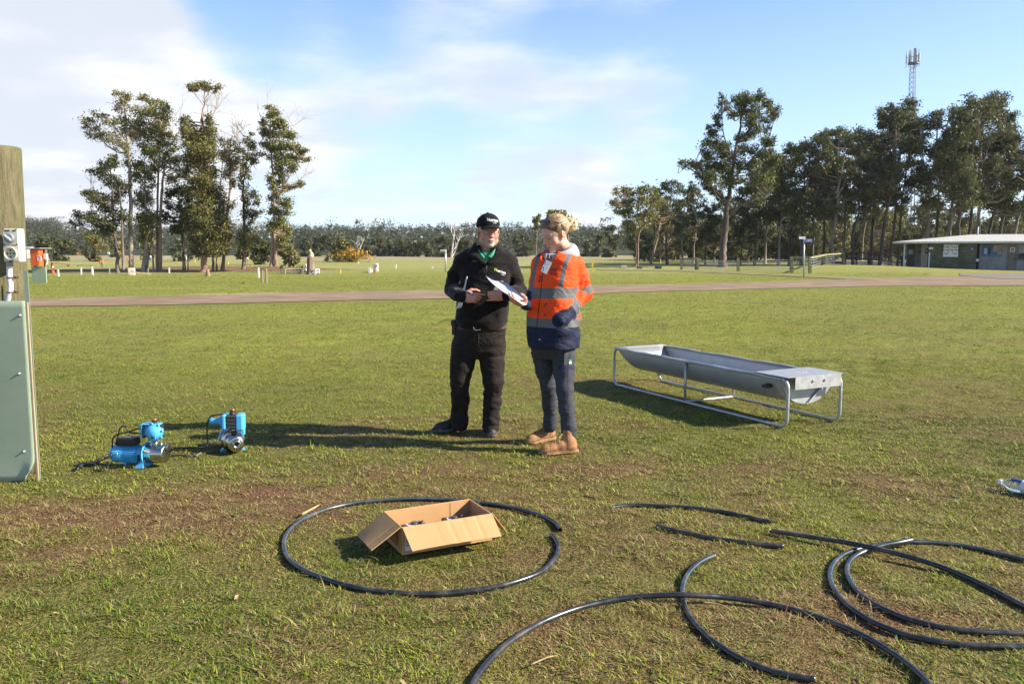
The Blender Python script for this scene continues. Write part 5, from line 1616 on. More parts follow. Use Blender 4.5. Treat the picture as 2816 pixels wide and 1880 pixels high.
def pump_two():
    g0 = G(634, 1250)
    yaw = math.radians(-62)
    ax = np.array((math.cos(yaw), math.sin(yaw), 0.0))           # wet end faces the camera and a little right
    sd = np.array((-ax[1], ax[0], 0.0))                             # to image right / away
    up = np.array((0, 0, 1.0))
    t = thing('jet_pump', 'blue pressure pump with round stainless nose facing the camera', 'pump', g0, 'blue water pumps on the grass')
    org = g0 + np.array((.012, .05, 0))
    pt = lambda l, f, z: org + ax * l + sd * f + up * z
    R3 = Matrix((tuple(ax), tuple(sd), tuple(up))).transposed()
    Rb = .078
    zc = .090
    m = MB()
    m.lathe([(-.01, Rb * 1.06), (.0, Rb * 1.10), (.008, Rb * 1.10), (.012, Rb), (.060, Rb), (.066, Rb * 1.02), (.072, Rb), (.080, Rb * .86), (.100, Rb * .80), (.125, Rb * .78), (.138, Rb * .66), (.142, Rb * .50)], pt(-.045, 0, zc), ax, 44)
    br = m.build('pump_barrel', MINOX, t)
    m = MB()
    m.lathe([(0, .034), (.020, .032), (.024, .028), (.024, .017), (.008, .016), (.008, .001)], pt(.094, .0, zc), ax, 28, caps=False)
    m.build('inlet_nozzle', MINOX, br)
    MB().cyl(pt(.1035, 0, zc), pt(.104, 0, zc), .016, n=18).build('inlet_bore', MBLACK, br)
    # motor behind
    R = .068
    m = MB()
    m.lathe([(0, R * 1.12), (.03, R), (.05, R * .90), (.15, R * .90)], pt(-.055, 0, zc - .004), -ax, 36)
    for k in range(30):
        a = 2 * math.pi * k / 30
        rad = sd * math.cos(a) + up * math.sin(a)
        c0, c1 = pt(-.10, 0, zc - .004), pt(-.20, 0, zc - .004)
        m.bar(c0 + rad * R * .96, c1 + rad * R * .96, R * .2, .0042, up=np.cross(ax, rad))
    m.build('finned_motor', MBLUEP, t)
    m = MB()
    m.lathe([(0, R * 1.04), (.045, R * 1.04), (.06, R * .95), (.068, R * .8)], pt(-.20, 0, zc - .004), -ax, 36)
    m.build('fan_cover', MBLUEP, t)
    for s in (-1, 1):
        m = MB()
        m.prism([pt(-.075, s * .045, .002), pt(-.075, s * .095, .002), pt(-.075, s * .080, .03), pt(-.075, s * .045, .045)], ax * .030)
        m.build('foot', MBLUEP, t)
    # riser
    MB().lathe([(0, .026), (.022, .026), (.024, .020), (.05, .020)], pt(-.012, 0, zc + Rb * .96), up, 20).build('outlet_riser', MINOX, t)
    # pressure controller, its axis parallel to the picture
    cx = np.array((1.0, .06, 0)); cx /= np.linalg.norm(cx)
    cy = np.array((-cx[1], cx[0], 0))
    zk = P(625, 1158, org[1])[2]
    k0 = np.array((*pt(-.012, 0, 0)[:2], zk))
    s_ = 2.7e-3
    L = lambda u: (u - 628) * s_
    C3 = Matrix((tuple(cx), tuple(cy), tuple(up))).transposed()
    m = MB()
    m.box(k0 + cx * L(626), ((638 - 613) * s_, .090, .098), C3)
    for dz in (-.040, -.014, .014, .040):
        m.box(k0 + cx * L(626) - cy * .046 + up * dz, ((638 - 614) * s_, .006, .014), C3)
    con = m.build('controller_body', MDKGREY, t, bevel=.008)
    m = MB()
    m.box(k0 + cx * L(607), ((613 - 602) * s_, .108, .112), C3)
    fl = m.build('left_flange', MBLUEP, con, bevel=.010)
    m = MB()
    m.lathe([(0, .044), (.012, .042), (.030, .030), (.036, .024), (.075, .024), (.098, .025), (.100, .018)], k0 + cx * L(602), -cx, 28)
    m.build('spring_housing', MBLUEP, con)
    MB().lathe([(.1002, .0175), (.1025, .0165)], k0 + cx * L(602), -cx, 20).build('adjuster_cap', MBLACK, con)
    m = MB()
    m.box(k0 + cx * L(649) + up * -.004, ((659 - 639) * s_, .100, .118), C3)
    m.build('control_head', MBLUEP, con, bevel=.012)
    MB().box(k0 + cx * L(655) - up * .078, (.018, .05, .05), C3).build('cable_gland', MBLUEP, con)
    MB().lathe([(.045, .021), (.062, .021), (.063, .018), (.078, .018)], k0 + cx * L(627), up, 16).build('outlet_union', MBLACK, con)
    MB().lathe([(.078, .019), (.092, .019), (.092, .014), (.080, .013)], k0 + cx * L(627), up, 16).build('outlet_thread', MCOPPER, con)
    w3 = lambda u, v, f=0.0: P(u, v, org[1] - f)
    c = MB()
    cable(c, [k0 + cx * L(606) + up * .048 + cy * .03, w3(590, 1141, -.04), w3(578, 1146, -.05), w3(570, 1165, -.05), w3(570, 1200, -.03), w3(571, 1218, .02), w3(566, 1228, .04), G(545, 1233) + (0, 0, .01), G(510, 1234) + (0, 0, .01), G(478, 1234) + (0, 0, .01)])
    c.build('supply_cable', MBLACK, t)
    c = MB()
    cable(c, [k0 + cx * L(626) - cy * .03 - up * .05, w3(606, 1196, .07), w3(594, 1215, .12), w3(575, 1228, .14), w3(555, 1241, .13), G(538, 1254) + (0, 0, .012), G(520, 1258) + (0, 0, .01), G(495, 1255) + (0, 0, .01), G(470, 1256) + (0, 0, .01)])
    c.build('motor_lead', MBLACK, t)
    a = w3(553, 1243, .134)
    MB().bar(a, a + np.array((-.03, -.01, -.018)), .012, .003).build('cable_tag', MWHITE, t)
pump_two()
# ------------------------------------------------------------------ toilet block
def toilet_block():
    yf = 66.0
    ROT = math.radians(25)
    GP = globals()['P']
    x0 = GP(2485, 742, yf)[0]
    t = thing('toilet_block', 'low grey toilet block with white tin roof at the right edge', 'building', GP(2485, 742, yf))
    t.rotation_euler = (0, 0, -ROT)          # the front runs towards the camera at its right end
    def along(u):
        k = (u - CU) / FPX / (math.cos(PITCH) + .1 * math.sin(PITCH))
        return (k * yf - x0) / (math.cos(ROT) + math.sin(ROT) * k)
    X = lambda u: x0 + along(u)
    Z = lambda v: globals()['P'](2600, v, yf - 2.0)[2]
    def P(u, v, y):
        yy = yf - along(u) * math.sin(ROT)
        return np.array((x0 + along(u), y, globals()['P'](u, v, yy)[2]))
    MBRICK = mat('dark_block_wall', (.13, .118, .08), .9, var=.25, vscale=3, second=(.07, .08, .035), sscale=1.2, bump=.5, bscale=6)
    MGREYW = mat('grey_block_wall', (.27, .26, .24), .9, var=.18, vscale=2.5, bump=.3, bscale=8)
    MROOF = mat('white_tin_roof', (.60, .575, .52), .45, var=.05, vscale=.6)
    xl, xr = X(2485), X(2485) + 26
    zt = Z(667) - .02
    zb = -.45
    m = MB()
    m.box(((X(2550) + xr) / 2 + 1, yf + 5.2, (zt + zb) / 2), (xr - X(2550) + 2, 8.4, zt - zb))
    m.build('rear_wall', MGREYW, t)
    m = MB()
    m.box(((X(2493) + X(2555)) / 2, yf + 2.2, (zt + zb) / 2), (X(2555) - X(2493), .2, zt - zb))
    m.box((X(2493) + .1, yf + 4.6, (zt + zb) / 2), (.2, 5.0, zt - zb))
    m.build('recessed_wall', MGREYW, t)
    m = MB()
    m.box(((X(2552) + X(2682)) / 2, yf - .1, (zt + zb) / 2), (X(2682) - X(2552), 2.2, zt - zb))
    m.build('dark_block_bay', MBRICK, t)
    jt = MB()
    for k in range(12):
        z = zb + (zt - zb) * (k + .5) / 12
        jt.box(((X(2552) + X(2682)) / 2, yf - 1.2, z), (X(2682) - X(2552) - .02, .006, .018))
    jt.build('mortar_lines', mat('dark_mortar', (.07, .065, .05), .95), t)
    m = MB()
    m.box(((X(2690) + xr) / 2, yf + .1, (zt + zb) / 2), (xr - X(2690), 1.6, zt - zb))
    m.build('front_wall', MGREYW, t)
    # hip roof, pale corrugated steel
    e0, e1 = X(2485) - .75, xr + 1.0
    ye0, ye1 = yf - 1.75, yf + 10.6
    ze = Z(664.5)
    yr = (ye0 + ye1) / 2
    zr = ze + .62
    xr0 = e0 + 5.6
    m = MB()
    A, B, C_, D_ = (e0, ye0, ze), (e1, ye0, ze), (e1, ye1, ze), (e0, ye1, ze)
    R0, R1 = (xr0, yr, zr), (e1, yr, zr)
    m._add([A, B, C_, D_, R0, R1], [(0, 1, 5, 4), (3, 0, 4), (2, 3, 4, 5)])
    n_ = 90
    for k in range(n_):       # corrugations on the front slope
        x = e0 + (e1 - e0) * (k + .5) / n_
        q = 1.0 if x > xr0 else (x - e0) / (xr0 - e0)
        m.bar((x, ye0, ze + .004), (x, ye0 + (yr - ye0) * q, ze + (zr - ze) * q + .004),   .05, .006)
    rf = m.build('roof', MROOF, t, fix=False)
    m = MB()
    m.box(((e0 + e1) / 2, ye0 - .05, ze - .06), (e1 - e0, .10, .13))
    m.box((e0 - .05, (ye0 + ye1) / 2, ze - .06), (.10, ye1 - ye0, .13))
    m.build('gutter', mat('pale_gutter', (.50, .48, .44), .5), rf)
    MB().box(((e0 + e1) / 2, (ye0 + ye1) / 2, ze - .14), (e1 - e0 - .1, ye1 - ye0 - .1, .03)).build('eave_lining', mat('eave_grey', (.30, .29, .27), .8), rf)
    vp = np.array((X(2631) + 1.6, yr - .6, zr - .12))
    MB().cyl(vp, vp + np.array((0, 0, .72)), .055, n=10).build('vent_pipe', MPALE, rf)
    MB().box((X(2486), yf - .9, (ze + zb) / 2 - .1), (.12, .12, ze - zb - .1)).build('corner_post', MPALE, t)
    # doors and openings
    dz0 = Z(739)
    MB().box(((X(2533) + X(2550.5)) / 2, yf + .3, (Z(670) + zb) / 2), (X(2550.5) - X(2533), .06, Z(670) - zb)).build('door', mat('cream_door', (.52, .45, .34), .7, var=.08, vscale=2), t)
    d2_ = MB().box(((X(2496) + X(2513)) / 2, yf + 2.05, (Z(672) + zb) / 2), (X(2513) - X(2496), .06, Z(672) - zb)).build('door', mat('brown_door', (.12, .085, .06), .8, var=.2, vscale=2), t)
    d3 = MB().box(((X(2766) + X(2792)) / 2, yf - .73, (Z(676) + zb) / 2), (X(2792) - X(2766), .05, Z(676) - zb)).build('door', mat('timber_door', (.20, .165, .13), .85, var=.2, vscale=3, stretch=(4, 4, .4)), t)
    MB().box((X(2769), yf - .78, Z(706)), (.05, .06, .12)).build('handle', MDKGREY, d3)
    MB().cyl((X(2685.5), yf - .5, zb), (X(2685.5), yf - .5, ze - .2), .07, n=10).build('downpipe', MBLACK, t)
    MB().ball((X(2684.5), yf - 1.2, Z(715)), (.10, .10, .13), 8).build('white_lamp', MWHITE, t)
    yb = yf - 1.2
    # signs, each with its own writing
    def board(name, u0, v0, u1, v1, y, color, par=t, th=.03):
        a, b = P(u0, v0, y), P(u1, v1, y)
        m_ = MB().box(((a[0] + b[0]) / 2, y - th / 2, (a[2] + b[2]) / 2), (abs(b[0] - a[0]), th, abs(a[2] - b[2])))
        return m_.build(name, color, par), a, b
    MSIGN = mat('white_sign', (.66, .66, .62), .6, var=.04)
    MSIGNB = mat('blue_sign', (.05, .07, .30), .55, var=.05)
    o, a, b = board('toilet_sign', 2591, 673, 2631, 706, yb, MSIGN)
    w_, h_ = b[0] - a[0], a[2] - b[2]
    cx = (a[0] + b[0]) / 2
    yy = yb - .034
    place_text('LADIES TOILETS', h_ * .19, (cx, yy, a[2] - h_ * .2), (1, 0, 0), (0, 0, 1), MINK, o, bold=True)
    place_text('ON BOTH SIDES', h_ * .19, (cx, yy, a[2] - h_ * .43), (1, 0, 0), (0, 0, 1), MINK, o, bold=True)
    for s, mm in ((-1, MINK), (1, MINK)):
        pth = [np.array((cx + s * w_ * (.24 + .17 * q), yy, b[2] + h_ * (.20 + .07 * (2 * q - .6) ** 2))) for q in np.linspace(-.9, 1, 9)]
        MB().tube(pth, [.012 + .010 * q for q in np.linspace(0, 1, 9)], 6).build('arrow', mm, o)
    o, a, b = board('access_sign', 2543, 683, 2552, 697, yf + .25, MSIGNB)
    c = ((a[0] + b[0]) / 2, yf + .214, (a[2] + b[2]) / 2)
    k = MB()
    k.ball((c[0] - .02, c[1], c[2] + .13), .03, 6)
    k.bar((c[0] - .02, c[1], c[2] + .09), (c[0] - .01, c[1], c[2] - .02), .03, .006, up=(0, 1, 0))
    k.bar((c[0] - .01, c[1], c[2] - .02), (c[0] + .06, c[1], c[2] - .03), .03, .006, up=(0, 1, 0))
    k.tube(arc(c, .075, math.radians(120), math.radians(370), 16), .010, 6)
    k.build('wheelchair_symbol', MWHITE, o)
    o, a, b = board('name_plate', 2551.5, 680, 2563, 685.5, yb, MSIGN)
    o, a, b = board('green_notice', 2497, 686, 2512.5, 700, yf + 2.0, mat('green_notice', (.16, .36, .22), .6))
    for k_ in range(3):
        MB().box(((a[0] + b[0]) / 2, yf + 1.965, a[2] - (a[2] - b[2]) * (.25 + .25 * k_)), ((b[0] - a[0]) * .75, .004, .04)).build('notice_line', MWHITE, o)
    board('small_blue_plate', 2527, 690, 2532.5, 696, yf + 2.0, MSIGNB)
    o, a, b = board('toilet_plate', 2664.5, 680.5, 2672.5, 688, yb, mat('mid_blue_sign', (.05, .13, .42), .55))
    k = MB(); k.ball(((a[0] + b[0]) / 2, yb - .034, a[2] - .06), .022, 6); k.bar(((a[0] + b[0]) / 2, yb - .034, a[2] - .085), ((a[0] + b[0]) / 2, yb - .034, b[2] + .04), .045, .006, up=(0, 1, 0)); k.build('figure_symbol', MWHITE, o)
    MB().box((X(2554), yf - 1.22, (Z(694) + Z(740)) / 2), (.10, .10, Z(694) - Z(740))).build('water_pipe', MPALE, t)
    o, a, b = board('door_notice', 2773, 680, 2786, 692.5, yf - .76, MSIGN)
    for k_, wd in enumerate((.7, .55, .65)):
        MB().box(((a[0] + b[0]) / 2, yf - .795, a[2] - (a[2] - b[2]) * (.28 + .22 * k_)), ((b[0] - a[0]) * wd, .004, .05)).build('notice_line', MINK, o)
    # long wall poster: blue field with pale figures and a blue caption bar
    o, a, b = board('wall_poster', 2697, 673, 2751, 705.5, yf - .71, mat('poster_blue', (.035, .13, .25), .5, var=.1), th=.05)
    def patch(name, q0, r0, q1, r1, colr, d):
        x0, x1 = a[0] + (b[0] - a[0]) * q0, a[0] + (b[0] - a[0]) * q1
        z0, z1 = a[2] + (b[2] - a[2]) * r0, a[2] + (b[2] - a[2]) * r1
        MB().box(((x0 + x1) / 2, yf - .76 - d, (z0 + z1) / 2), (x1 - x0, .006, z0 - z1)).build(name, colr, o)
    patch('poster_scene', .58, .02, .98, .80, mat('poster_tan', (.30, .25, .20), .6, var=.3, vscale=2), .006)
    patch('poster_card', .10, .30, .26, .78, mat('poster_pale', (.42, .43, .42), .6), .006)
    patch('poster_figure', .30, .25, .44, .80, mat('poster_dark', (.02, .03, .05), .6), .006)
    patch('poster_figure', .44, .55, .76, .80, mat('poster_teal', (.05, .16, .17), .6), .012)
    k = MB(); k.ball((a[0] + (b[0] - a[0]) * .66, yf - .775, a[2] + (b[2] - a[2]) * .33), (.16, .012, .24), 8); k.build('poster_face', mat('poster_skin', (.42, .25, .18), .6), o)
    patch('poster_caption', .0, .84, 1.0, 1.0, mat('poster_bar', (.04, .16, .32), .5), .012)
    wm = MB().box((X(2809), yf - .72, Z(685)), (.55, .03, .9)); wm.build('wall_panel', mat('pale_panel', (.30, .30, .29), .6), t)
    MB().box((X(2806), yf - .85, Z(703)), (.35, .3, .35)).build('meter_box', MBLACK, t)
    MB().box((X(2803), yf - .85, Z(711.5)), (.9, .25, .04)).build('wall_shelf', MDKGREY, t)
toilet_block()

# ------------------------------------------------------------------ lattice tower
def tower():
    y = 128.0
    b = P(2500, 700, y)
    gz = float(ground_z(b[0], y))
    ztop = P(2512, 175, y)[2]
    ztip = P(2514, 141, y)[2]
    t = thing('lattice_tower', 'tall galvanised lattice phone tower rising behind the gum trees', 'tower', (b[0], y, gz))
    xt = P(2510, 200, y)[0]
    cx = lambda z: b[0] + (xt - b[0]) * (z - gz) / (ztop - gz)
    hw = lambda z: 1.0 - .58 * (z - gz) / (ztop - gz)
    corners = [(math.cos(a), math.sin(a)) for a in (math.radians(15), math.radians(135), math.radians(255))]
    cp = lambda k, z: np.array((cx(z) + corners[k][0] * hw(z), y + corners[k][1] * hw(z), z))
    mt = mat('tower_steel', (.20, .20, .205), .5, .4, var=.1)
    for k in range(3):
        MB().tube([cp(k, gz), cp(k, ztop)], [.07, .05], 6).build('leg', mt, t)
    m = MB()
    z, s = gz + .5, 0
    while z < ztop - .8:
        dz = hw(z) * 1.5
        for k in range(3):
            m.cyl(cp(k, z), cp((k + 1) % 3, z + dz), .022, n=5)
            m.cyl(cp((k + 1) % 3, z), cp(k, z + dz), .022, n=5)
        z += dz
    m.build('bracing', mt, t)
    m = MB()
    m.cyl((cx(ztop) + .1, y - .12, gz), (cx(ztop) + .15, y - .12, ztop), .05, n=6)
    m.build('feed_cable', MGALVT, t)
    MB().lathe([(0, .75), (.12, .8), (.14, .2)], (xt, y, ztop - .1), (0, 0, 1), 12).build('platform', mt, t)
    for k in range(9):
        a = 2 * math.pi * k / 9 + .35
        r_ = .66 + .32 * (k % 2)
        c = np.array((xt + r_ * math.cos(a), y + r_ * math.sin(a), ztop))
        big = k in (6, 2)
        an_ = MB()
        an_.box(c + np.array((0, 0, 1.0 if big else .75)), ((.36 if big else .17), .14, 2.1 if big else 1.15), Matrix.Rotation(a - math.pi / 2, 3, 'Z'))
        pa = an_.build('panel_antenna', mat('antenna_grey', (.36, .36, .36), .5, var=.05), t)
        mm = MB()
        mm.cyl(c + np.array((0, 0, -.5)), c + np.array((0, 0, 1.9)), .035, n=5)
        mm.cyl(np.array((xt, y, ztop + .2)), c + np.array((0, 0, .2)), .03, n=5)
        mm.cyl(np.array((xt, y, ztop + 1.0)), c + np.array((0, 0, 1.0)), .025, n=5)
        mm.build('antenna_mount', mt, pa)
    MB().cyl((xt + .1, y, ztop), (xt + .1, y, ztip), .05, n=6).build('lightning_rod', mt, t)
    # guy-less pale mast seen lower down between the trunks
tower()

# ------------------------------------------------------------------ posts, fences and signs
def post_bar(name, label, cat, u, v0, v1, m, w_=.10, group=None, round_=False, depth=None, lean_u=0, loc_only=False, flat_top=True):
    """an upright post from photo rows v0 (top) to v1 (foot on the ground)"""
    g_ = G(u, v1)
    tp = P(u + lean_u, v0, g_[1])
    mb = MB()
    a = g_ - (0, 0, .15)
    if round_:
        mb.cyl(a, tp, w_ / 2, n=12)
    else:
        mb.bar(a, tp, w_, w_, up=(0, 1, 0))
    o = mb.build(name, m, None, g_, bevel=.006)
    return tag(o, label, cat, group), g_, tp
for lab, u, v0, v1, lean, m, w_ in (
        ('leaning short white post nearest the orange power box', 161, 741, 760, -2, MWHITE, .085), ('upright short white post between the orange box and the leaning gum', 223, 736, 756, 0, MWHITE, .075),
        ('tilted white post in front of the dark shaded bank', 255, 734, 756, -2.5, MWHITE, .10)):
    post_bar('white_post', lab, 'post', u, v0, v1, m, w_, 'short white posts left of the gum clump', lean_u=lean)
post_bar('steel_post', 'thin grey steel star post left of the tall bare trunk', 'post', 301, 735, 755, MGALVT, .06)
post_bar('steel_post', 'thin grey steel post among the middle gum trunks', 'post', 407, 737, 756, MGALVT, .05)
for lab, u, v0, v1 in (('small white peg in the grass right of the twin pale trunks', 465, 736, 749), ('white peg beside the twin yellow posts', 679, 732, 741), ('white peg just left of the soil mound', 710.5, 735.5, 746), ('far white marker post left of the white cabinet', 1016, 735, 747.5), ('far white tall marker near the gorse bush', 985.5, 718, 726), ('far white marker right of the white cabinet', 1088.5, 726.5, 738), ('tiny white marker left of the tall sign post', 1189.5, 732.5, 738)):
    post_bar('white_marker', lab, 'marker post', u, v0, v1, MWHITE, .13 if u > 900 else .08, 'white markers across the paddock')
for lab, u, v0, v1, w_ in (('yellow post standing left of its twin behind the gum clump', 681, 729, 740.5, .10), ('yellow post standing right of its twin behind the gum clump', 691.5, 729, 740.5, .12), ('yellow post alone in the grass right of the carved stump', 935, 741, 754, .11), ('yellow post just right of the orange jacket', 1628, 716, 748, .13),
                           ('distant yellow post left of the twin yellow posts', 640, 730, 737, .10), ('far yellow peg between the twin pale trunks and the leafy column', 535, 715, 722, .14), ('far yellow peg left of the twin yellow posts on higher grass', 626, 719, 727, .16)):
    post_bar('yellow_post', lab, 'post', u, v0, v1, MYELLOW, w_, 'yellow paddock posts', lean_u=2 if u > 1600 else 0)

def sign_post(label, u, v0, v1, plates, poles=.055):
    g_ = G(u, v1)
    y = g_[1]
    t = thing('sign_post', label, 'sign', g_)
    MB().cyl(g_ - (0, 0, .1), P(u, v0, y), poles, n=10).build('pole', MGALVT, t)
    for u0, a, u1, b, m, txt, tm in plates:
        p0, p1 = P(u0, a, y), P(u1, b, y)
        c = ((p0[0] + p1[0]) / 2, y - .06, (p0[2] + p1[2]) / 2)
        pl = MB().box(c, (p1[0] - p0[0], .03, p0[2] - p1[2])).build('plate', m, t)
        if txt:
            place_text(txt, (p0[2] - p1[2]) * .75, (c[0], c[1] - .017, c[2]), (1, 0, 0), (0, 0, 1), tm, pl, bold=True)
    return t
MPLW = mat('sign_white', (.74, .72, .68), .5)
t_ = sign_post('tall thin sign post with one white plate pointing left', 1225.5, 686, 748.5, [(1211, 686.5, 1225, 691, MPLW, None, None)])
gs = G(1225.5, 748.5)
for k in range(3):
    x0 = P(1212 + k * 4, 688.8, gs[1])
    MB().box((x0[0] + .045, gs[1] - .077, x0[2]), (.06, .002, .035)).build('sign_letters', mat('faded_red', (.45, .12, .10), .6), t_.children[1])
MVIOLET = mat('violet_plate', (.10, .08, .38), .5)
sp2_ = sign_post('tall sign post with white and violet plates beside the dirt road', 2211, 651, 761, [(2196.5, 650.5, 2214, 657.5, MPLW, None, None), (2215, 658, 2232, 665.5, MPLW, None, None)], .045)
g2_ = G(2211, 761)
for c in sp2_.children:
    pass
pv_ = [c for c in sp2_.children if c.name.startswith('plate')]
a, b = P(2215.8, 658.8, g2_[1]), P(2231.2, 664.7, g2_[1])
MB().box(((a[0] + b[0]) / 2, g2_[1] - .078, (a[2] + b[2]) / 2), (b[0] - a[0], .004, a[2] - b[2])).build('violet_face', MVIOLET, pv_[1])
place_text('TEN', (a[2] - b[2]) * .8, ((a[0] + b[0]) / 2, g2_[1] - .082, (a[2] + b[2]) / 2), (1, 0, 0), (0, 0, 1), MPLW, pv_[1], bold=True)
sign_post('distant lamp-like sign post with a white plate behind the twin pale trunks', 480, 696, 712, [(475, 695.5, 481, 698.5, MPLW, None, None)], .06)
sign_post('distant sign post with a white plate right of the small dark gum', 512, 701, 726, [(508, 701.5, 513.5, 705, MPLW, None, None)], .05)

# orange power box on a green board in the middle distance
def orange_box():
    g_ = G(109, 778)
    y = g_[1]
    t = thing('orange_power_box', 'orange power box on a green metal board under a flat tin cover', 'power box', g_)
    X = lambda u, v, yy=y: P(u, v, yy)
    a, b = X(87, 733), X(129, 779)
    MB().box(((a[0] + b[0]) / 2, y, (a[2] + b[2]) / 2 - .05), (b[0] - a[0], .06, a[2] - b[2] + .1)).build('green_board', MGREEN, t)
    a, b = X(94, 685), X(121.5, 731)
    o = MB().box(((a[0] + b[0]) / 2, y - .20, (a[2] + b[2]) / 2), (b[0] - a[0], .36, a[2] - b[2])).build('orange_case', MORANGE, t, bevel=.03)
    a, b = X(101.5, 703, y - .39), X(114.5, 717, y - .39)
    l_ = MB().box(((a[0] + b[0]) / 2, y - .385, (a[2] + b[2]) / 2), (b[0] - a[0], .012, a[2] - b[2])).build('white_notice', MPLW, o)
    k = MB()
    for i in range(3):
        k.box(((a[0] + b[0]) / 2 + .02 * (i - 1), y - .3925, a[2] - .05 - i * .065), (.13 - .03 * i, .003, .03))
    k.build('notice_lines', mat('red_print', (.50, .06, .03), .6), l_)
    for v in (688, 728):
        c = X(92, v)
        MB().box((c[0], y + .02, c[2]), (.16, .10, .06)).build('hinge_bracket', MBLACK, t)
    MB().cyl(X(94, 690) + (0, .10, 0), X(94, 780) + (0, .1, 0), .07, n=8).build('timber_post', MPOST, t)
    MB().cyl(X(122, 686) + (0, .10, 0), X(122, 780) + (0, .1, 0), .07, n=8).build('timber_post', MPOST, t)
    MB().box(((X(100, 684)[0]), y - .1, X(0, 683.5)[2]), (X(129, 684)[0] - X(72, 684)[0], .95, .03), Matrix.Rotation(math.radians(-2), 3, 'Y')).build('tin_cover', MGALV, t)
    a, b = X(122.5, 698), X(133, 713)
    mb = MB().box(((a[0] + b[0]) / 2, y - .06, (a[2] + b[2]) / 2), (b[0] - a[0], .12, a[2] - b[2])).build('outlet_box', MPLW, t, bevel=.01)
    MB().tube(catmull([X(130, 713), X(129.5, 722), X(126, 729)], 5), .03, 8).build('conduit', MPVC, t)
    MB().box((X(122.8, 706)[0], y - .13, X(0, 704)[2]), (.05, .02, .06)).build('outlet_face', mat('red_print', (.5, .06, .03), .6), mb)
orange_box()
def far_box(label, u, v0, vm, v1, w_px, topm):
    g_ = G(u, v1)
    y = g_[1]
    t = thing('far_power_box', label, 'power box', g_, 'distant power boxes on green boards')
    k = y / FPX
    zt, zm = P(u, v0, y)[2], P(u, vm, y)[2]
    MB().box((g_[0], y, (zm + g_[2]) / 2 - .05), (w_px * k * 1.0, .06, zm - g_[2] + .1)).build('green_board', MGREEN, t)
    c = MB().box((g_[0], y - .15, (zt + zm) / 2), (w_px * k * .85, .3, zt - zm)).build('case', topm, t)
    MB().box((g_[0], y - .308, (zt + zm) / 2), (w_px * k * .35, .01, (zt - zm) * .45)).build('notice', MPLW, c)
far_box('distant red power box in front of the dark left gum', 281.5, 715, 724, 735.5, 8, MORANGE)
far_box('tiny far red power box below the round olive tree', 215, 694.5, 698, 703, 5.5, MORANGE)
far_box('tiny far white topped box left of the tall bare trunk', 299.5, 693, 698, 706, 6, MPLW)
far_box('distant red power box just behind the tall bare trunk', 353, 709.5, 715, 725, 4, MORANGE)
far_box('far white topped box right of the narrow gum', 681, 708, 712, 721, 4.5, MPLW)
far_box('white topped far box left of the twin pale trunks', 415, 703, 708, 716, 3.5, MPLW)
# white cabinets right of the stump
def cabinet(label, u, v0, v1, w_px, m):
    g_ = G(u, v1)
    y = g_[1]
    k = y / FPX
    t = thing('service_cabinet', label, 'cabinet', g_, None)
    zt = P(u, v0, y)[2]
    b = MB().box((g_[0], y, (zt + g_[2]) / 2), (w_px * k, .6, zt - g_[2])).build('case', m, t, bevel=.03)
    MB().box((g_[0] - w_px * k * .12, y - .306, (zt + g_[2]) / 2), (w_px * k * .6, .012, (zt - g_[2]) * .8)).build('door', mat('cabinet_grey', (.42, .43, .42), .6), b)
    MB().box((g_[0] + w_px * k * .38, y - .31, zt - (zt - g_[2]) * .3), (w_px * k * .22, .05, (zt - g_[2]) * .2)).build('meter', MDKGREY, b)
cabinet('tall white service cabinet standing in the far grass', 1034, 724, 745.5, 10, MPALE)
cabinet('small green service box beside the tall white cabinet', 1021, 739, 747, 5, MGREEN)
cabinet('white service box behind the carved stump', 843, 726, 744, 5, MPALE)
post_bar('orange_stake', 'short orange stake at the foot of the tall white cabinet', 'stake', 1030.5, 740, 753, MORANGE, .09)

# carved stump
def stump():
    g_ = G(855, 755)
    y = g_[1]
    t = thing('carved_stump', 'thick brown tree stump topped with a pale chainsaw carving', 'stump', g_)
    k = y / FPX
    H1 = P(856, 705, y)[2] - g_[2]
    m = MB()
    prof = [(0, 13.5 * k), (.08, 12.4 * k), (H1 * .3, 11.0 * k), (H1 * .7, 10.0 * k), (H1 * .96, 9.2 * k), (H1, 9.0 * k)]
    m.lathe(prof, g_ - (0, 0, .05), (0, 0, 1), 22)
    m.M = Matrix.Identity(4)
    b = m.build('trunk', mat('stump_bark', (.17, .11, .075), .95, var=.4, vscale=2, stretch=(6, 6, .5), second=(.28, .20, .14), sscale=2, bump=.9, bscale=12), t)
    top = g_ + np.array((1.5 * k, 0, H1 - .05))
    m = MB()
    m.lathe([(0, 7.0 * k), (.10, 6.4 * k), (.16, 5.0 * k)], top, (0, 0, 1), 14)
    m.ball(top + np.array((0, 0, .24)), (4.2 * k, 4.2 * k, .17), 7)
    m.ball(top + np.array((-.7 * k, -.03, .43)), (2.4 * k, 2.4 * k, .10), 6)
    m.bar(top + np.array((-.7 * k, -.08, .46)), top + np.array((-4.0 * k, -.16, .43)), .05, .05)
    m.bar(top + np.array((3.4 * k, 0, .30)), top + np.array((5.0 * k, .1, .08)), .10, .06)
    m.build('carving', MSTONEB, t)
    MB().box(g_ + np.array((0, -12.6 * k, .05)), (.12, .05, .14)).build('white_tag', MWHITE, t)
stump()
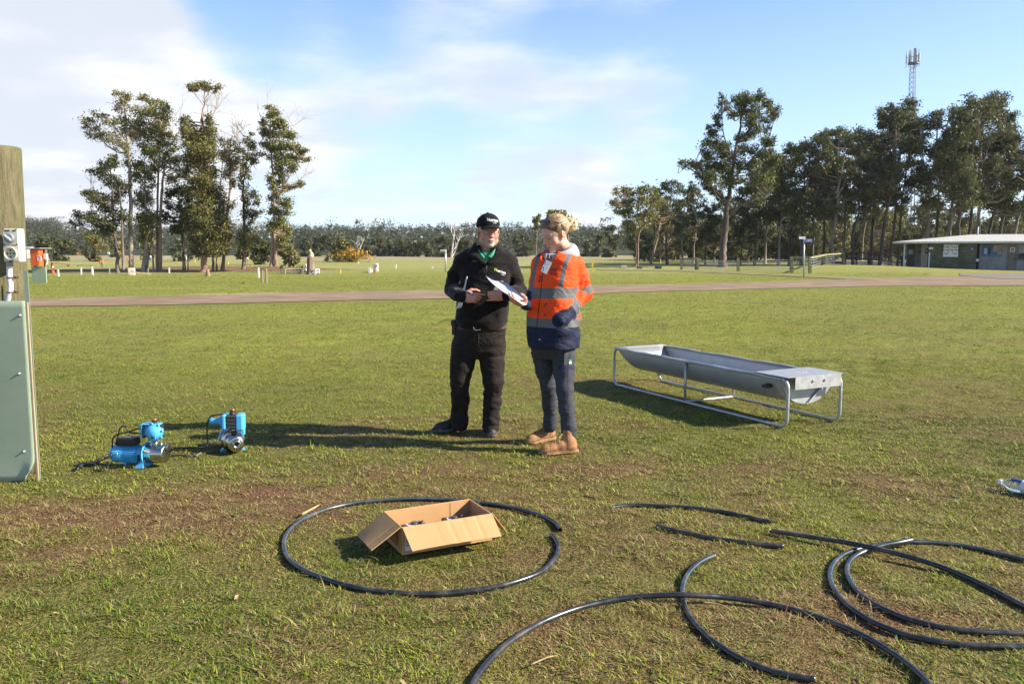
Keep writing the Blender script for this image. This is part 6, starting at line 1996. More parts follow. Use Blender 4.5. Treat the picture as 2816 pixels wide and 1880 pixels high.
def cut_stump():
    g_ = G(572, 759)
    k = g_[1] / FPX
    t = thing('cut_stump', 'short pale sawn stump at the foot of the leafy column gum', 'stump', g_)
    h = P(570, 739, g_[1])[2] - g_[2]
    MB().lathe([(0, 7.4 * k), (.1, 6.4 * k), (h * .7, 5.0 * k), (h, 4.6 * k)], g_ - (0, 0, .04), (-.06, 0, 1), 14).build('trunk', MBARKP, t)
    MB().lathe([(0, 4.5 * k), (.012, 4.4 * k)], g_ + np.array((-.06 * h, 0, h - .045)), (-.06, 0, 1), 14).build('sawn_face', mat('sawn_wood', (.45, .34, .22), .9, var=.2, vscale=8), t)
cut_stump()
pl_a, pl_b = G(362, 746), G(414, 757)
o = MB().bar(pl_a + (0, 0, .25), pl_b + (0, 0, .08), .22, .05).build('plank', MPLANK, None, pl_a)
tag(o, 'long weathered plank resting slantwise at the foot of the tall bare trunk', 'plank')
st = G(362, 757)
o = MB().box(st + np.array((0, 0, .22)), (.42, .4, .50), Matrix.Rotation(.3, 3, 'Z')).build('stone_block', MSTONEB, None, st, bevel=.06)
tag(o, 'pale squared stone block by the base of the tall bare trunk', 'block')

def rail_fence(name, label, pts, tops, rails, post_w, m, mr, wires=(), round_=False, rail_w=.10, wire_r=.009, rail_skip=(), group=None):
    """pts: (u, v foot); tops: v of each post top; rails: fractions of post height with a timber rail; wires: fractions with a wire"""
    base = G(*pts[0])
    t = thing(name, label, 'fence', base, group)
    P0, P1 = [], []
    for (u, v), tv in zip(pts, tops):
        g_ = G(u, v)
        p1 = P(u, tv, g_[1])
        P0.append(g_); P1.append(p1)
        mb = MB()
        if round_:
            mb.cyl(g_ - (0, 0, .2), p1, post_w / 2, n=9)
        else:
            mb.bar(g_ - (0, 0, .2), p1, post_w, post_w, up=(0, 1, 0))
        mb.build('post', m, t)
    for f in rails:
        for i in range(len(pts) - 1):
            if i in rail_skip:
                continue
            MB().bar(P0[i] + (P1[i] - P0[i]) * f, P0[i + 1] + (P1[i + 1] - P0[i + 1]) * f, .06, rail_w).build('rail', mr, t)
    for f in wires:
        mb = MB()
        for i in range(len(pts) - 1):
            mb.cyl(P0[i] + (P1[i] - P0[i]) * f, P0[i + 1] + (P1[i + 1] - P0[i + 1]) * f, wire_r, n=4)
        mb.build('wire', MGALVT, t)
    return t
rail_fence('wire_fence', 'timber post and wire fence in front of the massive leaning gum', [(1874, 741), (1914, 741.5), (1918.5, 741.5), (2030, 744), (2176.5, 749)], [711, 709, 709, 710, 706], (.97,), .17, MRAIL, MRAIL,
           wires=(.12, .27, .42, .55, .68, .8), rail_skip=(1, 2, 3), rail_w=.13, wire_r=.018)
rail_fence('rail_fence', 'weathered timber rail fence sloping up beside the sign post', [(2178, 749.5), (2227.5, 751), (2274, 738.5), (2320.5, 735)], [707, 708, 699, 695.5], (.97,), .17, MRAIL, MRAIL, wires=(.25, .45, .62, .78), rail_w=.14)
rail_fence('rail_fence', 'dark timber rail fence running from the sloping fence to the toilet block', [(2324, 734), (2355, 729), (2388, 733), (2425, 735), (2455, 737), (2480, 738)], [692, 692, 694, 697, 701, 704], (.97, .5), .15, MBARKD, MBARKD, wires=(.3, .7), rail_w=.13)
rail_fence('steel_fence', 'white steel pipe yard fence far behind the timber rails', [(2168, 727), (2193, 727), (2216, 727), (2240, 727.5), (2275, 727.5), (2310, 728), (2345, 728), (2380, 728.5), (2420, 729), (2462, 730), (2490, 730)], [716, 716, 716, 716, 716, 717, 718, 719, 720, 721, 721], (.95, .72, .48, .24), .10, MPALE, MPALE, round_=True, rail_w=.06)
rail_fence('low_fence', 'low timber rail fence left of the carved stump', [(782, 755), (832, 755)], [738, 737.5], (.95,), .14, MPLANK, MPLANK, wires=(.3, .6), rail_w=.06)
rail_fence('low_fence', 'short timber fence on the right of the carved stump', [(866, 749), (876.5, 754)], [738, 739], (.9, .35), .12, MPALE, MPALE, rail_w=.07)
rail_fence('low_fence', 'grey pipe rail beside the twin stemmed gum', [(720, 752), (731, 752)], [739, 739], (.97,), .08, MPLANK, MPLANK, rail_w=.05)
rail_fence('low_fence', 'dark low rail beyond the shaded bank at left', [(143, 737), (188, 734)], [722, 727], (.95,), .16, MRUST, MRUST, rail_w=.12)
rail_fence('low_fence', 'long low wire fence above the shaded bank', [(188, 735), (214, 734), (250, 734)], [727, 729, 730], (.95,), .08, MBARKD, MBARKD, rail_w=.04)
rail_fence('pipe_gate', 'far grey pipe gate behind the small dark gum', [(450, 713), (476, 713), (500, 714)], [706, 706, 707], (.95, .5), .10, MGALVT, MGALVT, rail_w=.07)
def small_panel(name, label, cat, u, v0, v1, w_px, m, d=.1, tilt=0):
    g_ = G(u, v1)
    k = g_[1] / FPX
    zt = P(u, v0, g_[1])[2]
    o = MB().box((g_[0], g_[1], (zt + g_[2]) / 2), (w_px * k, d, zt - g_[2]), Matrix.Rotation(tilt, 3, 'Y')).build(name, m, None, g_, bevel=.02)
    return tag(o, label, cat)
def info_board():
    g_ = G(776, 754)
    k = g_[1] / FPX
    t = thing('info_board', 'dark slanted notice board on two posts left of the carved stump', 'notice board', g_)
    for s in (-3.5, 3.5):
        MB().box(g_ + np.array((s * k, 0, .22)), (.07, .07, .5)).build('post', MPLANK, t)
    MB().box(g_ + np.array((0, -.05, .48)), (10 * k, .42, .04), Matrix.Rotation(math.radians(25), 3, 'X')).build('panel', mat('dark_panel', (.05, .055, .06), .5), t)
info_board()
small_panel('trough_block', 'low pale concrete block left of the right stand of gums', 'block', 1714, 730, 738, 15, MCONC, .5)
small_panel('drum', 'dark low drum lying between the two blocks at the right stand', 'drum', 1759, 732.5, 738.5, 13, MBARKD, .5)
small_panel('green_tub', 'dark green tub on the grass under the pale crowned gum', 'tub', 1810, 732, 739, 17, mat('dark_green_tub', (.02, .05, .035), .5), .5)
def concrete_culvert():
    a, b = G(2334, 729), G(2358, 725)
    m = MB().box((a + b) / 2 + np.array((0, 0, .22)), (np.linalg.norm(b - a), .7, .42), Matrix.Rotation(-.05, 3, 'Z'))
    o = m.build('concrete_culvert', mat('warm_concrete', (.50, .42, .32), .9, var=.2, vscale=3), None, a, bevel=.05)
    tag(o, 'pale concrete culvert block on the grassed mound by the rail fence', 'culvert')
concrete_culvert()
for lab, u, v, s in (('grey boulder at the foot of the sloping rail fence, left one', 2258, 732, .32), ('dark boulder at the foot of the sloping rail fence, right one', 2303, 733, .55)):
    g_ = G(u, v)
    m = MB().ball(g_ + np.array((0, 0, s * .35)), (s * 1.2, s, s * .6), 7)
    o = m.build('boulder', MBARKD if s > .4 else MCONC, None, g_)
    tag(o, lab, 'boulder')
# traffic cone shaped marker near the orange box
g_ = G(146.5, 753)
t = thing('traffic_cone', 'orange bollard with a white collar right of the orange power box', 'bollard', g_)
MB().lathe([(0, .13), (.03, .13), (.04, .08), (.62, .05), (.63, .02)], g_, (0, 0, 1), 14).build('body', MORANGE, t)
MB().lathe([(.34, .0715), (.50, .0625)], g_, (0, 0, 1), 14, caps=False).build('white_collar', MWHITE, t)
# hut and parked van roofs far away at the left edge behind the orange box
def hut():
    g_ = G(78, 708)
    k = g_[1] / FPX
    t = thing('far_shed', 'low grey shed roof far behind the orange power box', 'shed', g_)
    MB().box(g_ + np.array((-.5, 0, .9)), (34 * k, 4, 1.9)).build('wall', MPALE, t)
    m = MB(); zz = g_[2] + 1.85
    x0, x1 = g_[0] - .5 - 19 * k, g_[0] - .5 + 19 * k
    m.prism([(x0, g_[1] - 2.6, zz), (x0, g_[1], zz + .7), (x0, g_[1] + 2.6, zz)], (x1 - x0, 0, 0))
    m.build('roof', MGALV, t)
hut()
# ------------------------------------------------------------------ blended solids for bodies and clothes
class Field:
    def __init__(self, lo, hi, vs):
        self.lo, self.vs = np.asarray(lo, float), vs
        self.n = np.maximum(4, np.ceil((np.asarray(hi, float) - self.lo) / vs).astype(int) + 1)
        self.d = np.full(self.n, 1.0, np.float32)
        self.ax = [(self.lo[i] + vs * np.arange(self.n[i])).astype(np.float32) for i in range(3)]
        self.R, self.t = np.eye(3), np.zeros(3)
    def frame(self, R=None, t=None):
        self.R = np.eye(3) if R is None else np.asarray(R, float)
        self.t = np.zeros(3) if t is None else np.asarray(t, float)
        return self
    def W(self, p):
        return self.R @ np.asarray(p, float) + self.t
    def _sl(self, lo, hi, pad):
        a = np.clip(np.floor((np.asarray(lo) - pad - self.lo) / self.vs).astype(int), 0, self.n)
        b = np.clip(np.ceil((np.asarray(hi) + pad - self.lo) / self.vs).astype(int) + 1, 0, self.n)
        return tuple(slice(i, j) for i, j in zip(a, b))
    def _grid(self, sl):
        return np.meshgrid(*[self.ax[i][sl[i]] for i in range(3)], indexing='ij', sparse=True)
    def _put(self, sl, dn, k, mode):
        d = self.d[sl]
        if d.size == 0:
            return
        if mode == 'add':
            if k <= 0:
                self.d[sl] = np.minimum(d, dn)
            else:
                h = np.clip(.5 + .5 * (d - dn) / k, 0, 1)
                self.d[sl] = d * (1 - h) + dn * h - k * h * (1 - h)
        elif mode == 'cut':
            dn = -dn
            if k <= 0:
                self.d[sl] = np.maximum(d, dn)
            else:
                h = np.clip(.5 - .5 * (d - dn) / k, 0, 1)
                self.d[sl] = d * (1 - h) + dn * h + k * h * (1 - h)
        elif mode == 'and':
            self.d[sl] = np.maximum(d, dn)
    def cone(self, a, b, ra, rb, k=.02, mode='add', flat=None, noise=None):
        """tapered round limb from a to b (in the current frame); flat=(axis, factor) squashes it"""
        a, b = self.W(a), self.W(b)
        r = max(ra, rb) * (1.35 if flat else 1)
        sl = self._sl(np.minimum(a, b) - r, np.maximum(a, b) + r, k + .012)
        X, Y, Z = self._grid(sl)
        ba = b - a
        L2 = float(ba @ ba) + 1e-12
        px, py, pz = X - a[0], Y - a[1], Z - a[2]
        h = np.clip((px * ba[0] + py * ba[1] + pz * ba[2]) / L2, 0, 1)
        qx, qy, qz = px - h * ba[0], py - h * ba[1], pz - h * ba[2]
        if flat:
            n, f = self.R @ np.asarray(flat[0], float), flat[1]
            n = n / np.linalg.norm(n)
            dn_ = qx * n[0] + qy * n[1] + qz * n[2]
            dist = np.sqrt(np.maximum(qx ** 2 + qy ** 2 + qz ** 2 - dn_ ** 2 + (dn_ / f) ** 2, 0))
        else:
            dist = np.sqrt(qx ** 2 + qy ** 2 + qz ** 2)
        dn = dist - (ra + (rb - ra) * h)
        if noise is not None:
            dn = dn + noise(X, Y, Z, h)
        self._put(sl, dn, k, mode)
        return self
    def chain(self, pts, rs, k=.02, **kw):
        for i in range(len(pts) - 1):
            self.cone(pts[i], pts[i + 1], rs[i], rs[i + 1], k, **kw)
        return self
    def ball(self, c, r, k=.02, mode='add', rot=None):
        """ellipsoid with radii r along the current frame's axes (or rot's)"""
        r = np.asarray(r if hasattr(r, '__len__') else (r, r, r), float)
        c = self.W(c)
        R = self.R if rot is None else self.R @ rot
        ext = np.sqrt(((R * r) ** 2).sum(1))
        sl = self._sl(c - ext, c + ext, k + .012)
        X, Y, Z = self._grid(sl)
        X, Y, Z = X - c[0], Y - c[1], Z - c[2]
        q = [(X * R[0, i] + Y * R[1, i] + Z * R[2, i]) for i in range(3)]
        k0 = np.sqrt(sum((a / s) ** 2 for a, s in zip(q, r)))
        k1 = np.sqrt(sum((a / (s * s)) ** 2 for a, s in zip(q, r)))
        dn = k0 * (k0 - 1) / np.maximum(k1, 1e-6)
        self._put(sl, dn.astype(np.float32), k, mode)
        return self
    def box(self, c, half, rad=.0, k=.0, mode='add', rot=None):
        half = np.asarray(half, float)
        c = self.W(c)
        R = self.R if rot is None else self.R @ rot
        ext = np.abs(R) @ half
        sl = self._sl(c - ext, c + ext, k + .012)
        X, Y, Z = self._grid(sl)
        X, Y, Z = X - c[0], Y - c[1], Z - c[2]
        q = [np.abs(X * R[0, i] + Y * R[1, i] + Z * R[2, i]) - (half[i] - rad) for i in range(3)]
        dn = np.sqrt(sum(np.maximum(a, 0) ** 2 for a in q)) + np.minimum(np.maximum(np.maximum(q[0], q[1]), q[2]), 0) - rad
        self._put(sl, dn.astype(np.float32), k, mode)
        return self
    def half(self, n, p):
        """keep only the side of the plane through p that -n points to"""
        n = self.R @ np.asarray(n, float)
        n = n / np.linalg.norm(n)
        p = self.W(p)
        X, Y, Z = np.meshgrid(*self.ax, indexing='ij', sparse=True)
        self.d = np.maximum(self.d, ((X - p[0]) * n[0] + (Y - p[1]) * n[1] + (Z - p[2]) * n[2]).astype(np.float32))
        return self
    def loft(self, zs, a, b, cx, cy, yaw=0.0, k=.0, mode='add', ex=2.3, noise=None):
        """torso-like solid: at each height an oval of half-widths a (sideways) and b (front to back)"""
        zs = np.asarray(zs, float)
        ga = lambda v: np.interp(self.ax[2], zs, v).astype(np.float32)[None, None, :]
        X, Y, Z = np.meshgrid(*self.ax, indexing='ij', sparse=True)
        A, B = ga(a), ga(b)
        x, y = X - ga(cx), Y - ga(cy)
        c, s = math.cos(yaw), math.sin(yaw)
        u, v = x * c + y * s, -x * s + y * c
        q = (np.abs(u / A) ** ex + np.abs(v / B) ** ex) ** (1 / ex)
        dn = (q - 1) * np.minimum(A, B)
        if noise is not None:
            dn = dn + noise(X, Y, Z)
        dn = np.maximum(dn, np.maximum(zs[0] - Z, Z - zs[-1]))
        self._put(tuple(slice(0, n) for n in self.n), dn.astype(np.float32), k, mode)
        return self
    def mesh(self, relax=2):
        d = self.d
        # keep the surface off the border of the grid
        d[0], d[-1] = np.maximum(d[0], .001), np.maximum(d[-1], .001)
        d[:, 0], d[:, -1] = np.maximum(d[:, 0], .001), np.maximum(d[:, -1], .001)
        d[:, :, 0], d[:, :, -1] = np.maximum(d[:, :, 0], .001), np.maximum(d[:, :, -1], .001)
        ins = d < 0
        s = np.zeros(np.array(d.shape) - 1, np.int8)
        for a in (0, 1):
            for b in (0, 1):
                for c in (0, 1):
                    s += ins[a:d.shape[0] - 1 + a, b:d.shape[1] - 1 + b, c:d.shape[2] - 1 + c]
        act = (s > 0) & (s < 8)
        I = np.argwhere(act)
        idx = np.full(act.shape, -1, np.int32)
        idx[act] = np.arange(len(I))
        cor = [(a, b, c) for a in (0, 1) for b in (0, 1) for c in (0, 1)]
        val = np.stack([d[I[:, 0] + a, I[:, 1] + b, I[:, 2] + c] for a, b, c in cor], 1)
        cc = np.array(cor, float)
        pos, cnt = np.zeros((len(I), 3)), np.zeros(len(I))
        for p in range(8):
            for q in range(p + 1, 8):
                if np.abs(cc[p] - cc[q]).sum() != 1:
                    continue
                vp, vq = val[:, p], val[:, q]
                m = (vp < 0) != (vq < 0)
                t = np.where(m, vp / np.where(m, vp - vq, 1), 0)
                pos += np.where(m[:, None], cc[p] + t[:, None] * (cc[q] - cc[p]), 0)
                cnt += m
        V = self.lo + self.vs * (I + pos / cnt[:, None])
        Q = []
        for axn in range(3):
            sl0 = [slice(1, -1)] * 3; sl1 = [slice(1, -1)] * 3
            sl0[axn] = slice(0, -1); sl1[axn] = slice(1, None)
            A, B = ins[tuple(sl0)], ins[tuple(sl1)]
            E = np.argwhere(A != B)
            inside_first = A[tuple(E.T)]
            off = np.ones(3, int); off[axn] = 0
            E = E + off
            o1, o2 = [(1, 2), (2, 0), (0, 1)][axn]
            e1, e2 = np.zeros(3, int), np.zeros(3, int)
            e1[o1] = 1; e2[o2] = 1
            g = lambda P_: idx[P_[:, 0], P_[:, 1], P_[:, 2]]
            quad = np.stack([g(E - e1 - e2), g(E - e2), g(E), g(E - e1)], 1)
            quad = np.where(inside_first[:, None], quad, quad[:, ::-1])
            Q.append(quad)
        Q = np.concatenate(Q)
        Q = Q[(Q >= 0).all(1)]
        # light relaxation evens out the stair steps
        for _ in range(relax):
            acc, n = np.zeros_like(V), np.zeros(len(V))
            for i in range(4):
                j = (i + 1) % 4
                np.add.at(acc, Q[:, i], V[Q[:, j]]); np.add.at(n, Q[:, i], 1)
                np.add.at(acc, Q[:, j], V[Q[:, i]]); np.add.at(n, Q[:, j], 1)
            V = V * .5 + .5 * acc / np.maximum(n, 1)[:, None]
        return V, Q
def field_obj(name, F, mats, parent=None, loc=None, color=None, relax=2):
    V, Q = F.mesh(relax)
    org = np.array(root_loc(parent)) if parent is not None else np.asarray(loc if loc is not None else (0, 0, 0), float)
    cols = color(V) if color is not None else None
    me = np_mesh(name, V - org, Q, None, cols, smooth=True)
    return link_mesh(name, me, parent, org if parent is None else None, mats if isinstance(mats, (list, tuple)) else [mats])

def Rz(a):
    c, s = math.cos(a), math.sin(a)
    return np.array(((c, -s, 0), (s, c, 0), (0, 0, 1.0)))
def Rx(a):
    c, s = math.cos(a), math.sin(a)
    return np.array(((1.0, 0, 0), (0, c, -s), (0, s, c)))
def Ry(a):
    c, s = math.cos(a), math.sin(a)
    return np.array(((c, 0, s), (0, 1.0, 0), (-s, 0, c)))
def basis(y, z):
    """frame with +Y along y and +Z near z (columns)"""
    y = np.asarray(y, float); y = y / np.linalg.norm(y)
    x = np.cross(y, np.asarray(z, float)); x /= np.linalg.norm(x)
    return np.stack([x, y, np.cross(x, y)], 1)

def add_hand(F, wrist, d, back, thumb, curls, spread=.0, s=1.0, thumb_pose=((.55, .62, .15), (.25, .9, .1), (.1, .95, .05)), forearm=None):
    """d: wrist -> fingers; back: normal of the back of the hand; thumb: +1/-1 side of the frame's X; curls: bend per finger at each joint"""
    R = basis(d, back)
    F.frame(R, wrist)
    th = thumb
    F.ball((0, .050 * s, 0), (.041 * s, .056 * s, .0165 * s), .012)
    F.ball((th * .022 * s, .030 * s, -.006 * s), (.021 * s, .036 * s, .017 * s), .014)
    if forearm is not None:
        F.frame()
        F.cone(forearm, np.asarray(wrist), .040 * s, .029 * s, .02)
        F.frame(R, wrist)
    F.cone((0, -.01, 0), (0, .03 * s, 0), .026 * s, .028 * s, .02, flat=((0, 0, 1), .72))
    fx = [th * .029, th * .0095, -th * .0105, -th * .029]
    ln = [(.043, .026, .021), (.047, .030, .022), (.043, .028, .021), (.033, .021, .018)]
    rr = [.0092, .0096, .0090, .0080]
    for i in range(4):
        p = np.array((fx[i] * s, (.094 - (.004, 0, .004, .013)[i]) * s, .001 * s))
        a = 0.0
        yawf = (fx[i] / .03) * spread
        for j in range(3):
            a += curls[i][j]
            dv = np.array((math.sin(yawf) * math.cos(a), math.cos(yawf) * math.cos(a), -math.sin(a)))
            q = p + dv * ln[i][j] * s
            r0 = rr[i] * (1 - .09 * j) * s
            F.cone(p, q, r0, r0 * .90, .0035 if j else .007)
            p = q
    p = np.array((th * .034 * s, .022 * s, -.006 * s))
    for j, (dv, L, r0) in enumerate(zip(thumb_pose, (.040, .033, .027), (.0135, .0112, .0100))):
        dv = np.array((th * dv[0], dv[1], dv[2])); dv /= np.linalg.norm(dv)
        q = p + dv * L * s
        F.cone(p, q, r0 * s, r0 * .86 * s, .006)
        p = q
    F.frame()

def add_head(F, R, t, s=1.0, female=False, nose=1.0):
    F.frame(R, t)
    k = s
    B = lambda c, r, kk=.02, mode='add', rot=None: F.ball(np.array(c) * k, np.array(r if hasattr(r, '__len__') else (r, r, r)) * k, kk, mode, rot)
    C = lambda a, b, ra, rb, kk=.015, mode='add': F.cone(np.array(a) * k, np.array(b) * k, ra * k, rb * k, kk, mode)
    B((0, -.016, .036), (.076, .098, .086), .01)
    B((0, .026, -.030), (.060, .064, .082), .03)
    B((0, .030, .030), (.064, .058, .060), .02)
    w_ = .047 if female else .053
    for sx in (-1, 1):
        B((sx * w_, .012, -.066), .020, .03)
        B((sx * .040, .056, -.026), (.024, .022, .022), .025)
        C((sx * .040, .074, .026), (sx * .012, .086, .022), .010, .009, .016)
    B((0, .066, -.098), (.024 if female else .029, .022, .019), .024)
    C((0, .086, .012), (0, .107 * (1 if nose <= 1 else 1.02), -.024), .0085, .0115 * nose, .012)
    B((0, .100, -.029), (.014 * nose, .012, .0095), .008)
    for sx in (-1, 1):
        B((sx * .012 * nose, .094, -.031), (.0075, .009, .007), .006)
        B((sx * .031, .093, .006), (.017, .013, .0115), .012, 'cut')
        B((sx * .031, .0755, .005), (.0135, .0130, .0130), .003)
        B((sx * .031, .0795, .0145), (.0165, .0085, .0055), .004)
    B((0, .086, -.058), (.024, .013, .007), .008)
    B((0, .085, -.069), (.020, .013, .0075), .007)
    C((-.022, .094, -.0632), (.022, .094, -.0632), .0022, .0022, .004, 'cut')
    for sx in (-1, 1):
        B((sx * .0775, -.012, -.004), (.009, .019, .032), .006, rot=Rz(-sx * .35))
        B((sx * .087, -.008, -.002), (.005, .010, .018), .006, 'cut', rot=Rz(-sx * .35))
    nk = .050 if female else .061
    C((0, -.018, -.055), (0, -.040, -.185), nk, nk * 1.06, .03)
    F.frame()
def head_local(V, R, t, s=1.0):
    return ((V - t) @ R) / s
# ------------------------------------------------------------------ the man in black
MSKIN = mat('skin', attr=True, rough=.52, var=.07, vscale=60, spec=.4, subsurf=.12, bump=.15, bscale=250)
def man():
    Y = 6.70
    foot_c = G(1312, 1200)
    org = np.array((foot_c[0], Y, float(ground_z(foot_c[0], Y))))
    p = lambda u, v, y=Y: P(u, v, y)
    r = np.random.default_rng(4)
    # ---- body: one continuous figure (head, neck, trunk, arms, hands, legs)
    HR = Rz(math.pi + math.radians(13)) @ Rx(math.radians(-4)) @ Ry(math.radians(2))
    HT = p(1343, 638, Y - .05)
    HS = 1.04
    F = Field(org + (-.42, -.42, .80), org + (.42, .26, 1.80), .0042)
    add_head(F, HR, HT, HS, nose=1.15)
    sL, sR = p(1266, 722, Y + .03), p(1402, 724, Y + .03)
    eL, eR = p(1243, 795, Y + .09), p(1428, 800, Y + .09)
    wL, wR = p(1270, 816, Y - .23), p(1393, 812, Y - .23)
    F.loft([org[2] + q for q in (.86, .90, .95, 1.05, 1.25, 1.38, 1.46)], [.10, .13, .16, .16, .16, .15, .07], [.10, .11, .12, .12, .11, .09, .06], [p(1316, 900)[0]] * 5 + [p(1335, 700)[0]] * 2, [Y + .02] * 7)
    F.chain([sL, eL, wL], [.040, .018, .024], .015)
    F.chain([sR, eR, wR], [.040, .018, .024], .015)
    # right hand (image left): loose fist holding a pen, first finger pointing along
    fist = ((.75, .95, .6), (1.15, 1.25, .8), (1.2, 1.3, .85), (1.2, 1.3, .85))
    dL = np.array((.93, -.30, -.05))
    add_hand(F, wL + dL * .012, dL, (-.28, -.95, .12), -1, ((.50, .55, .35), (.95, 1.15, .7), (1.05, 1.25, .8), (1.1, 1.25, .8)), s=1.06, thumb_pose=((.55, .72, -.25), (.05, .95, -.45), (-.25, .90, -.45)))
    dR = np.array((-.93, -.30, -.02))
    add_hand(F, wR + dR * .012, dR, (.25, -.95, .10), 1, ((1.0, 1.25, .8), (1.1, 1.3, .8), (1.1, 1.3, .8), (.55, .45, .3)), s=1.06, thumb_pose=((.85, .55, -.1), (.80, .60, -.25), (.70, .65, -.45)))
    def skin(V):
        L = head_local(V, HR, HT, HS)
        x, y, z = L.T
        c = np.tile(np.array((.52, .275, .185)), (len(V), 1))
        m = lambda cond, col, a=1.0: c.__setitem__(cond, c[cond] * (1 - a) + np.array(col) * a)
        head = (z > -.16)
        n = vnoise3(x * 40, y * 40, z * 40, 3)
        m(head & (y > .02) & (np.abs(x) > .022) & (z < .0) & (z > -.05), (.56, .22, .15), .55)
        m(head & (np.abs(x) < .018) & (y > .09) & (z < -.008) & (z > -.042), (.56, .21, .15), .6)
        beard = head & (y > .0) & (z < -.046 - .3 * np.maximum(0, .05 - y)) & (z > -.125) & ~((np.abs(x) < .021) & (z > -.076) & (z < -.055) & (y > .08))
        m(beard, (.40, .32, .26), .40)
        goat = head & (y > .045) & (z < -.040) & (z > -.125) & (np.abs(x) < .036) & ~((np.abs(x) < .022) & (z > -.074) & (z < -.056) & (y > .08))
        m(goat, (.40, .33, .27), .55)
        m(goat & (n > .1), (.50, .45, .40), .4)
        m(head & (np.abs(x) < .021) & (z > -.073) & (z < -.055) & (y > .084), (.46, .16, .125), .8)
        m(head & (np.abs(x) < .02) & (np.abs(z + .063) < .0024) & (y > .08), (.16, .05, .04), .9)
        ey = head & ((np.abs(x) - .031) ** 2 + (z - .005) ** 2 < .0105 ** 2) & (y > .070)
        m(ey & (z < .0085) & (z > -.003), (.60, .56, .52), .9)
        m(ey & ((np.abs(x) - .030) ** 2 + (z - .004) ** 2 < .0048 ** 2), (.05, .06, .07), .95)
        m(head & (y > .06) & (np.abs(np.abs(x) - .032) < .020) & (np.abs(z - .027 + .25 * np.abs(np.abs(x) - .03)) < .0045), (.34, .24, .17), .7)
        m(head & (y < .0) & (z < .05) & (np.abs(x) > .060) & (z > -.02) & (y < -.02), (.42, .38, .34), .8)
        hand = ~head & (np.abs(V[:, 0] - org[0]) < .3) & (V[:, 2] < org[2] + 1.25)
        m(hand, (.60, .28, .20), .55)
        return c
    body = field_obj('person', F, MSKIN, None, org, skin, relax=2)
    tag(body, 'bearded man in black cap and black fleece pullover facing the camera, holding a pen', 'person')
    # ---- fleece pullover
    F = Field(org + (-.44, -.34, .82), org + (.44, .26, 1.56), .0058)
    za = [p(0, v)[2] for v in (904, 895, 880, 860, 820, 780, 745, 722, 706, 694)]
    hw = [.190, .200, .212, .217, .208, .200, .203, .206, .165, .085]
    dp = [.150, .158, .168, .170, .160, .150, .140, .125, .100, .075]
    cx = [p(u, 0)[0] for u in (1320, 1320, 1321, 1322, 1326, 1330, 1333, 1334, 1335, 1338)]
    cl = lambda X, Y_, Z: .006 * vnoise3(X * 9, Y_ * 9, Z * 16, 2) + .004 * vnoise3(X * 20, Y_ * 20, Z * 34, 6)
    F.loft(za, hw, dp, cx, [Y + .02] * 10, ex=2.4, noise=cl)
    fold = lambda X, Y_, Z, h: .006 * vnoise3(X * 14, Y_ * 14, Z * 30, 11) + .004 * vnoise3(X * 26, Y_ * 26, Z * 50, 12)
    F.cone(p(1290, 706, Y + .02), p(1272, 722, Y + .03), .068, .070, .05)
    F.cone(p(1384, 706, Y + .02), p(1398, 724, Y + .03), .068, .070, .05)
    F.chain([p(1272, 722, Y + .03), p(1254, 760, Y + .07), eL], [.070, .066, .060], .03, noise=fold)
    F.chain([eL, (eL + wL) / 2 + (0, 0, -.004), wL + dL * .0], [.061, .055, .044], .03, noise=fold)
    F.chain([p(1400, 724, Y + .03), p(1416, 765, Y + .07), eR], [.070, .066, .060], .03, noise=fold)
    F.chain([eR, (eR + wR) / 2 + (0, 0, -.004), wR + dR * .0], [.061, .055, .044], .03, noise=fold)
    # ribbed cuffs and waistband
    F.cone(wL - dL * .03, wL + dL * .014, .042, .040, .006)
    F.cone(wR - dR * .03, wR + dR * .014, .042, .040, .006)
    # stand-up collar, open in a V at the front
    nc = p(1337, 690, Y - .01)
    for a in np.linspace(math.radians(-62), math.radians(242), 26):
        q = nc + np.array((.098 * math.cos(a), .085 * math.sin(a) + .01, -.004 - .012 * math.sin(a)))
        F.cone(q + (0, 0, -.045), q + (.012 * math.cos(a), .012 * math.sin(a), .030), .017, .013, .014)
    F.frame()
    F.cone(nc + (0, -.01, -.03), nc + (0, .0, .12), .064, .085, .0, mode='cut')
    v0 = p(1338, 727, Y - .14)
    for q in np.linspace(0, 1, 16):
        c = v0 * (1 - q) + (nc + (0, -.10, .03)) * q
        F.cone(c + (-.060 * q, 0, 0), c + (.060 * q, 0, 0), .005, .005, .003, mode='cut')
        F.cone(c + (-.060 * q, -.025, 0), c + (.060 * q, -.025, 0), .006, .006, .003, mode='cut')
        F.cone(c + (-.060 * q, .018, 0), c + (.060 * q, .018, 0), .006, .006, .003, mode='cut')
    fleece = mat('black_fleece', (.0135, .0110, .0100), .95, var=.30, vscale=25, sheen=.12, bump=.5, bscale=260, spec=.15, wrinkle=.25, wscale=6)
    sw = field_obj('fleece_pullover', F, fleece, body)
    # turned-down fleece collar either side of the V
    def lapel(inner, outer):
        a_, b_ = np.array(catmull(inner, 6)), np.array(catmull(outer, 6))
        rows = [a_ + (b_ - a_) * q + np.array((0, -.009 * math.sin(q * math.pi), .004 * math.sin(q * math.pi))) for q in np.linspace(0, 1, 6)]
        MB().sheet(rows).build('collar', fleece, sw, thick=.006)
    lapel([p(1310, 667, Y - .02), p(1312, 682, Y - .08), p(1321, 704, Y - .122), p(1337, 727, Y - .147)], [p(1302, 672, Y - .02), p(1289, 689, Y - .075), p(1284, 699, Y - .110), p(1333, 727, Y - .150)])
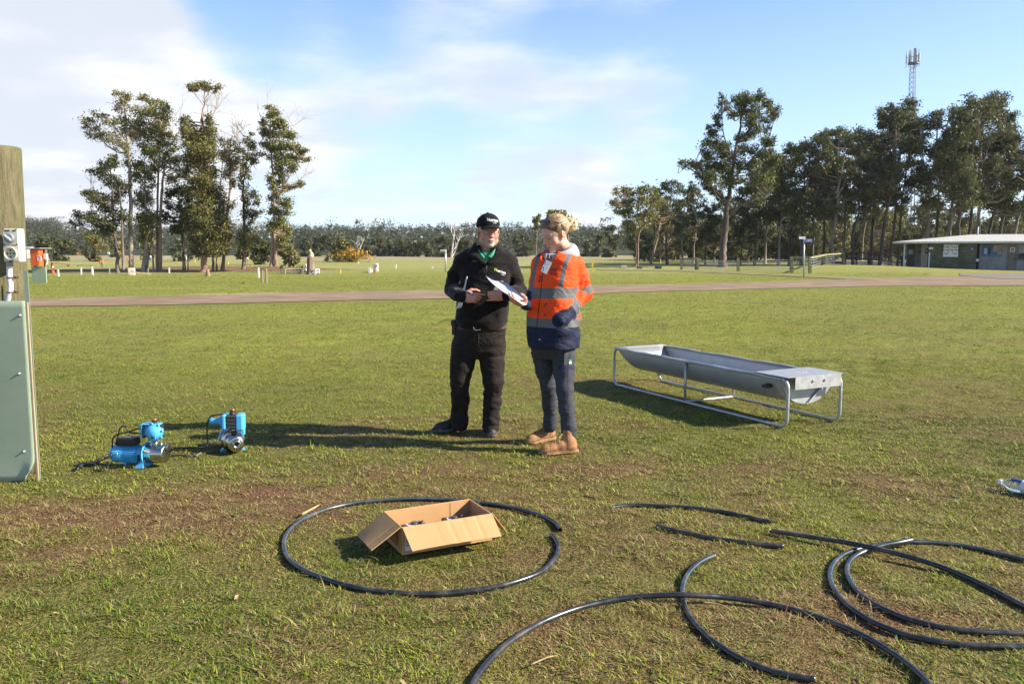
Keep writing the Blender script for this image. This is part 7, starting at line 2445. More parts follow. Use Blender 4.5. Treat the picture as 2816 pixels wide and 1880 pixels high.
    lapel([p(1367, 668, Y - .02), p(1365, 683, Y - .08), p(1354, 705, Y - .122), p(1339, 727, Y - .147)], [p(1374, 672, Y - .02), p(1386, 690, Y - .070), p(1391, 700, Y - .105), p(1343, 727, Y - .150)])
    # zip tape below the V
    z = MB()
    z.tube([p(1338, 727, Y - .151), p(1337.5, 745, Y - .148), p(1336.5, 762, Y - .150)], .004, 6)
    z.build('zip', MBLACK, sw)
    # ---- green shirt seen in the V
    F = Field(nc + (-.13, -.15, -.16), nc + (.13, .13, .08), .0042)
    F.cone(nc + (0, .015, -.14), nc + (0, .005, .012), .084, .076, .0)
    F.loft([nc[2] - .15, nc[2] - .06, nc[2] - .02], [.09, .085, .07], [.100, .098, .085], [nc[0]] * 3, [nc[1] + .01] * 3, k=.02)
    F.cone(nc + (0, -.015, -.06), nc + (0, -.005, .14), .052, .072, .0, mode='cut')
    for q in np.linspace(0, 1, 10):
        c = nc + np.array((0, -.105, -.050 + .085 * q))
        F.cone(c + (-.045 * q, 0, 0), c + (.045 * q, 0, 0), .010, .010, .003, mode='cut')
    F.half((0, 0, 1), nc + (0, 0, .004))
    shirt = mat('green_shirt', (.035, .27, .13), .65, var=.10, vscale=30, sheen=.1)
    sh = field_obj('green_shirt', F, shirt, body)
    # collar leaves: folded strips from the nape to two hanging points
    def leaf(inner, outer):
        a_, b_ = np.array(catmull(inner, 6)), np.array(catmull(outer, 6))
        rows = [a_ + (b_ - a_) * q + np.array((0, -.012 * math.sin(q * math.pi), .004 * math.sin(q * math.pi))) for q in np.linspace(0, 1, 5)]
        MB().sheet(rows).build('collar', shirt, sh, thick=.003)
    leaf([p(1313, 670, Y - .02), p(1314, 677, Y - .06), p(1322, 692, Y - .095), p(1333, 707, Y - .125)], [p(1311, 681, Y - .02), p(1312, 688, Y - .06), p(1319, 702, Y - .11), p(1330, 716, Y - .130)])
    leaf([p(1365, 671, Y - .02), p(1364, 678, Y - .06), p(1353, 691, Y - .095), p(1337, 707, Y - .125)], [p(1368, 682, Y - .02), p(1367, 691, Y - .06), p(1360, 701, Y - .11), p(1352, 709, Y - .130)])
    for k in range(2):
        c = p(1337 - .3 * k, 711 + 8 * k, Y - .122)
        MB().lathe([(0, .006), (.002, .006), (.003, .004)], c, (0, -1, 0), 10).build('button', mat('pale_button', (.5, .6, .52), .4), sh)
    # ---- cap
    F = Field(HT + (-.17, -.27, -.06), HT + (.17, .20, .20), .0045)
    F.frame(HR, HT)
    k = HS
    F.ball(np.array((0, -.010, .050)) * k, np.array((.090, .109, .093)) * k, .0)
    F.ball(np.array((0, .035, .075)) * k, np.array((.070, .060, .058)) * k, .03)
    F.half((0, .10, -1), np.array((0, .0, .040)) * k)
    for x in np.linspace(-.070, .070, 15):      # curved peak
        y1 = .166 - 5.2 * x * x
        zz = .046 - 3.4 * x * x
        F.cone(np.array((x, .062, zz + .006)) * k, np.array((x, y1, zz - .004)) * k, .0055, .0045, .006)
    F.ball(np.array((0, -.010, .1455)) * k, np.array((.009, .009, .005)) * k, .004)
    F.frame()
    capm = mat('black_cap_cloth', (.012, .0115, .0115), .85, var=.2, vscale=40, bump=.3, bscale=300, spec=.2)
    cap = field_obj('cap', F, capm, body)
    # ---- glasses
    hw3 = lambda x, y, z: HR @ (np.array((x, y, z)) * HS) + HT
    g_ = MB()
    for sx in (-1, 1):
        g_.tube([hw3(sx * (.0315 + .022 * math.cos(a)), .104 - .10 * (.022 * math.cos(a)) ** 2 * 20, .002 + .0145 * math.sin(a)) for a in np.linspace(0, 2 * math.pi, 20, endpoint=False)], .0011, 5, closed=True)
        g_.tube([hw3(sx * .0535, .103, .006), hw3(sx * .072, .085, .007), hw3(sx * .083, .03, .008), hw3(sx * .083, -.01, .006)], .0013, 5)
    g_.tube([hw3(-.010, .105, .005), hw3(0, .110, .007), hw3(.010, .105, .005)], .0012, 5)
    gl = g_.build('glasses', mat('dark_metal_frame', (.06, .045, .04), .35, .6), body)
    ln = MB()
    for sx in (-1, 1):
        ln.sheet([[hw3(sx * (.0315 + .021 * q * math.cos(a)), .1035, .002 + .0135 * q * math.sin(a)) for a in np.linspace(0, 2 * math.pi, 19)] for q in (.02, 1)])
        b = ln.build('lens', mat('lens_glass', (.9, .9, .9), .03, var=0, trans=1.0, alpha=.18, ior=1.1), gl)
        ln = MB()
    # ---- trousers
    F = Field(org + (-.34, -.30, .03), org + (.34, .34, .98), .0056)
    bag = lambda amp, fz: (lambda X, Y_, Z, h: amp * .55 * vnoise3(X * 9 + Z * 8, Y_ * 9, Z * fz * .6, 21) + amp * .8 * (1 - 2 * np.abs(vnoise3(X * 13 + Z * 9, Y_ * 13, Z * fz * .9, 22))) )
    zt = [p(0, v)[2] for v in (985, 965, 940, 915, 893)]
    F.loft(zt, [.10, .195, .208, .205, .196], [.10, .135, .150, .150, .146], [p(u, 0)[0] for u in (1313, 1314, 1315, 1317, 1320)], [Y + .03] * 5, ex=2.4, noise=lambda X, Y_, Z: .004 * vnoise3(X * 10, Y_ * 10, Z * 25, 23))
    hipL, knL, anL = p(1279, 955, Y + .03), p(1265, 1046, Y + .0), p(1264, 1158, Y + .06)
    hipR, knR, anR = p(1351, 957, Y + .03), p(1357, 1050, Y - .03), p(1350, 1166, Y - .02)
    F.chain([hipL, (hipL + knL) / 2, knL], [.118, .097, .082], .03, noise=bag(.006, 22))
    F.chain([knL, (knL + anL) / 2 + (0, .015, 0), anL + (0, 0, .03), anL + (0, -.01, -.022)], [.078, .073, .070, .072], .02, noise=bag(.008, 34))
    F.chain([hipR, (hipR + knR) / 2, knR], [.118, .097, .084], .03, noise=bag(.006, 22))
    F.chain([knR, (knR + anR) / 2 + (0, .015, 0), anR + (0, 0, .03), anR + (0, -.012, -.022)], [.079, .074, .070, .072], .02, noise=bag(.008, 34))
    for a in (hipL, hipR):
        F.ball(a + np.array((0, .07, .02)), (.10, .10, .11), .04)
    jean = mat('black_jeans', (.018, .014, .0115), .85, var=.30, vscale=14, second=(.027, .021, .017), sscale=4, bump=.35, bscale=220, spec=.2, wrinkle=.32, wscale=8)
    tr = field_obj('trousers', F, jean, body)
    seam = surf_pts(tr, [(1351, 906), (1353, 911), (1358, 915), (1366, 917.5), (1375, 918), (1384, 917.5)], .0005)
    MB().tube(catmull(seam, 5), .0018, 5).build('pocket_seam', mat('jean_seam', (.05, .04, .032), .8), tr)
    seam = surf_pts(tr, [(1317, 912), (1316, 925), (1316.5, 940), (1315, 952)], .0005)
    MB().tube(catmull(seam, 5), .0018, 5).build('fly_seam', mat('jean_seam', (.05, .04, .032), .8), tr)
    # ---- belt, buckle and phone pouch
    bl = MB()
    cb = np.array((p(1319, 0)[0], Y + .03, p(0, 901)[2]))
    rows = []
    for zz in (-.019, .019):
        rows.append([cb + np.array((.203 * math.copysign(abs(math.cos(a)) ** .85, math.cos(a)), .152 * math.copysign(abs(math.sin(a)) ** .85, math.sin(a)), zz)) for a in np.linspace(0, 2 * math.pi, 49)])
    bl.sheet(rows)
    belt = bl.build('belt', mat('brown_belt', (.045, .022, .012), .6, var=.15), body, thick=.004)
    bk = MB()
    c = p(1309, 901, Y - .124)
    bk.tube([c + (-.022, 0, .020), c + (-.014, -.004, -.012), c + (-.004, -.004, -.018), c + (.036, -.002, -.014)], .0042, 8)
    bk.build('buckle', mat('bright_buckle', (.75, .74, .70), .25, .9), belt)
    ph = MB()
    c = p(1249, 899, Y + .02)
    ph.box(c, (.035, .075, .125))
    ph.box(c + (-.004, 0, .035), (.040, .078, .045))
    ph.build('phone_pouch', MBLACK, body, bevel=.008)
    # ---- shoes
    shoe('shoe', body, G(1280, 1180), G(1209, 1190), .300, (.030, .026, .024), (.12, .10, .085), anL, False)
    shoe('shoe', body, G(1349, 1182), G(1354, 1210), .295, (.032, .027, .025), (.14, .115, .095), anR, False)
    # ---- lettering on cap and chest
    mt = mat('white_thread', (.78, .78, .76), .7)
    mg = mat('lime_thread', (.45, .68, .12), .7)
    wrap_text(body, cap, 'Nutrien', (1354.5, 605), 30, 8.5, mt, slope=-.12, bold=True, skew=.12)
    wrap_text(body, cap, 'Water', (1361, 613.2), 10, 2.6, mt, slope=-.10, bold=True)
    wrap_text(body, sw, 'N', (1363.3, 741.3), 6.5, 8.0, mg, slope=-.22, bold=True)
    wrap_text(body, sw, 'utrien', (1379, 747), 23, 7.5, mt, slope=-.32, bold=True)
    wrap_text(body, sw, 'Water', (1383, 755.5), 11, 3.0, mt, slope=-.28, bold=True)
    bd = [P(u, v, Y - .16) for u, v in ((1371, 772.5), (1383, 771.5), (1383.5, 776), (1371, 777))]
    return body, dict(wL=wL, wR=wR, dL=dL, dR=dR, Y=Y, sw=sw)

def shoe(name, parent, heel, toe, L, upper, sole, ankle, boot, laces=(.02, .018, .016), lift=0.0):
    heel, toe = np.asarray(heel, float), np.asarray(toe, float)
    d = toe - heel; d[2] = 0; d /= np.linalg.norm(d)
    gz = float(ground_z(*(heel + d * L / 2)[:2])) + .004 + lift
    x = np.cross(d, (0, 0, 1))
    R = np.stack([x, d, (0, 0, 1.0)], 1)
    t = np.array((heel[0], heel[1], gz))
    F = Field(t + np.minimum(0, d * L) - (.10, .10, .02), t + np.maximum(0, d * L) + (.10, .10, .22), .0042)
    F.frame(R, t)
    # sole: narrow waist, broad ball, upturned toe
    st = ((.00, .034), (.05, .038), (.12, .035), (.19, .046), (.235, .045), (L - .025, .034))
    for (a, wa), (b, wb) in zip(st[:-1], st[1:]):
        for zz in (.012, .024):
            F.cone((0, a + .012, zz + (.006 if b > L - .03 else 0)), (0, b, zz + (.008 if b > L - .03 else 0)), wa, wb, .004, flat=((0, 0, 1), .34))
    F.half((0, 0, -1), (0, 0, .001))
    # upper
    hgt = .165 if boot else .115
    F.chain([(0, .050, .058), (0, .120, .062), (0, .190, .046), (0, .235, .040), (0, L - .040, .036)], [.043, .042, .039, .036, .030], .02)
    loc = R.T @ (ankle - t)
    aim = np.array((loc[0] * .5, min(max(loc[1] * .6 + .03, .05), .09), hgt))
    F.chain([(0, .060, .065), (0, .062, .095), aim], [.042, .043, .044 if boot else .043], .02)
    F.ball((0, .030, .060), (.036, .036, .050), .02)
    if boot:
        F.ball((0, L - .060, .042), (.041, .048, .031), .012)
    F.frame()
    sm = np.array(sole); um = np.array(upper)
    def col(V):
        q = (V - t) @ R
        c = np.tile(um, (len(V), 1))
        n = vnoise3(q[:, 0] * 30, q[:, 1] * 30, q[:, 2] * 30, 8)
        c[:] = um * (1 + .35 * n[:, None])
        s = q[:, 2] < .030 + .004 * n
        c[s] = sm * (1 + .25 * n[s][:, None])
        line = (np.abs(q[:, 2] - .034) < .0035)
        for yy_, kk in ((.205, 6.0), (.090, -3.0)):
            line |= (np.abs(q[:, 1] - (yy_ + kk * q[:, 0] ** 2)) < .0028) & (q[:, 2] > .034)
        line |= (np.abs(q[:, 2] - (.072 - .25 * (q[:, 1] - .06))) < .0026) & (np.abs(q[:, 0]) > .02) & (q[:, 1] > .05)
        c[line] *= .42
        mud = (q[:, 2] < .050) & (n > .25)
        c[mud] = c[mud] * .5 + np.array((.16, .11, .07)) * .5
        return c
    m = mat('boot_leather' if boot else 'shoe_leather', attr=True, rough=.75 if boot else .6, var=.1, vscale=40, bump=.3, bscale=150)
    o = field_obj(name, F, m, parent, None, col)
    W = lambda p_: R @ np.asarray(p_, float) + t
    lm = mat('tan_lace' if boot else 'dark_lace', (.45, .30, .14) if boot else laces, .8)
    k = MB()
    n_ = 6 if boot else 4
    for i in range(n_):
        q = i / (n_ - 1)
        y = .185 - .085 * q
        z = .090 + (.058 if boot else .022) * q ** 1.2
        hw_ = .020
        yy = y + .0
        if boot and q > .45:
            yy = y + .012
        k.tube([W((-hw_, yy, z - .006)), W((0, yy + .006, z + .006)), W((hw_, yy, z - .006))], .0024, 5)
    yk, zk = (.112, .148) if boot else (.112, .122)
    for s in (-1, 1):
        k.tube(catmull([W((0, yk, zk)), W((s * .022, yk + .012, zk + .004)), W((s * .028, yk + .022, zk - .022)), W((s * .012, yk + .020, zk - .03))], 5), .0022, 5)
        k.tube(catmull([W((0, yk, zk)), W((s * .018, yk + .028, zk - .02)), W((s * .030, yk + .030, zk - .055))], 5), .0020, 5)
    k.build('laces', lm, o)
    return o

def surf_pts(garment, uv, off):
    base = np.array(root_loc(garment))
    bvh = BVHTree.FromPolygons([Vector(v.co) + Vector(base) for v in garment.data.vertices], [tuple(q.vertices) for q in garment.data.polygons])
    o, out = Vector((0, 0, H_CAM)), []
    for u, v in uv:
        d = Vector(ray(u, v)).normalized()
        h = bvh.ray_cast(o, d)
        out.append(np.array(o + d * ((h[3] if h[0] is not None else 6.5) - off)))
    return out

def wrap_text(root, garment, body, at, wpx, hpx, material, slope=0.0, bold=False, skew=0.0):
    """sewn lettering: a text mesh laid onto the garment's own surface"""
    me = text_mesh(body, 1.0, bold)
    n = len(me.vertices)
    co = np.empty(n * 3, np.float32); me.vertices.foreach_get('co', co); co = co.reshape(-1, 3)
    lo, hi = co.min(0), co.max(0)
    q = (co - (lo + hi) / 2) / np.maximum(hi - lo, 1e-6)
    u = at[0] + q[:, 0] * wpx
    v = at[1] - q[:, 1] * hpx - q[:, 0] * wpx * slope
    off = np.array(root_loc(garment))
    gv = [Vector(vv.co) + Vector(off) for vv in garment.data.vertices]
    bvh = BVHTree.FromPolygons(gv, [tuple(pp.vertices) for pp in garment.data.polygons])
    cam_ = Vector((0, 0, H_CAM))
    pts = np.zeros((n, 3)); last = 6.4
    for i in range(n):
        d = Vector(ray(u[i], v[i])).normalized()
        h = bvh.ray_cast(cam_, d)
        dist = h[3] if h[0] is not None else last
        last = dist
        pts[i] = np.array(cam_ + d * (dist - .0014))
    base = np.array(root_loc(garment))
    me.vertices.foreach_set('co', (pts - base).astype(np.float32).ravel())
    me.update()
    return link_mesh('lettering', me, garment, None, [material])
MAN, MI = man()
# ------------------------------------------------------------------ the woman in the orange jacket
def woman():
    Y = 6.22
    p = lambda u, v, y=Y: P(u, v, y)
    ox = p(1527, 900)[0]
    org = np.array((ox, Y, float(ground_z(ox, Y))))
    A = math.radians(-58)
    HR = Rz(math.pi + A) @ Rx(math.radians(-24)) @ Ry(math.radians(-3))
    HT, HS = p(1527, 643), 1.06
    TY = math.radians(-38)
    F = Field(org + (-.36, -.36, .85), org + (.34, .30, 1.86), .0042)
    add_head(F, HR, HT, HS, female=True, nose=.92)
    F.loft([org[2] + q for q in (.92, 1.05, 1.25, 1.38, 1.46)], [.13, .14, .14, .12, .06], [.10, .11, .11, .09, .05], [p(1527, 800)[0]] * 5, [Y + .02] * 5, yaw=TY)
    sF, eF, wF = p(1490, 722, Y + .10), p(1478, 806, Y + .08), p(1447, 838, Y - .12)
    sN, eN, wN = p(1576, 724, Y + .03), p(1606, 806, Y + .04), p(1552, 866, Y - .10)
    F.chain([sF, eF, wF], [.05, .042, .028], .02)
    F.chain([sN, eN, wN], [.05, .042, .028], .02)
    dF = np.array((-.72, -.45, .22))
    add_hand(F, wF + dF * .006, dF, (.05, -.45, -.9), 1, ((.35, .5, .3), (.4, .5, .3), (.45, .55, .35), (.5, .6, .35)), s=.95, spread=.10, thumb_pose=((.75, .55, -.35), (.35, .9, -.35), (.1, .95, -.2)))
    add_hand(F, wN + np.array((-.03, .07, .02)), (-.70, .25, -.66), (.3, -.9, -.6), 1, ((.25, .3, .2),) * 4, s=.90)
    def skin(V):
        L = head_local(V, HR, HT, HS)
        x, y, z = L.T
        c = np.tile(np.array((.60, .335, .235)), (len(V), 1))
        m = lambda cond, col, a=1.0: c.__setitem__(cond, c[cond] * (1 - a) + np.array(col) * a)
        head = z > -.16
        m(head & (y > .03) & (np.abs(np.abs(x) - .040) < .018) & (np.abs(z + .030) < .016), (.64, .27, .19), .5)
        m(head & (np.abs(x) < .013) & (y > .096) & (np.abs(z + .028) < .012), (.62, .27, .19), .4)
        m(head & (np.abs(x) < .020) & (z > -.0735) & (z < -.0565) & (y > .084), (.50, .17, .14), .75)
        m(head & (np.abs(x) < .019) & (np.abs(z + .0632) < .0020) & (y > .08), (.22, .07, .06), .85)
        eye = head & (y > .068)
        m(eye & ((np.abs(x) - .031) ** 2 / .016 ** 2 + (z - .007) ** 2 / .009 ** 2 < 1), (.52, .27, .20), .5)
        lash = eye & (np.abs(np.abs(x) - .031) < .0145) & (np.abs(z - (-.0010 + 12 * (np.abs(x) - .031) ** 2)) < .0026)
        m(lash, (.05, .028, .02), .9)
        brow = head & (y > .06) & (np.abs(np.abs(x) - .033) < .018) & (np.abs(z - (.0275 - 10 * (np.abs(x) - .031) ** 2)) < .0036)
        m(brow, (.22, .13, .075), .65)
        m(head & (np.abs(x) > .070) & (np.abs(y + .01) < .03), (.66, .26, .17), .55)
        hand = ~head & (V[:, 2] < org[2] + 1.25) & (V[:, 0] < org[0])
        m(hand, (.60, .24, .17), .5)
        return c
    body = field_obj('person', F, MSKIN, None, org, skin)
    tag(body, 'woman in orange and navy hi-vis jacket and tan boots reading a paper', 'person')
    hw3 = lambda x, y, z: HR @ (np.array((x, y, z)) * HS) + HT
    # ---- hair: swept back from the hairline into a loose bun
    F = Field(HT + (-.24, -.22, -.18), HT + (.26, .24, .22), .0042)
    F.frame(HR, HT)
    strand = lambda X, Y_, Z, h: .0035 * vnoise3(X * 70, Y_ * 70, Z * 70, 31)
    F.ball(np.array((0, -.018, .042)) * HS, np.array((.084, .104, .093)) * HS, .0)
    F.ball(np.array((0, .030, .072)) * HS, np.array((.070, .066, .050)) * HS, .02)
    F.half((0, .70, -.71), np.array((0, .012, .008)) * HS)
    r = np.random.default_rng(12)
    for k in range(15):                        # locks running from the hairline to the bun
        x0 = (-.078 + .156 * k / 14) * HS
        pts = [np.array((x0, .060 - 4.5 * x0 * x0, .092 + .012 - 6.5 * x0 * x0)) * 1.0, np.array((x0 * 1.02, .0, .128 - 8 * x0 * x0)), np.array((x0 * .8, -.085, .085 - 4 * x0 * x0)), np.array((x0 * .3, -.122, .020))]
        c = catmull(pts, 4)
        F.chain(c, [.010] * len(c), .006)
    bc = np.array((0, -.146, .008)) * HS
    F.ball(bc, (.050, .044, .048), .012)
    for k in range(12):
        a0 = r.random() * 6.28
        ax_ = np.array((r.normal(), r.normal() * .6, r.normal())); ax_ /= np.linalg.norm(ax_)
        e1 = np.cross(ax_, (0, 1, .2)); e1 /= np.linalg.norm(e1); e2 = np.cross(ax_, e1)
        pts = [bc + (e1 * math.cos(a) + e2 * math.sin(a)) * (.044 + .010 * r.random()) for a in np.linspace(a0, a0 + 3.5, 7)]
        F.chain(pts, [.0085] * 7, .004)
    F.frame()
    def hairc(V):
        L = head_local(V, HR, HT, HS)
        n = vnoise3(L[:, 0] * 90, L[:, 1] * 14, L[:, 2] * 40, 33)
        q = np.clip((-L[:, 1] - .0) / .12 + .30 * n, 0, 1)[:, None]
        c = np.array((.135, .078, .036)) * (1 - q) + np.array((.52, .385, .215)) * q
        return c * (1 + .30 * vnoise3(L[:, 0] * 200, L[:, 1] * 30, L[:, 2] * 120, 34)[:, None])
    mh = mat('blond_hair', attr=True, rough=.42, var=.18, vscale=120, spec=.5, bump=.6, bscale=260, sheen=.15)
    hair = field_obj('hair', F, mh, body, None, hairc, relax=1)
    fly = MB()
    for k in range(30):
        if k < 24:
            a = bc + r.normal(size=3) * .026
            d = r.normal(size=3); d /= np.linalg.norm(d)
            b = bc + d * (.052 + .016 * r.random())
        else:
            x0 = r.normal() * .05
            a = np.array((x0, r.normal() * .05, .120 - 6 * x0 * x0)); b = a + np.array((r.normal() * .01, -.05, .004))
        fly.tube(catmull([hw3(*(a / HS)), hw3(*((a + b) / 2 / HS + r.normal(size=3) * .006)), hw3(*(b / HS))], 4), .0006, 3)
    for s in (-1, 1):
        for k in range(4):
            fly.tube(catmull([hw3(s * .078, .01 + .006 * k, .03), hw3(s * .083, -.005 + .004 * k, .0), hw3(s * .082, -.03, -.03 - .006 * k)], 5), .0007, 3)
    for q_, (nm, colr) in enumerate((('dark_strands', (.13, .075, .035)), ('fair_strands', (.60, .44, .24)))):
        st_ = MB()
        for k in range(70):
            t0 = -1.25 + 2.5 * r.random()
            path = []
            for f in np.linspace(0, 1, 9):
                # over the skull from the hairline (f = 0) back to the bun (f = 1)
                ph = math.radians(62 - 20 * abs(t0)) + (math.radians(188) - math.radians(62 - 20 * abs(t0))) * f
                sd = math.sin(t0 * (1 - f * .75))
                cs_ = math.sqrt(max(0, 1 - sd * sd))
                path.append(hw3(.0885 * sd, -.018 + .1085 * cs_ * math.cos(ph), .042 + .0975 * cs_ * math.sin(ph) - .012 * abs(sd)))
            st_.tube(path, .0011 + .0006 * r.random(), 4)
        st_.build(nm, mat(nm, colr, .42, var=.2, vscale=60), hair)
    fly.build('loose_strands', mat('fine_hair', (.55, .38, .18), .45, var=.2), hair)
    # ---- sunglasses pushed up on the hair, ear stud
    sg = MB()
    for s in (-1, 1):
        c = np.array((s * .033, .052, .112))
        tdir = np.array((0, .66, -.75))
        rows = [[hw3(*(c + np.array((.027 * q * math.cos(a), 0, 0)) + tdir * (.018 * q * math.sin(a)) + np.array((0, .5, .6)) * (.002 * (1 - q * q) - 4.0 * (.029 * q * math.cos(a)) ** 2 - 0 * s))) for a in np.linspace(0, 2 * math.pi, 19)] for q in (.05, .6, 1)]
        sg.sheet(rows)
    gl = sg.build('sunglasses', mat('dark_lens', (.03, .022, .015), .12, var=.05), body, thick=.003)
    tm = MB()
    for s in (-1, 1):
        tm.tube(catmull([hw3(s * .063, .052, .116), hw3(s * .077, .02, .100), hw3(s * .087, -.015, .070), hw3(s * .089, -.030, .030), hw3(s * .086, -.036, .012)], 5), .0030, 6)
    tm.tube([hw3(-.008, .058, .122), hw3(0, .060, .125), hw3(.008, .058, .122)], .003, 6)
    tm.build('frame', mat('tortoise_frame', (.06, .028, .014), .3, var=.3, vscale=60), gl)
    MB().ball(hw3(-.084, -.008, -.034), .0042, 6).build('ear_stud', mat('pearl', (.8, .78, .74), .2, var=0), body)
    # ---- grey hoodie: collar round the neck and hood hanging behind
    nb = p(1534, 694, Y + .02)
    F = Field(nb + (-.20, -.22, -.16), nb + (.26, .22, .13), .005)
    fr = lambda a: np.array((math.sin(a), -math.cos(a), 0.0))        # a = 0 faces the camera
    for a in np.linspace(0, 2 * math.pi, 33):
        d = fr(TY + a)
        back = (1 - math.cos(a)) / 2
        q = nb + d * (.082 + .030 * back) + np.array((0, 0, -.030 + .062 * back))
        F.cone(q + (0, 0, -.03), q + d * .012 + (0, 0, .012 * back), .020 + .012 * back, .017 + .010 * back, .018)
    bk = fr(TY + math.pi)
    for a in np.linspace(-1.25, 1.25, 13):      # hood bag on the shoulders
        d = fr(TY + math.pi + a)
        c = nb + d * (.132 - .02 * abs(a)) + np.array((0, 0, .012 - .030 * abs(a)))
        F.ball(c, (.040, .040, .034), .03)
        F.cone(c + d * .02 + (0, 0, .020), c - d * .02 + (0, 0, .045), .016, .014, .02)
    F.ball(nb + fr(TY) * .045 + np.array((0, 0, -.095)), (.088, .088, .085), .02)
    F.cone(nb + (0, -.0, .0) + fr(TY) * .01, nb + (0, 0, .16) + fr(TY) * .05, .052, .070, .008, mode='cut')
    F.chain([nb + fr(TY) * .13 + (0, 0, -.15), nb + fr(TY) * .10 + (0, 0, -.05)], [.008, .030], .004, mode='cut')
    hood = field_obj('hoodie', F, mat('pale_grey_fleece', (.36, .35, .36), .9, var=.10, vscale=20, sheen=.2, bump=.3, bscale=200), body)
    for s, u0 in ((-1, 1503), (1, 1512)):
        MB().tube(catmull([p(u0, 697, Y - .11), p(u0 - 1, 704, Y - .13), p(u0 - 3, 711, Y - .135)], 4), .0025, 6).build('drawcord', mat('grey_cord', (.40, .40, .42), .8), hood)
    # ---- jacket
    F = Field(org + (-.36, -.36, .70), org + (.40, .36, 1.56), .0044)
    zs = [p(0, v)[2] for v in (955, 945, 915, 880, 850, 815, 770, 735, 715, 702, 690)]
    hw = [.186, .192, .198, .202, .196, .186, .178, .176, .168, .135, .080]
    dp = [.165, .172, .176, .178, .172, .162, .152, .142, .130, .108, .075]
    cx = [p(u, 0)[0] for u in (1527, 1527, 1527, 1527, 1526, 1525, 1526, 1529, 1531, 1533, 1534)]
    cl = lambda X, Y_, Z: .008 * vnoise3(X * 8 + Z * 5, Y_ * 8, Z * 12, 41) + .004 * vnoise3(X * 17 + Z * 12, Y_ * 17, Z * 24, 42)
    F.loft(zs, hw, dp, cx, [Y + .01] * 11, yaw=TY, ex=2.35, noise=cl)
    fold = lambda X, Y_, Z, h: .006 * vnoise3(X * 14, Y_ * 14, Z * 20 - X * 14, 43) + .0045 * (1 - 2 * np.abs(vnoise3(X * 20, Y_ * 20, Z * 28 - X * 20, 44)))
    eN2, wN2 = p(1606, 806, Y + .05), p(1541, 880, Y - .165)
    F.cone(p(1566, 712, Y + .03), p(1578, 728, Y + .03), .066, .072, .05)
    F.chain([p(1576, 726, Y + .03), p(1595, 768, Y + .05), eN2], [.072, .070, .066], .03, noise=fold)
    F.chain([eN2, (eN2 + wN2) / 2, wN2], [.066, .058, .044], .018, noise=fold)
    F.cone(p(1500, 714, Y + .09), p(1488, 730, Y + .11), .062, .068, .05)
    F.chain([p(1490, 728, Y + .10), eF], [.068, .060], .03, noise=fold)
    F.chain([eF, (eF + wF) / 2, wF - dF * .004], [.060, .054, .045], .022, noise=fold)
    # stand collar
    for a in np.linspace(.22, 2 * math.pi - .22, 28):
        d = fr(TY + a)
        back = (1 - math.cos(a)) / 2
        q = nb + d * (.112 + .018 * back) + np.array((0, 0, -.075 + .03 * back))
        F.cone(q, q + d * .008 + (0, 0, .044 - .014 * back), .013, .010, .012)
    F.cone(nb + (0, 0, -.035), nb + (0, 0, .12), .085, .105, .0, mode='cut')
    vb = fr(TY)
    for q in np.linspace(0, 1, 10):
        c = nb + vb * (.150 - .02 * q) + np.array((0, 0, -.120 + .11 * q))
        sdv = fr(TY + math.pi / 2)
        F.cone(c - sdv * .052 * q, c + sdv * .052 * q, .014, .014, .003, mode='cut')
        F.cone(c - vb * .03 - sdv * .052 * q, c - vb * .03 + sdv * .052 * q, .014, .014, .003, mode='cut')
    F.ball(nb + vb * .125 + np.array((0, 0, -.012)), (.066, .066, .050), .006, 'cut')
    zq = lambda v: p(0, v)[2]
    OR, TP, NV = np.array((.84, .072, .008)), np.array((.125, .12, .115)), np.array((.012, .017, .040))
    def seg(V, a, b):
        ba = b - a
        t = ((V - a) @ ba) / (ba @ ba)
        return t, np.linalg.norm(V - a - np.clip(t, 0, 1)[:, None] * ba, axis=1)
    def jc(V):
        u, v = project(V)
        c = np.tile(OR, (len(V), 1))
        z = V[:, 2]
        front = V[:, 1] < Y + .06
        n = vnoise3(V[:, 0] * 60, V[:, 1] * 60, z * 60, 5)
        # torso bands
        low = (z < zq(871)) & (z > zq(895))
        mid = (z < zq(789)) & (z > zq(818))
        nav = z <= zq(895)
        ul = np.interp(v, [698, 754, 790], [1482, 1466.5, 1462])
        ur = np.interp(v, [695, 725, 760, 790], [1569, 1555, 1547, 1541])
        vt = ((np.abs(u - ul) < 5.0) | (np.abs(u - ur) < 7.0)) & (z > zq(790)) & front
        xb = (V - np.array((p(1527, 0)[0], Y, 0))) @ fr(TY + math.pi / 2)
        vtb = (np.abs(np.abs(xb) - .09) < .022) & (z > zq(790)) & ~front
        c[low | mid | vt | vtb] = TP
        c[nav] = NV
        # sleeves
        tU, dU = seg(V, p(1576, 726, Y + .03), eN2)
        tL, dL_ = seg(V, eN2, wN2)
        tFu, dFu = seg(V, p(1490, 728, Y + .10), eF)
        tFl, dFl = seg(V, eF, wF)
        tor = np.abs((V - np.array((p(1527, 0)[0], Y + .01, 0))) @ fr(TY + math.pi / 2)) / .19
        slv = (np.minimum(dU, dL_) < .078) & ((u > 1585) | ((dL_ < .066) & (V[:, 1] < Y - .02) & (u > 1516) & (v > 812)) | (V[:, 0] > p(1580, 0)[0]))
        c[slv] = OR
        c[slv & (dU < dL_ + .01) & (tU > .80) & (tU < 1.04) & (tL < .18)] = TP
        c[slv & (dL_ < dU) & (tL > .40) & (tL < .64)] = TP
        c[slv & (dL_ < dU) & (tL >= .64)] = NV
        farm = (dFl < .066) & (u < 1461) & (tFl > .15)
        c[farm] = NV
        # zip, hem stitch, piping
        uz = np.interp(v, [700, 892, 955], [1499, 1476.5, 1479])
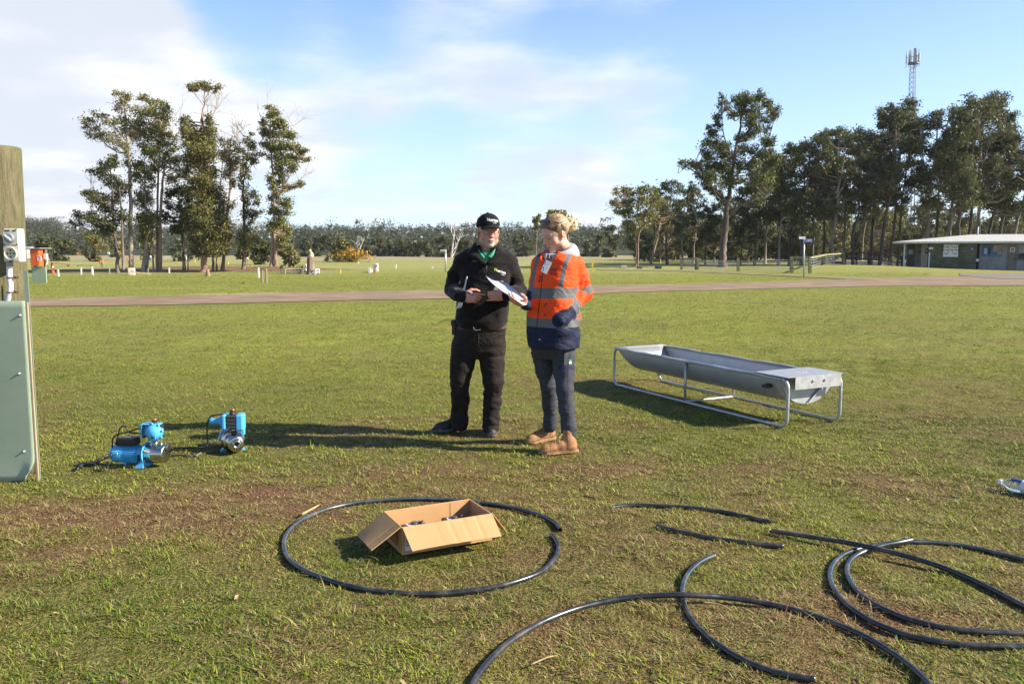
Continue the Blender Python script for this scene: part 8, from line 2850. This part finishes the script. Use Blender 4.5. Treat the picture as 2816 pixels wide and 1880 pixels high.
        c[(np.abs(u - uz) < 1.1) & front & ~slv & ~farm] = (.012, .010, .014)
        pz = np.interp(v, [880, 955], [1541, 1550])
        c[(np.abs(u - pz) < .8) & front & (v > 895) & ~slv] = (.004, .005, .010)
        # collar edge piped in navy
        c[(z > zq(706)) & (u < 1487) & front & (np.hypot(u - 1482, v - 699) < 8)] = NV
        # grubby marks
        for cu_, cv2, rr in ((1501, 836, 4.2), (1500, 866, 3.0), (1497, 842, 2.0)):
            q = np.hypot(u - cu_, v - cv2) < rr * (1 + .8 * n)
            k = q & front & ~slv
            c[k] = c[k] * .35 + np.array((.05, .03, .02)) * .65
        c *= (1 + .05 * n)[:, None]
        return c
    jm = mat('softshell', attr=True, rough=.72, var=.06, vscale=12, bump=.25, bscale=160, spec=.3, wrinkle=.4, wscale=6)
    jk = field_obj('hi_vis_jacket', F, jm, body, None, jc)
    # chest print, badge and zip pull
    for i, wd in enumerate(('Channel', 'Building', 'Solutions')):
        wrap_text(body, jk, wd, (1523.2 - .4 * i, 739 + 6.3 * i), 19 if i < 2 else 21, 5.2, MINK, slope=.04, bold=True)
    pts = [(1500.8, 713), (1518.6, 722), (1503.2, 754), (1486.7, 745)]
    gv = [Vector(v.co) + Vector(np.array(root_loc(jk))) for v in jk.data.vertices]
    bvh = BVHTree.FromPolygons(gv, [tuple(q.vertices) for q in jk.data.polygons])
    def hit(u, v, off):
        d = Vector(ray(u, v)).normalized()
        h = bvh.ray_cast(Vector((0, 0, H_CAM)), d)
        dist = h[3] if h[0] is not None else 6.1
        return np.array(Vector((0, 0, H_CAM)) + d * (dist - off))
    ctr = hit(1502, 733, .0)
    ycard = min(hit(u, v, 0)[1] for u, v in pts + [(1502, 733)]) - .012
    q4 = [P(u, v, ycard + (.0) + (.010 if i in (0,) else 0)) for i, (u, v) in enumerate(pts)]
    bd = MB().prism(q4, (0, -.002, 0)).build('name_badge', MPAPER, body)
    ex_, ey_ = (q4[1] - q4[0]), (q4[0] - q4[3])
    bl = MB()
    for a, b, w_ in ((.12, .88, .35), (.12, .72, .30), (.55, .80, .30), (.18, .40, .5), (.60, .45, .28), (.30, .22, .4)):
        s0 = q4[3] + ex_ * a + ey_ * b + np.array((0, -.0035, 0))
        bl.bar(s0, s0 + ey_ * -.12 * (1 if w_ > .3 else .8) + ex_ * .0, .004 if w_ < .4 else .007, .0008, up=(0, 1, 0))
    bl.build('badge_print', MINK, bd)
    zp = [hit(1486, 757, .006), hit(1485, 768, .006), hit(1482, 776, .008)]
    MB().tube(zp, .0035, 6).build('zip_pull', MBLACK, jk)
    k = MB()
    for du, dv in ((0, 0), (1.5, 2.0), (-1.5, 2.2)):
        h = hit(1484 + du, 932 + dv, .003)
        k.ball(h, .0035, 5)
    k.build('hem_mark', mat('silver_print', (.6, .6, .62), .5), jk)
    # ---- work trousers
    F = Field(org + (-.24, -.30, .08), org + (.24, .36, .86), .0052)
    wr = lambda amp: (lambda X, Y_, Z, h: amp * .6 * vnoise3(X * 10 + Z * 10, Y_ * 10, Z * 22, 51) + amp * (1 - 2 * np.abs(vnoise3(X * 14 - Z * 10, Y_ * 14, Z * 32, 52))))
    zt = [zq(v) for v in (985, 965, 945, 925)]
    F.loft(zt, [.11, .155, .165, .165], [.10, .14, .15, .15], [p(1523, 0)[0]] * 4, [Y + .04] * 4, yaw=TY, ex=2.3)
    hF, kF, aF = p(1493, 968, Y + .13), p(1508, 1062, Y + .11), p(1514, 1159, Y + .20)
    hN, kN, aN = p(1548, 968, Y + .0), p(1553, 1070, Y - .10), p(1564, 1180, Y - .13)
    F.chain([hF, (hF + kF) / 2, kF], [.094, .078, .062], .025, noise=wr(.004))
    F.chain([kF, (kF + aF) / 2, aF + (0, 0, .02), aF + (0, 0, -.030)], [.062, .058, .056, .058], .02, noise=wr(.0035))
    F.chain([hN, (hN + kN) / 2, kN], [.096, .080, .064], .025, noise=wr(.004))
    F.chain([kN, (kN + aN) / 2, aN + (0, 0, .02), aN + (0, 0, -.030)], [.064, .060, .058, .060], .02, noise=wr(.0035))
    GY_, BL = np.array((.050, .050, .053)), np.array((.030, .034, .055))
    def tc_(V):
        u, v = project(V)
        c = np.tile(GY_, (len(V), 1))
        tN, dN = seg(V, hN, kN); tM, dM = seg(V, kN, aN)
        near = np.minimum(dN, dM) < .098
        side = near & (V[:, 0] > p(1560, 0)[0])
        c[near & (v > 1004) & (v < 1017) & (u > 1535)] = (.026, .028, .052)
        c[(v > 1020)] = GY_ * .8 + BL * .35
        uu = np.interp(v, [960, 1010, 1070, 1200], [1572, 1560, 1560, 1566])
        c[near & (np.abs(u - uu) < .8) & (V[:, 1] < Y + .02)] = (.015, .016, .022)
        return c * (1 + .12 * vnoise3(V[:, 0] * 40, V[:, 1] * 40, V[:, 2] * 40, 9))[:, None]
    tr = field_obj('work_trousers', F, mat('charcoal_twill', attr=True, rough=.85, var=.12, vscale=25, bump=.35, bscale=220, spec=.2, wrinkle=.2, wscale=9), body, None, tc_)
    gv = [Vector(v.co) + Vector(np.array(root_loc(tr))) for v in tr.data.vertices]
    bvh2 = BVHTree.FromPolygons(gv, [tuple(q.vertices) for q in tr.data.polygons])
    def hit2(u, v, off):
        d = Vector(ray(u, v)).normalized()
        h = bvh2.ray_cast(Vector((0, 0, H_CAM)), d)
        return np.array(Vector((0, 0, H_CAM)) + d * ((h[3] if h[0] is not None else 6.1) - off))
    pf = MB()
    pf.prism([hit2(1552, 968, .004), hit2(1572, 966, .004), hit2(1571, 1000, .004), hit2(1551, 1003, .004)], (0, .003, 0))
    pk = pf.build('thigh_pocket', mat('charcoal_patch', (.046, .046, .049), .85, var=.1, bump=.3, bscale=220), tr)
    MB().prism([hit2(1565, 990, .008), hit2(1571.5, 989, .008), hit2(1571.5, 994, .008), hit2(1565, 995, .008)], (0, .003, 0)).build('green_tab', mat('green_tab', (.02, .30, .10), .6), pk)
    MB().prism([hit2(1565, 995.2, .008), hit2(1571.5, 994.2, .008), hit2(1571.5, 999, .008), hit2(1565, 1000, .008)], (0, .003, 0)).build('white_tab', MPLW if 'MPLW' in globals() else MPAPER, pk)
    # ---- boots
    tan, sl = (.315, .150, .058), (.37, .20, .085)
    shoe('boot', body, G(1522, 1212), G(1429, 1228), .288, tan, sl, aF, True)
    shoe('boot', body, G(1584, 1245), G(1486, 1252), .288, tan, sl, aN, True)
    return body, dict(wF=wF, dF=dF, Y=Y)
WOMAN, WI = woman()

# ------------------------------------------------------------------ what the two hold
def held():
    ym = MI['Y']
    # sheet of paper on the woman's open hand, reaching across to the man
    far = [P(1336, 757, 6.22), P(1362, 771, 6.23), P(1391, 778, 6.22), P(1422, 801, 6.16), P(1453.5, 832, 6.08)]
    near = [P(1335.5, 758, 6.19), P(1352, 777, 6.10), P(1378, 798, 6.04), P(1406, 816, 6.00), P(1438, 838, 5.99)]
    a, b = np.array(catmull(far, 8)), np.array(catmull(near, 8))
    rows = [a + (b - a) * q + np.array((0, 0, -.008 * math.sin(q * math.pi))) for q in np.linspace(0, 1, 7)]
    o = MB().sheet(rows).build('paper_sheet', MPAPER, None, b[len(b) // 2], thick=.0008)
    tag(o, "sheet of white paper resting on the woman's open hand between the two people", 'paper')
    # notebook clamped under the man's right forearm
    rows = []
    for q in np.linspace(0, 1, 9):
        c = P(1285 + (1268 - 1285) * q, 760 + (846 - 760) * q, ym - .285 + .09 * q)
        wdir = np.array((-.10 - .55 * q ** 2, .96, -.02 - .18 * q)); wdir /= np.linalg.norm(wdir)
        rows.append([c + wdir * s for s in np.linspace(0, .075, 5)])
    o = MB().sheet(rows).build('notebook', MPAPER, None, rows[0][0], thick=.007)
    tag(o, "white notebook seen edge on, tucked under the bearded man's right forearm", 'notebook')
    pts = [P(1357, 797, ym - .205), P(1370, 774, ym - .205), P(1384, 771, ym - .205), P(1389, 800, ym - .205)]
    o = MB().prism(pts, (0, .006, 0)).build('note_card', MPAPER, None, pts[0])
    tag(o, "small white card held behind the bearded man's raised thumb", 'card')
    c = MI['wL'] + MI['dL'] * .060 + np.array((0, -.010, .034))
    d = np.array((.92, -.28, -.30)); d /= np.linalg.norm(d)
    t = thing('pen', "blue and black pen poking out of the bearded man's right fist", 'pen', c)
    MB().tube([c - d * .05, c + d * .02], .0055, 10).build('barrel', MBLACK, t)
    MB().tube([c + d * .02, c + d * .045], [.0062, .0058], 10).build('clip_end', mat('pen_blue', (.04, .22, .48), .35), t)
held()

# ------------------------------------------------------------------ thin air between the camera and the far forest
def haze():
    m = bpy.data.materials.new('haze')
    m.use_nodes = True
    n = NT(m.node_tree)
    n.n.clear()
    o_ = n.add('ShaderNodeOutputMaterial')
    v = n.add('ShaderNodeVolumePrincipled')
    v.inputs['Color'].default_value = (.90, .93, 1.0, 1)
    v.inputs['Density'].default_value = .00012
    v.inputs['Anisotropy'].default_value = .2
    n.l.new(v.outputs[0], o_.inputs['Volume'])
    b = MB().box((0, 430, 24), (1900, 1000, 54))
    h = b.build('haze', m)
    h.display_type = 'WIRE'
    tag(h, 'thin pale air softening the far forest', 'haze', kind='stuff')
haze()
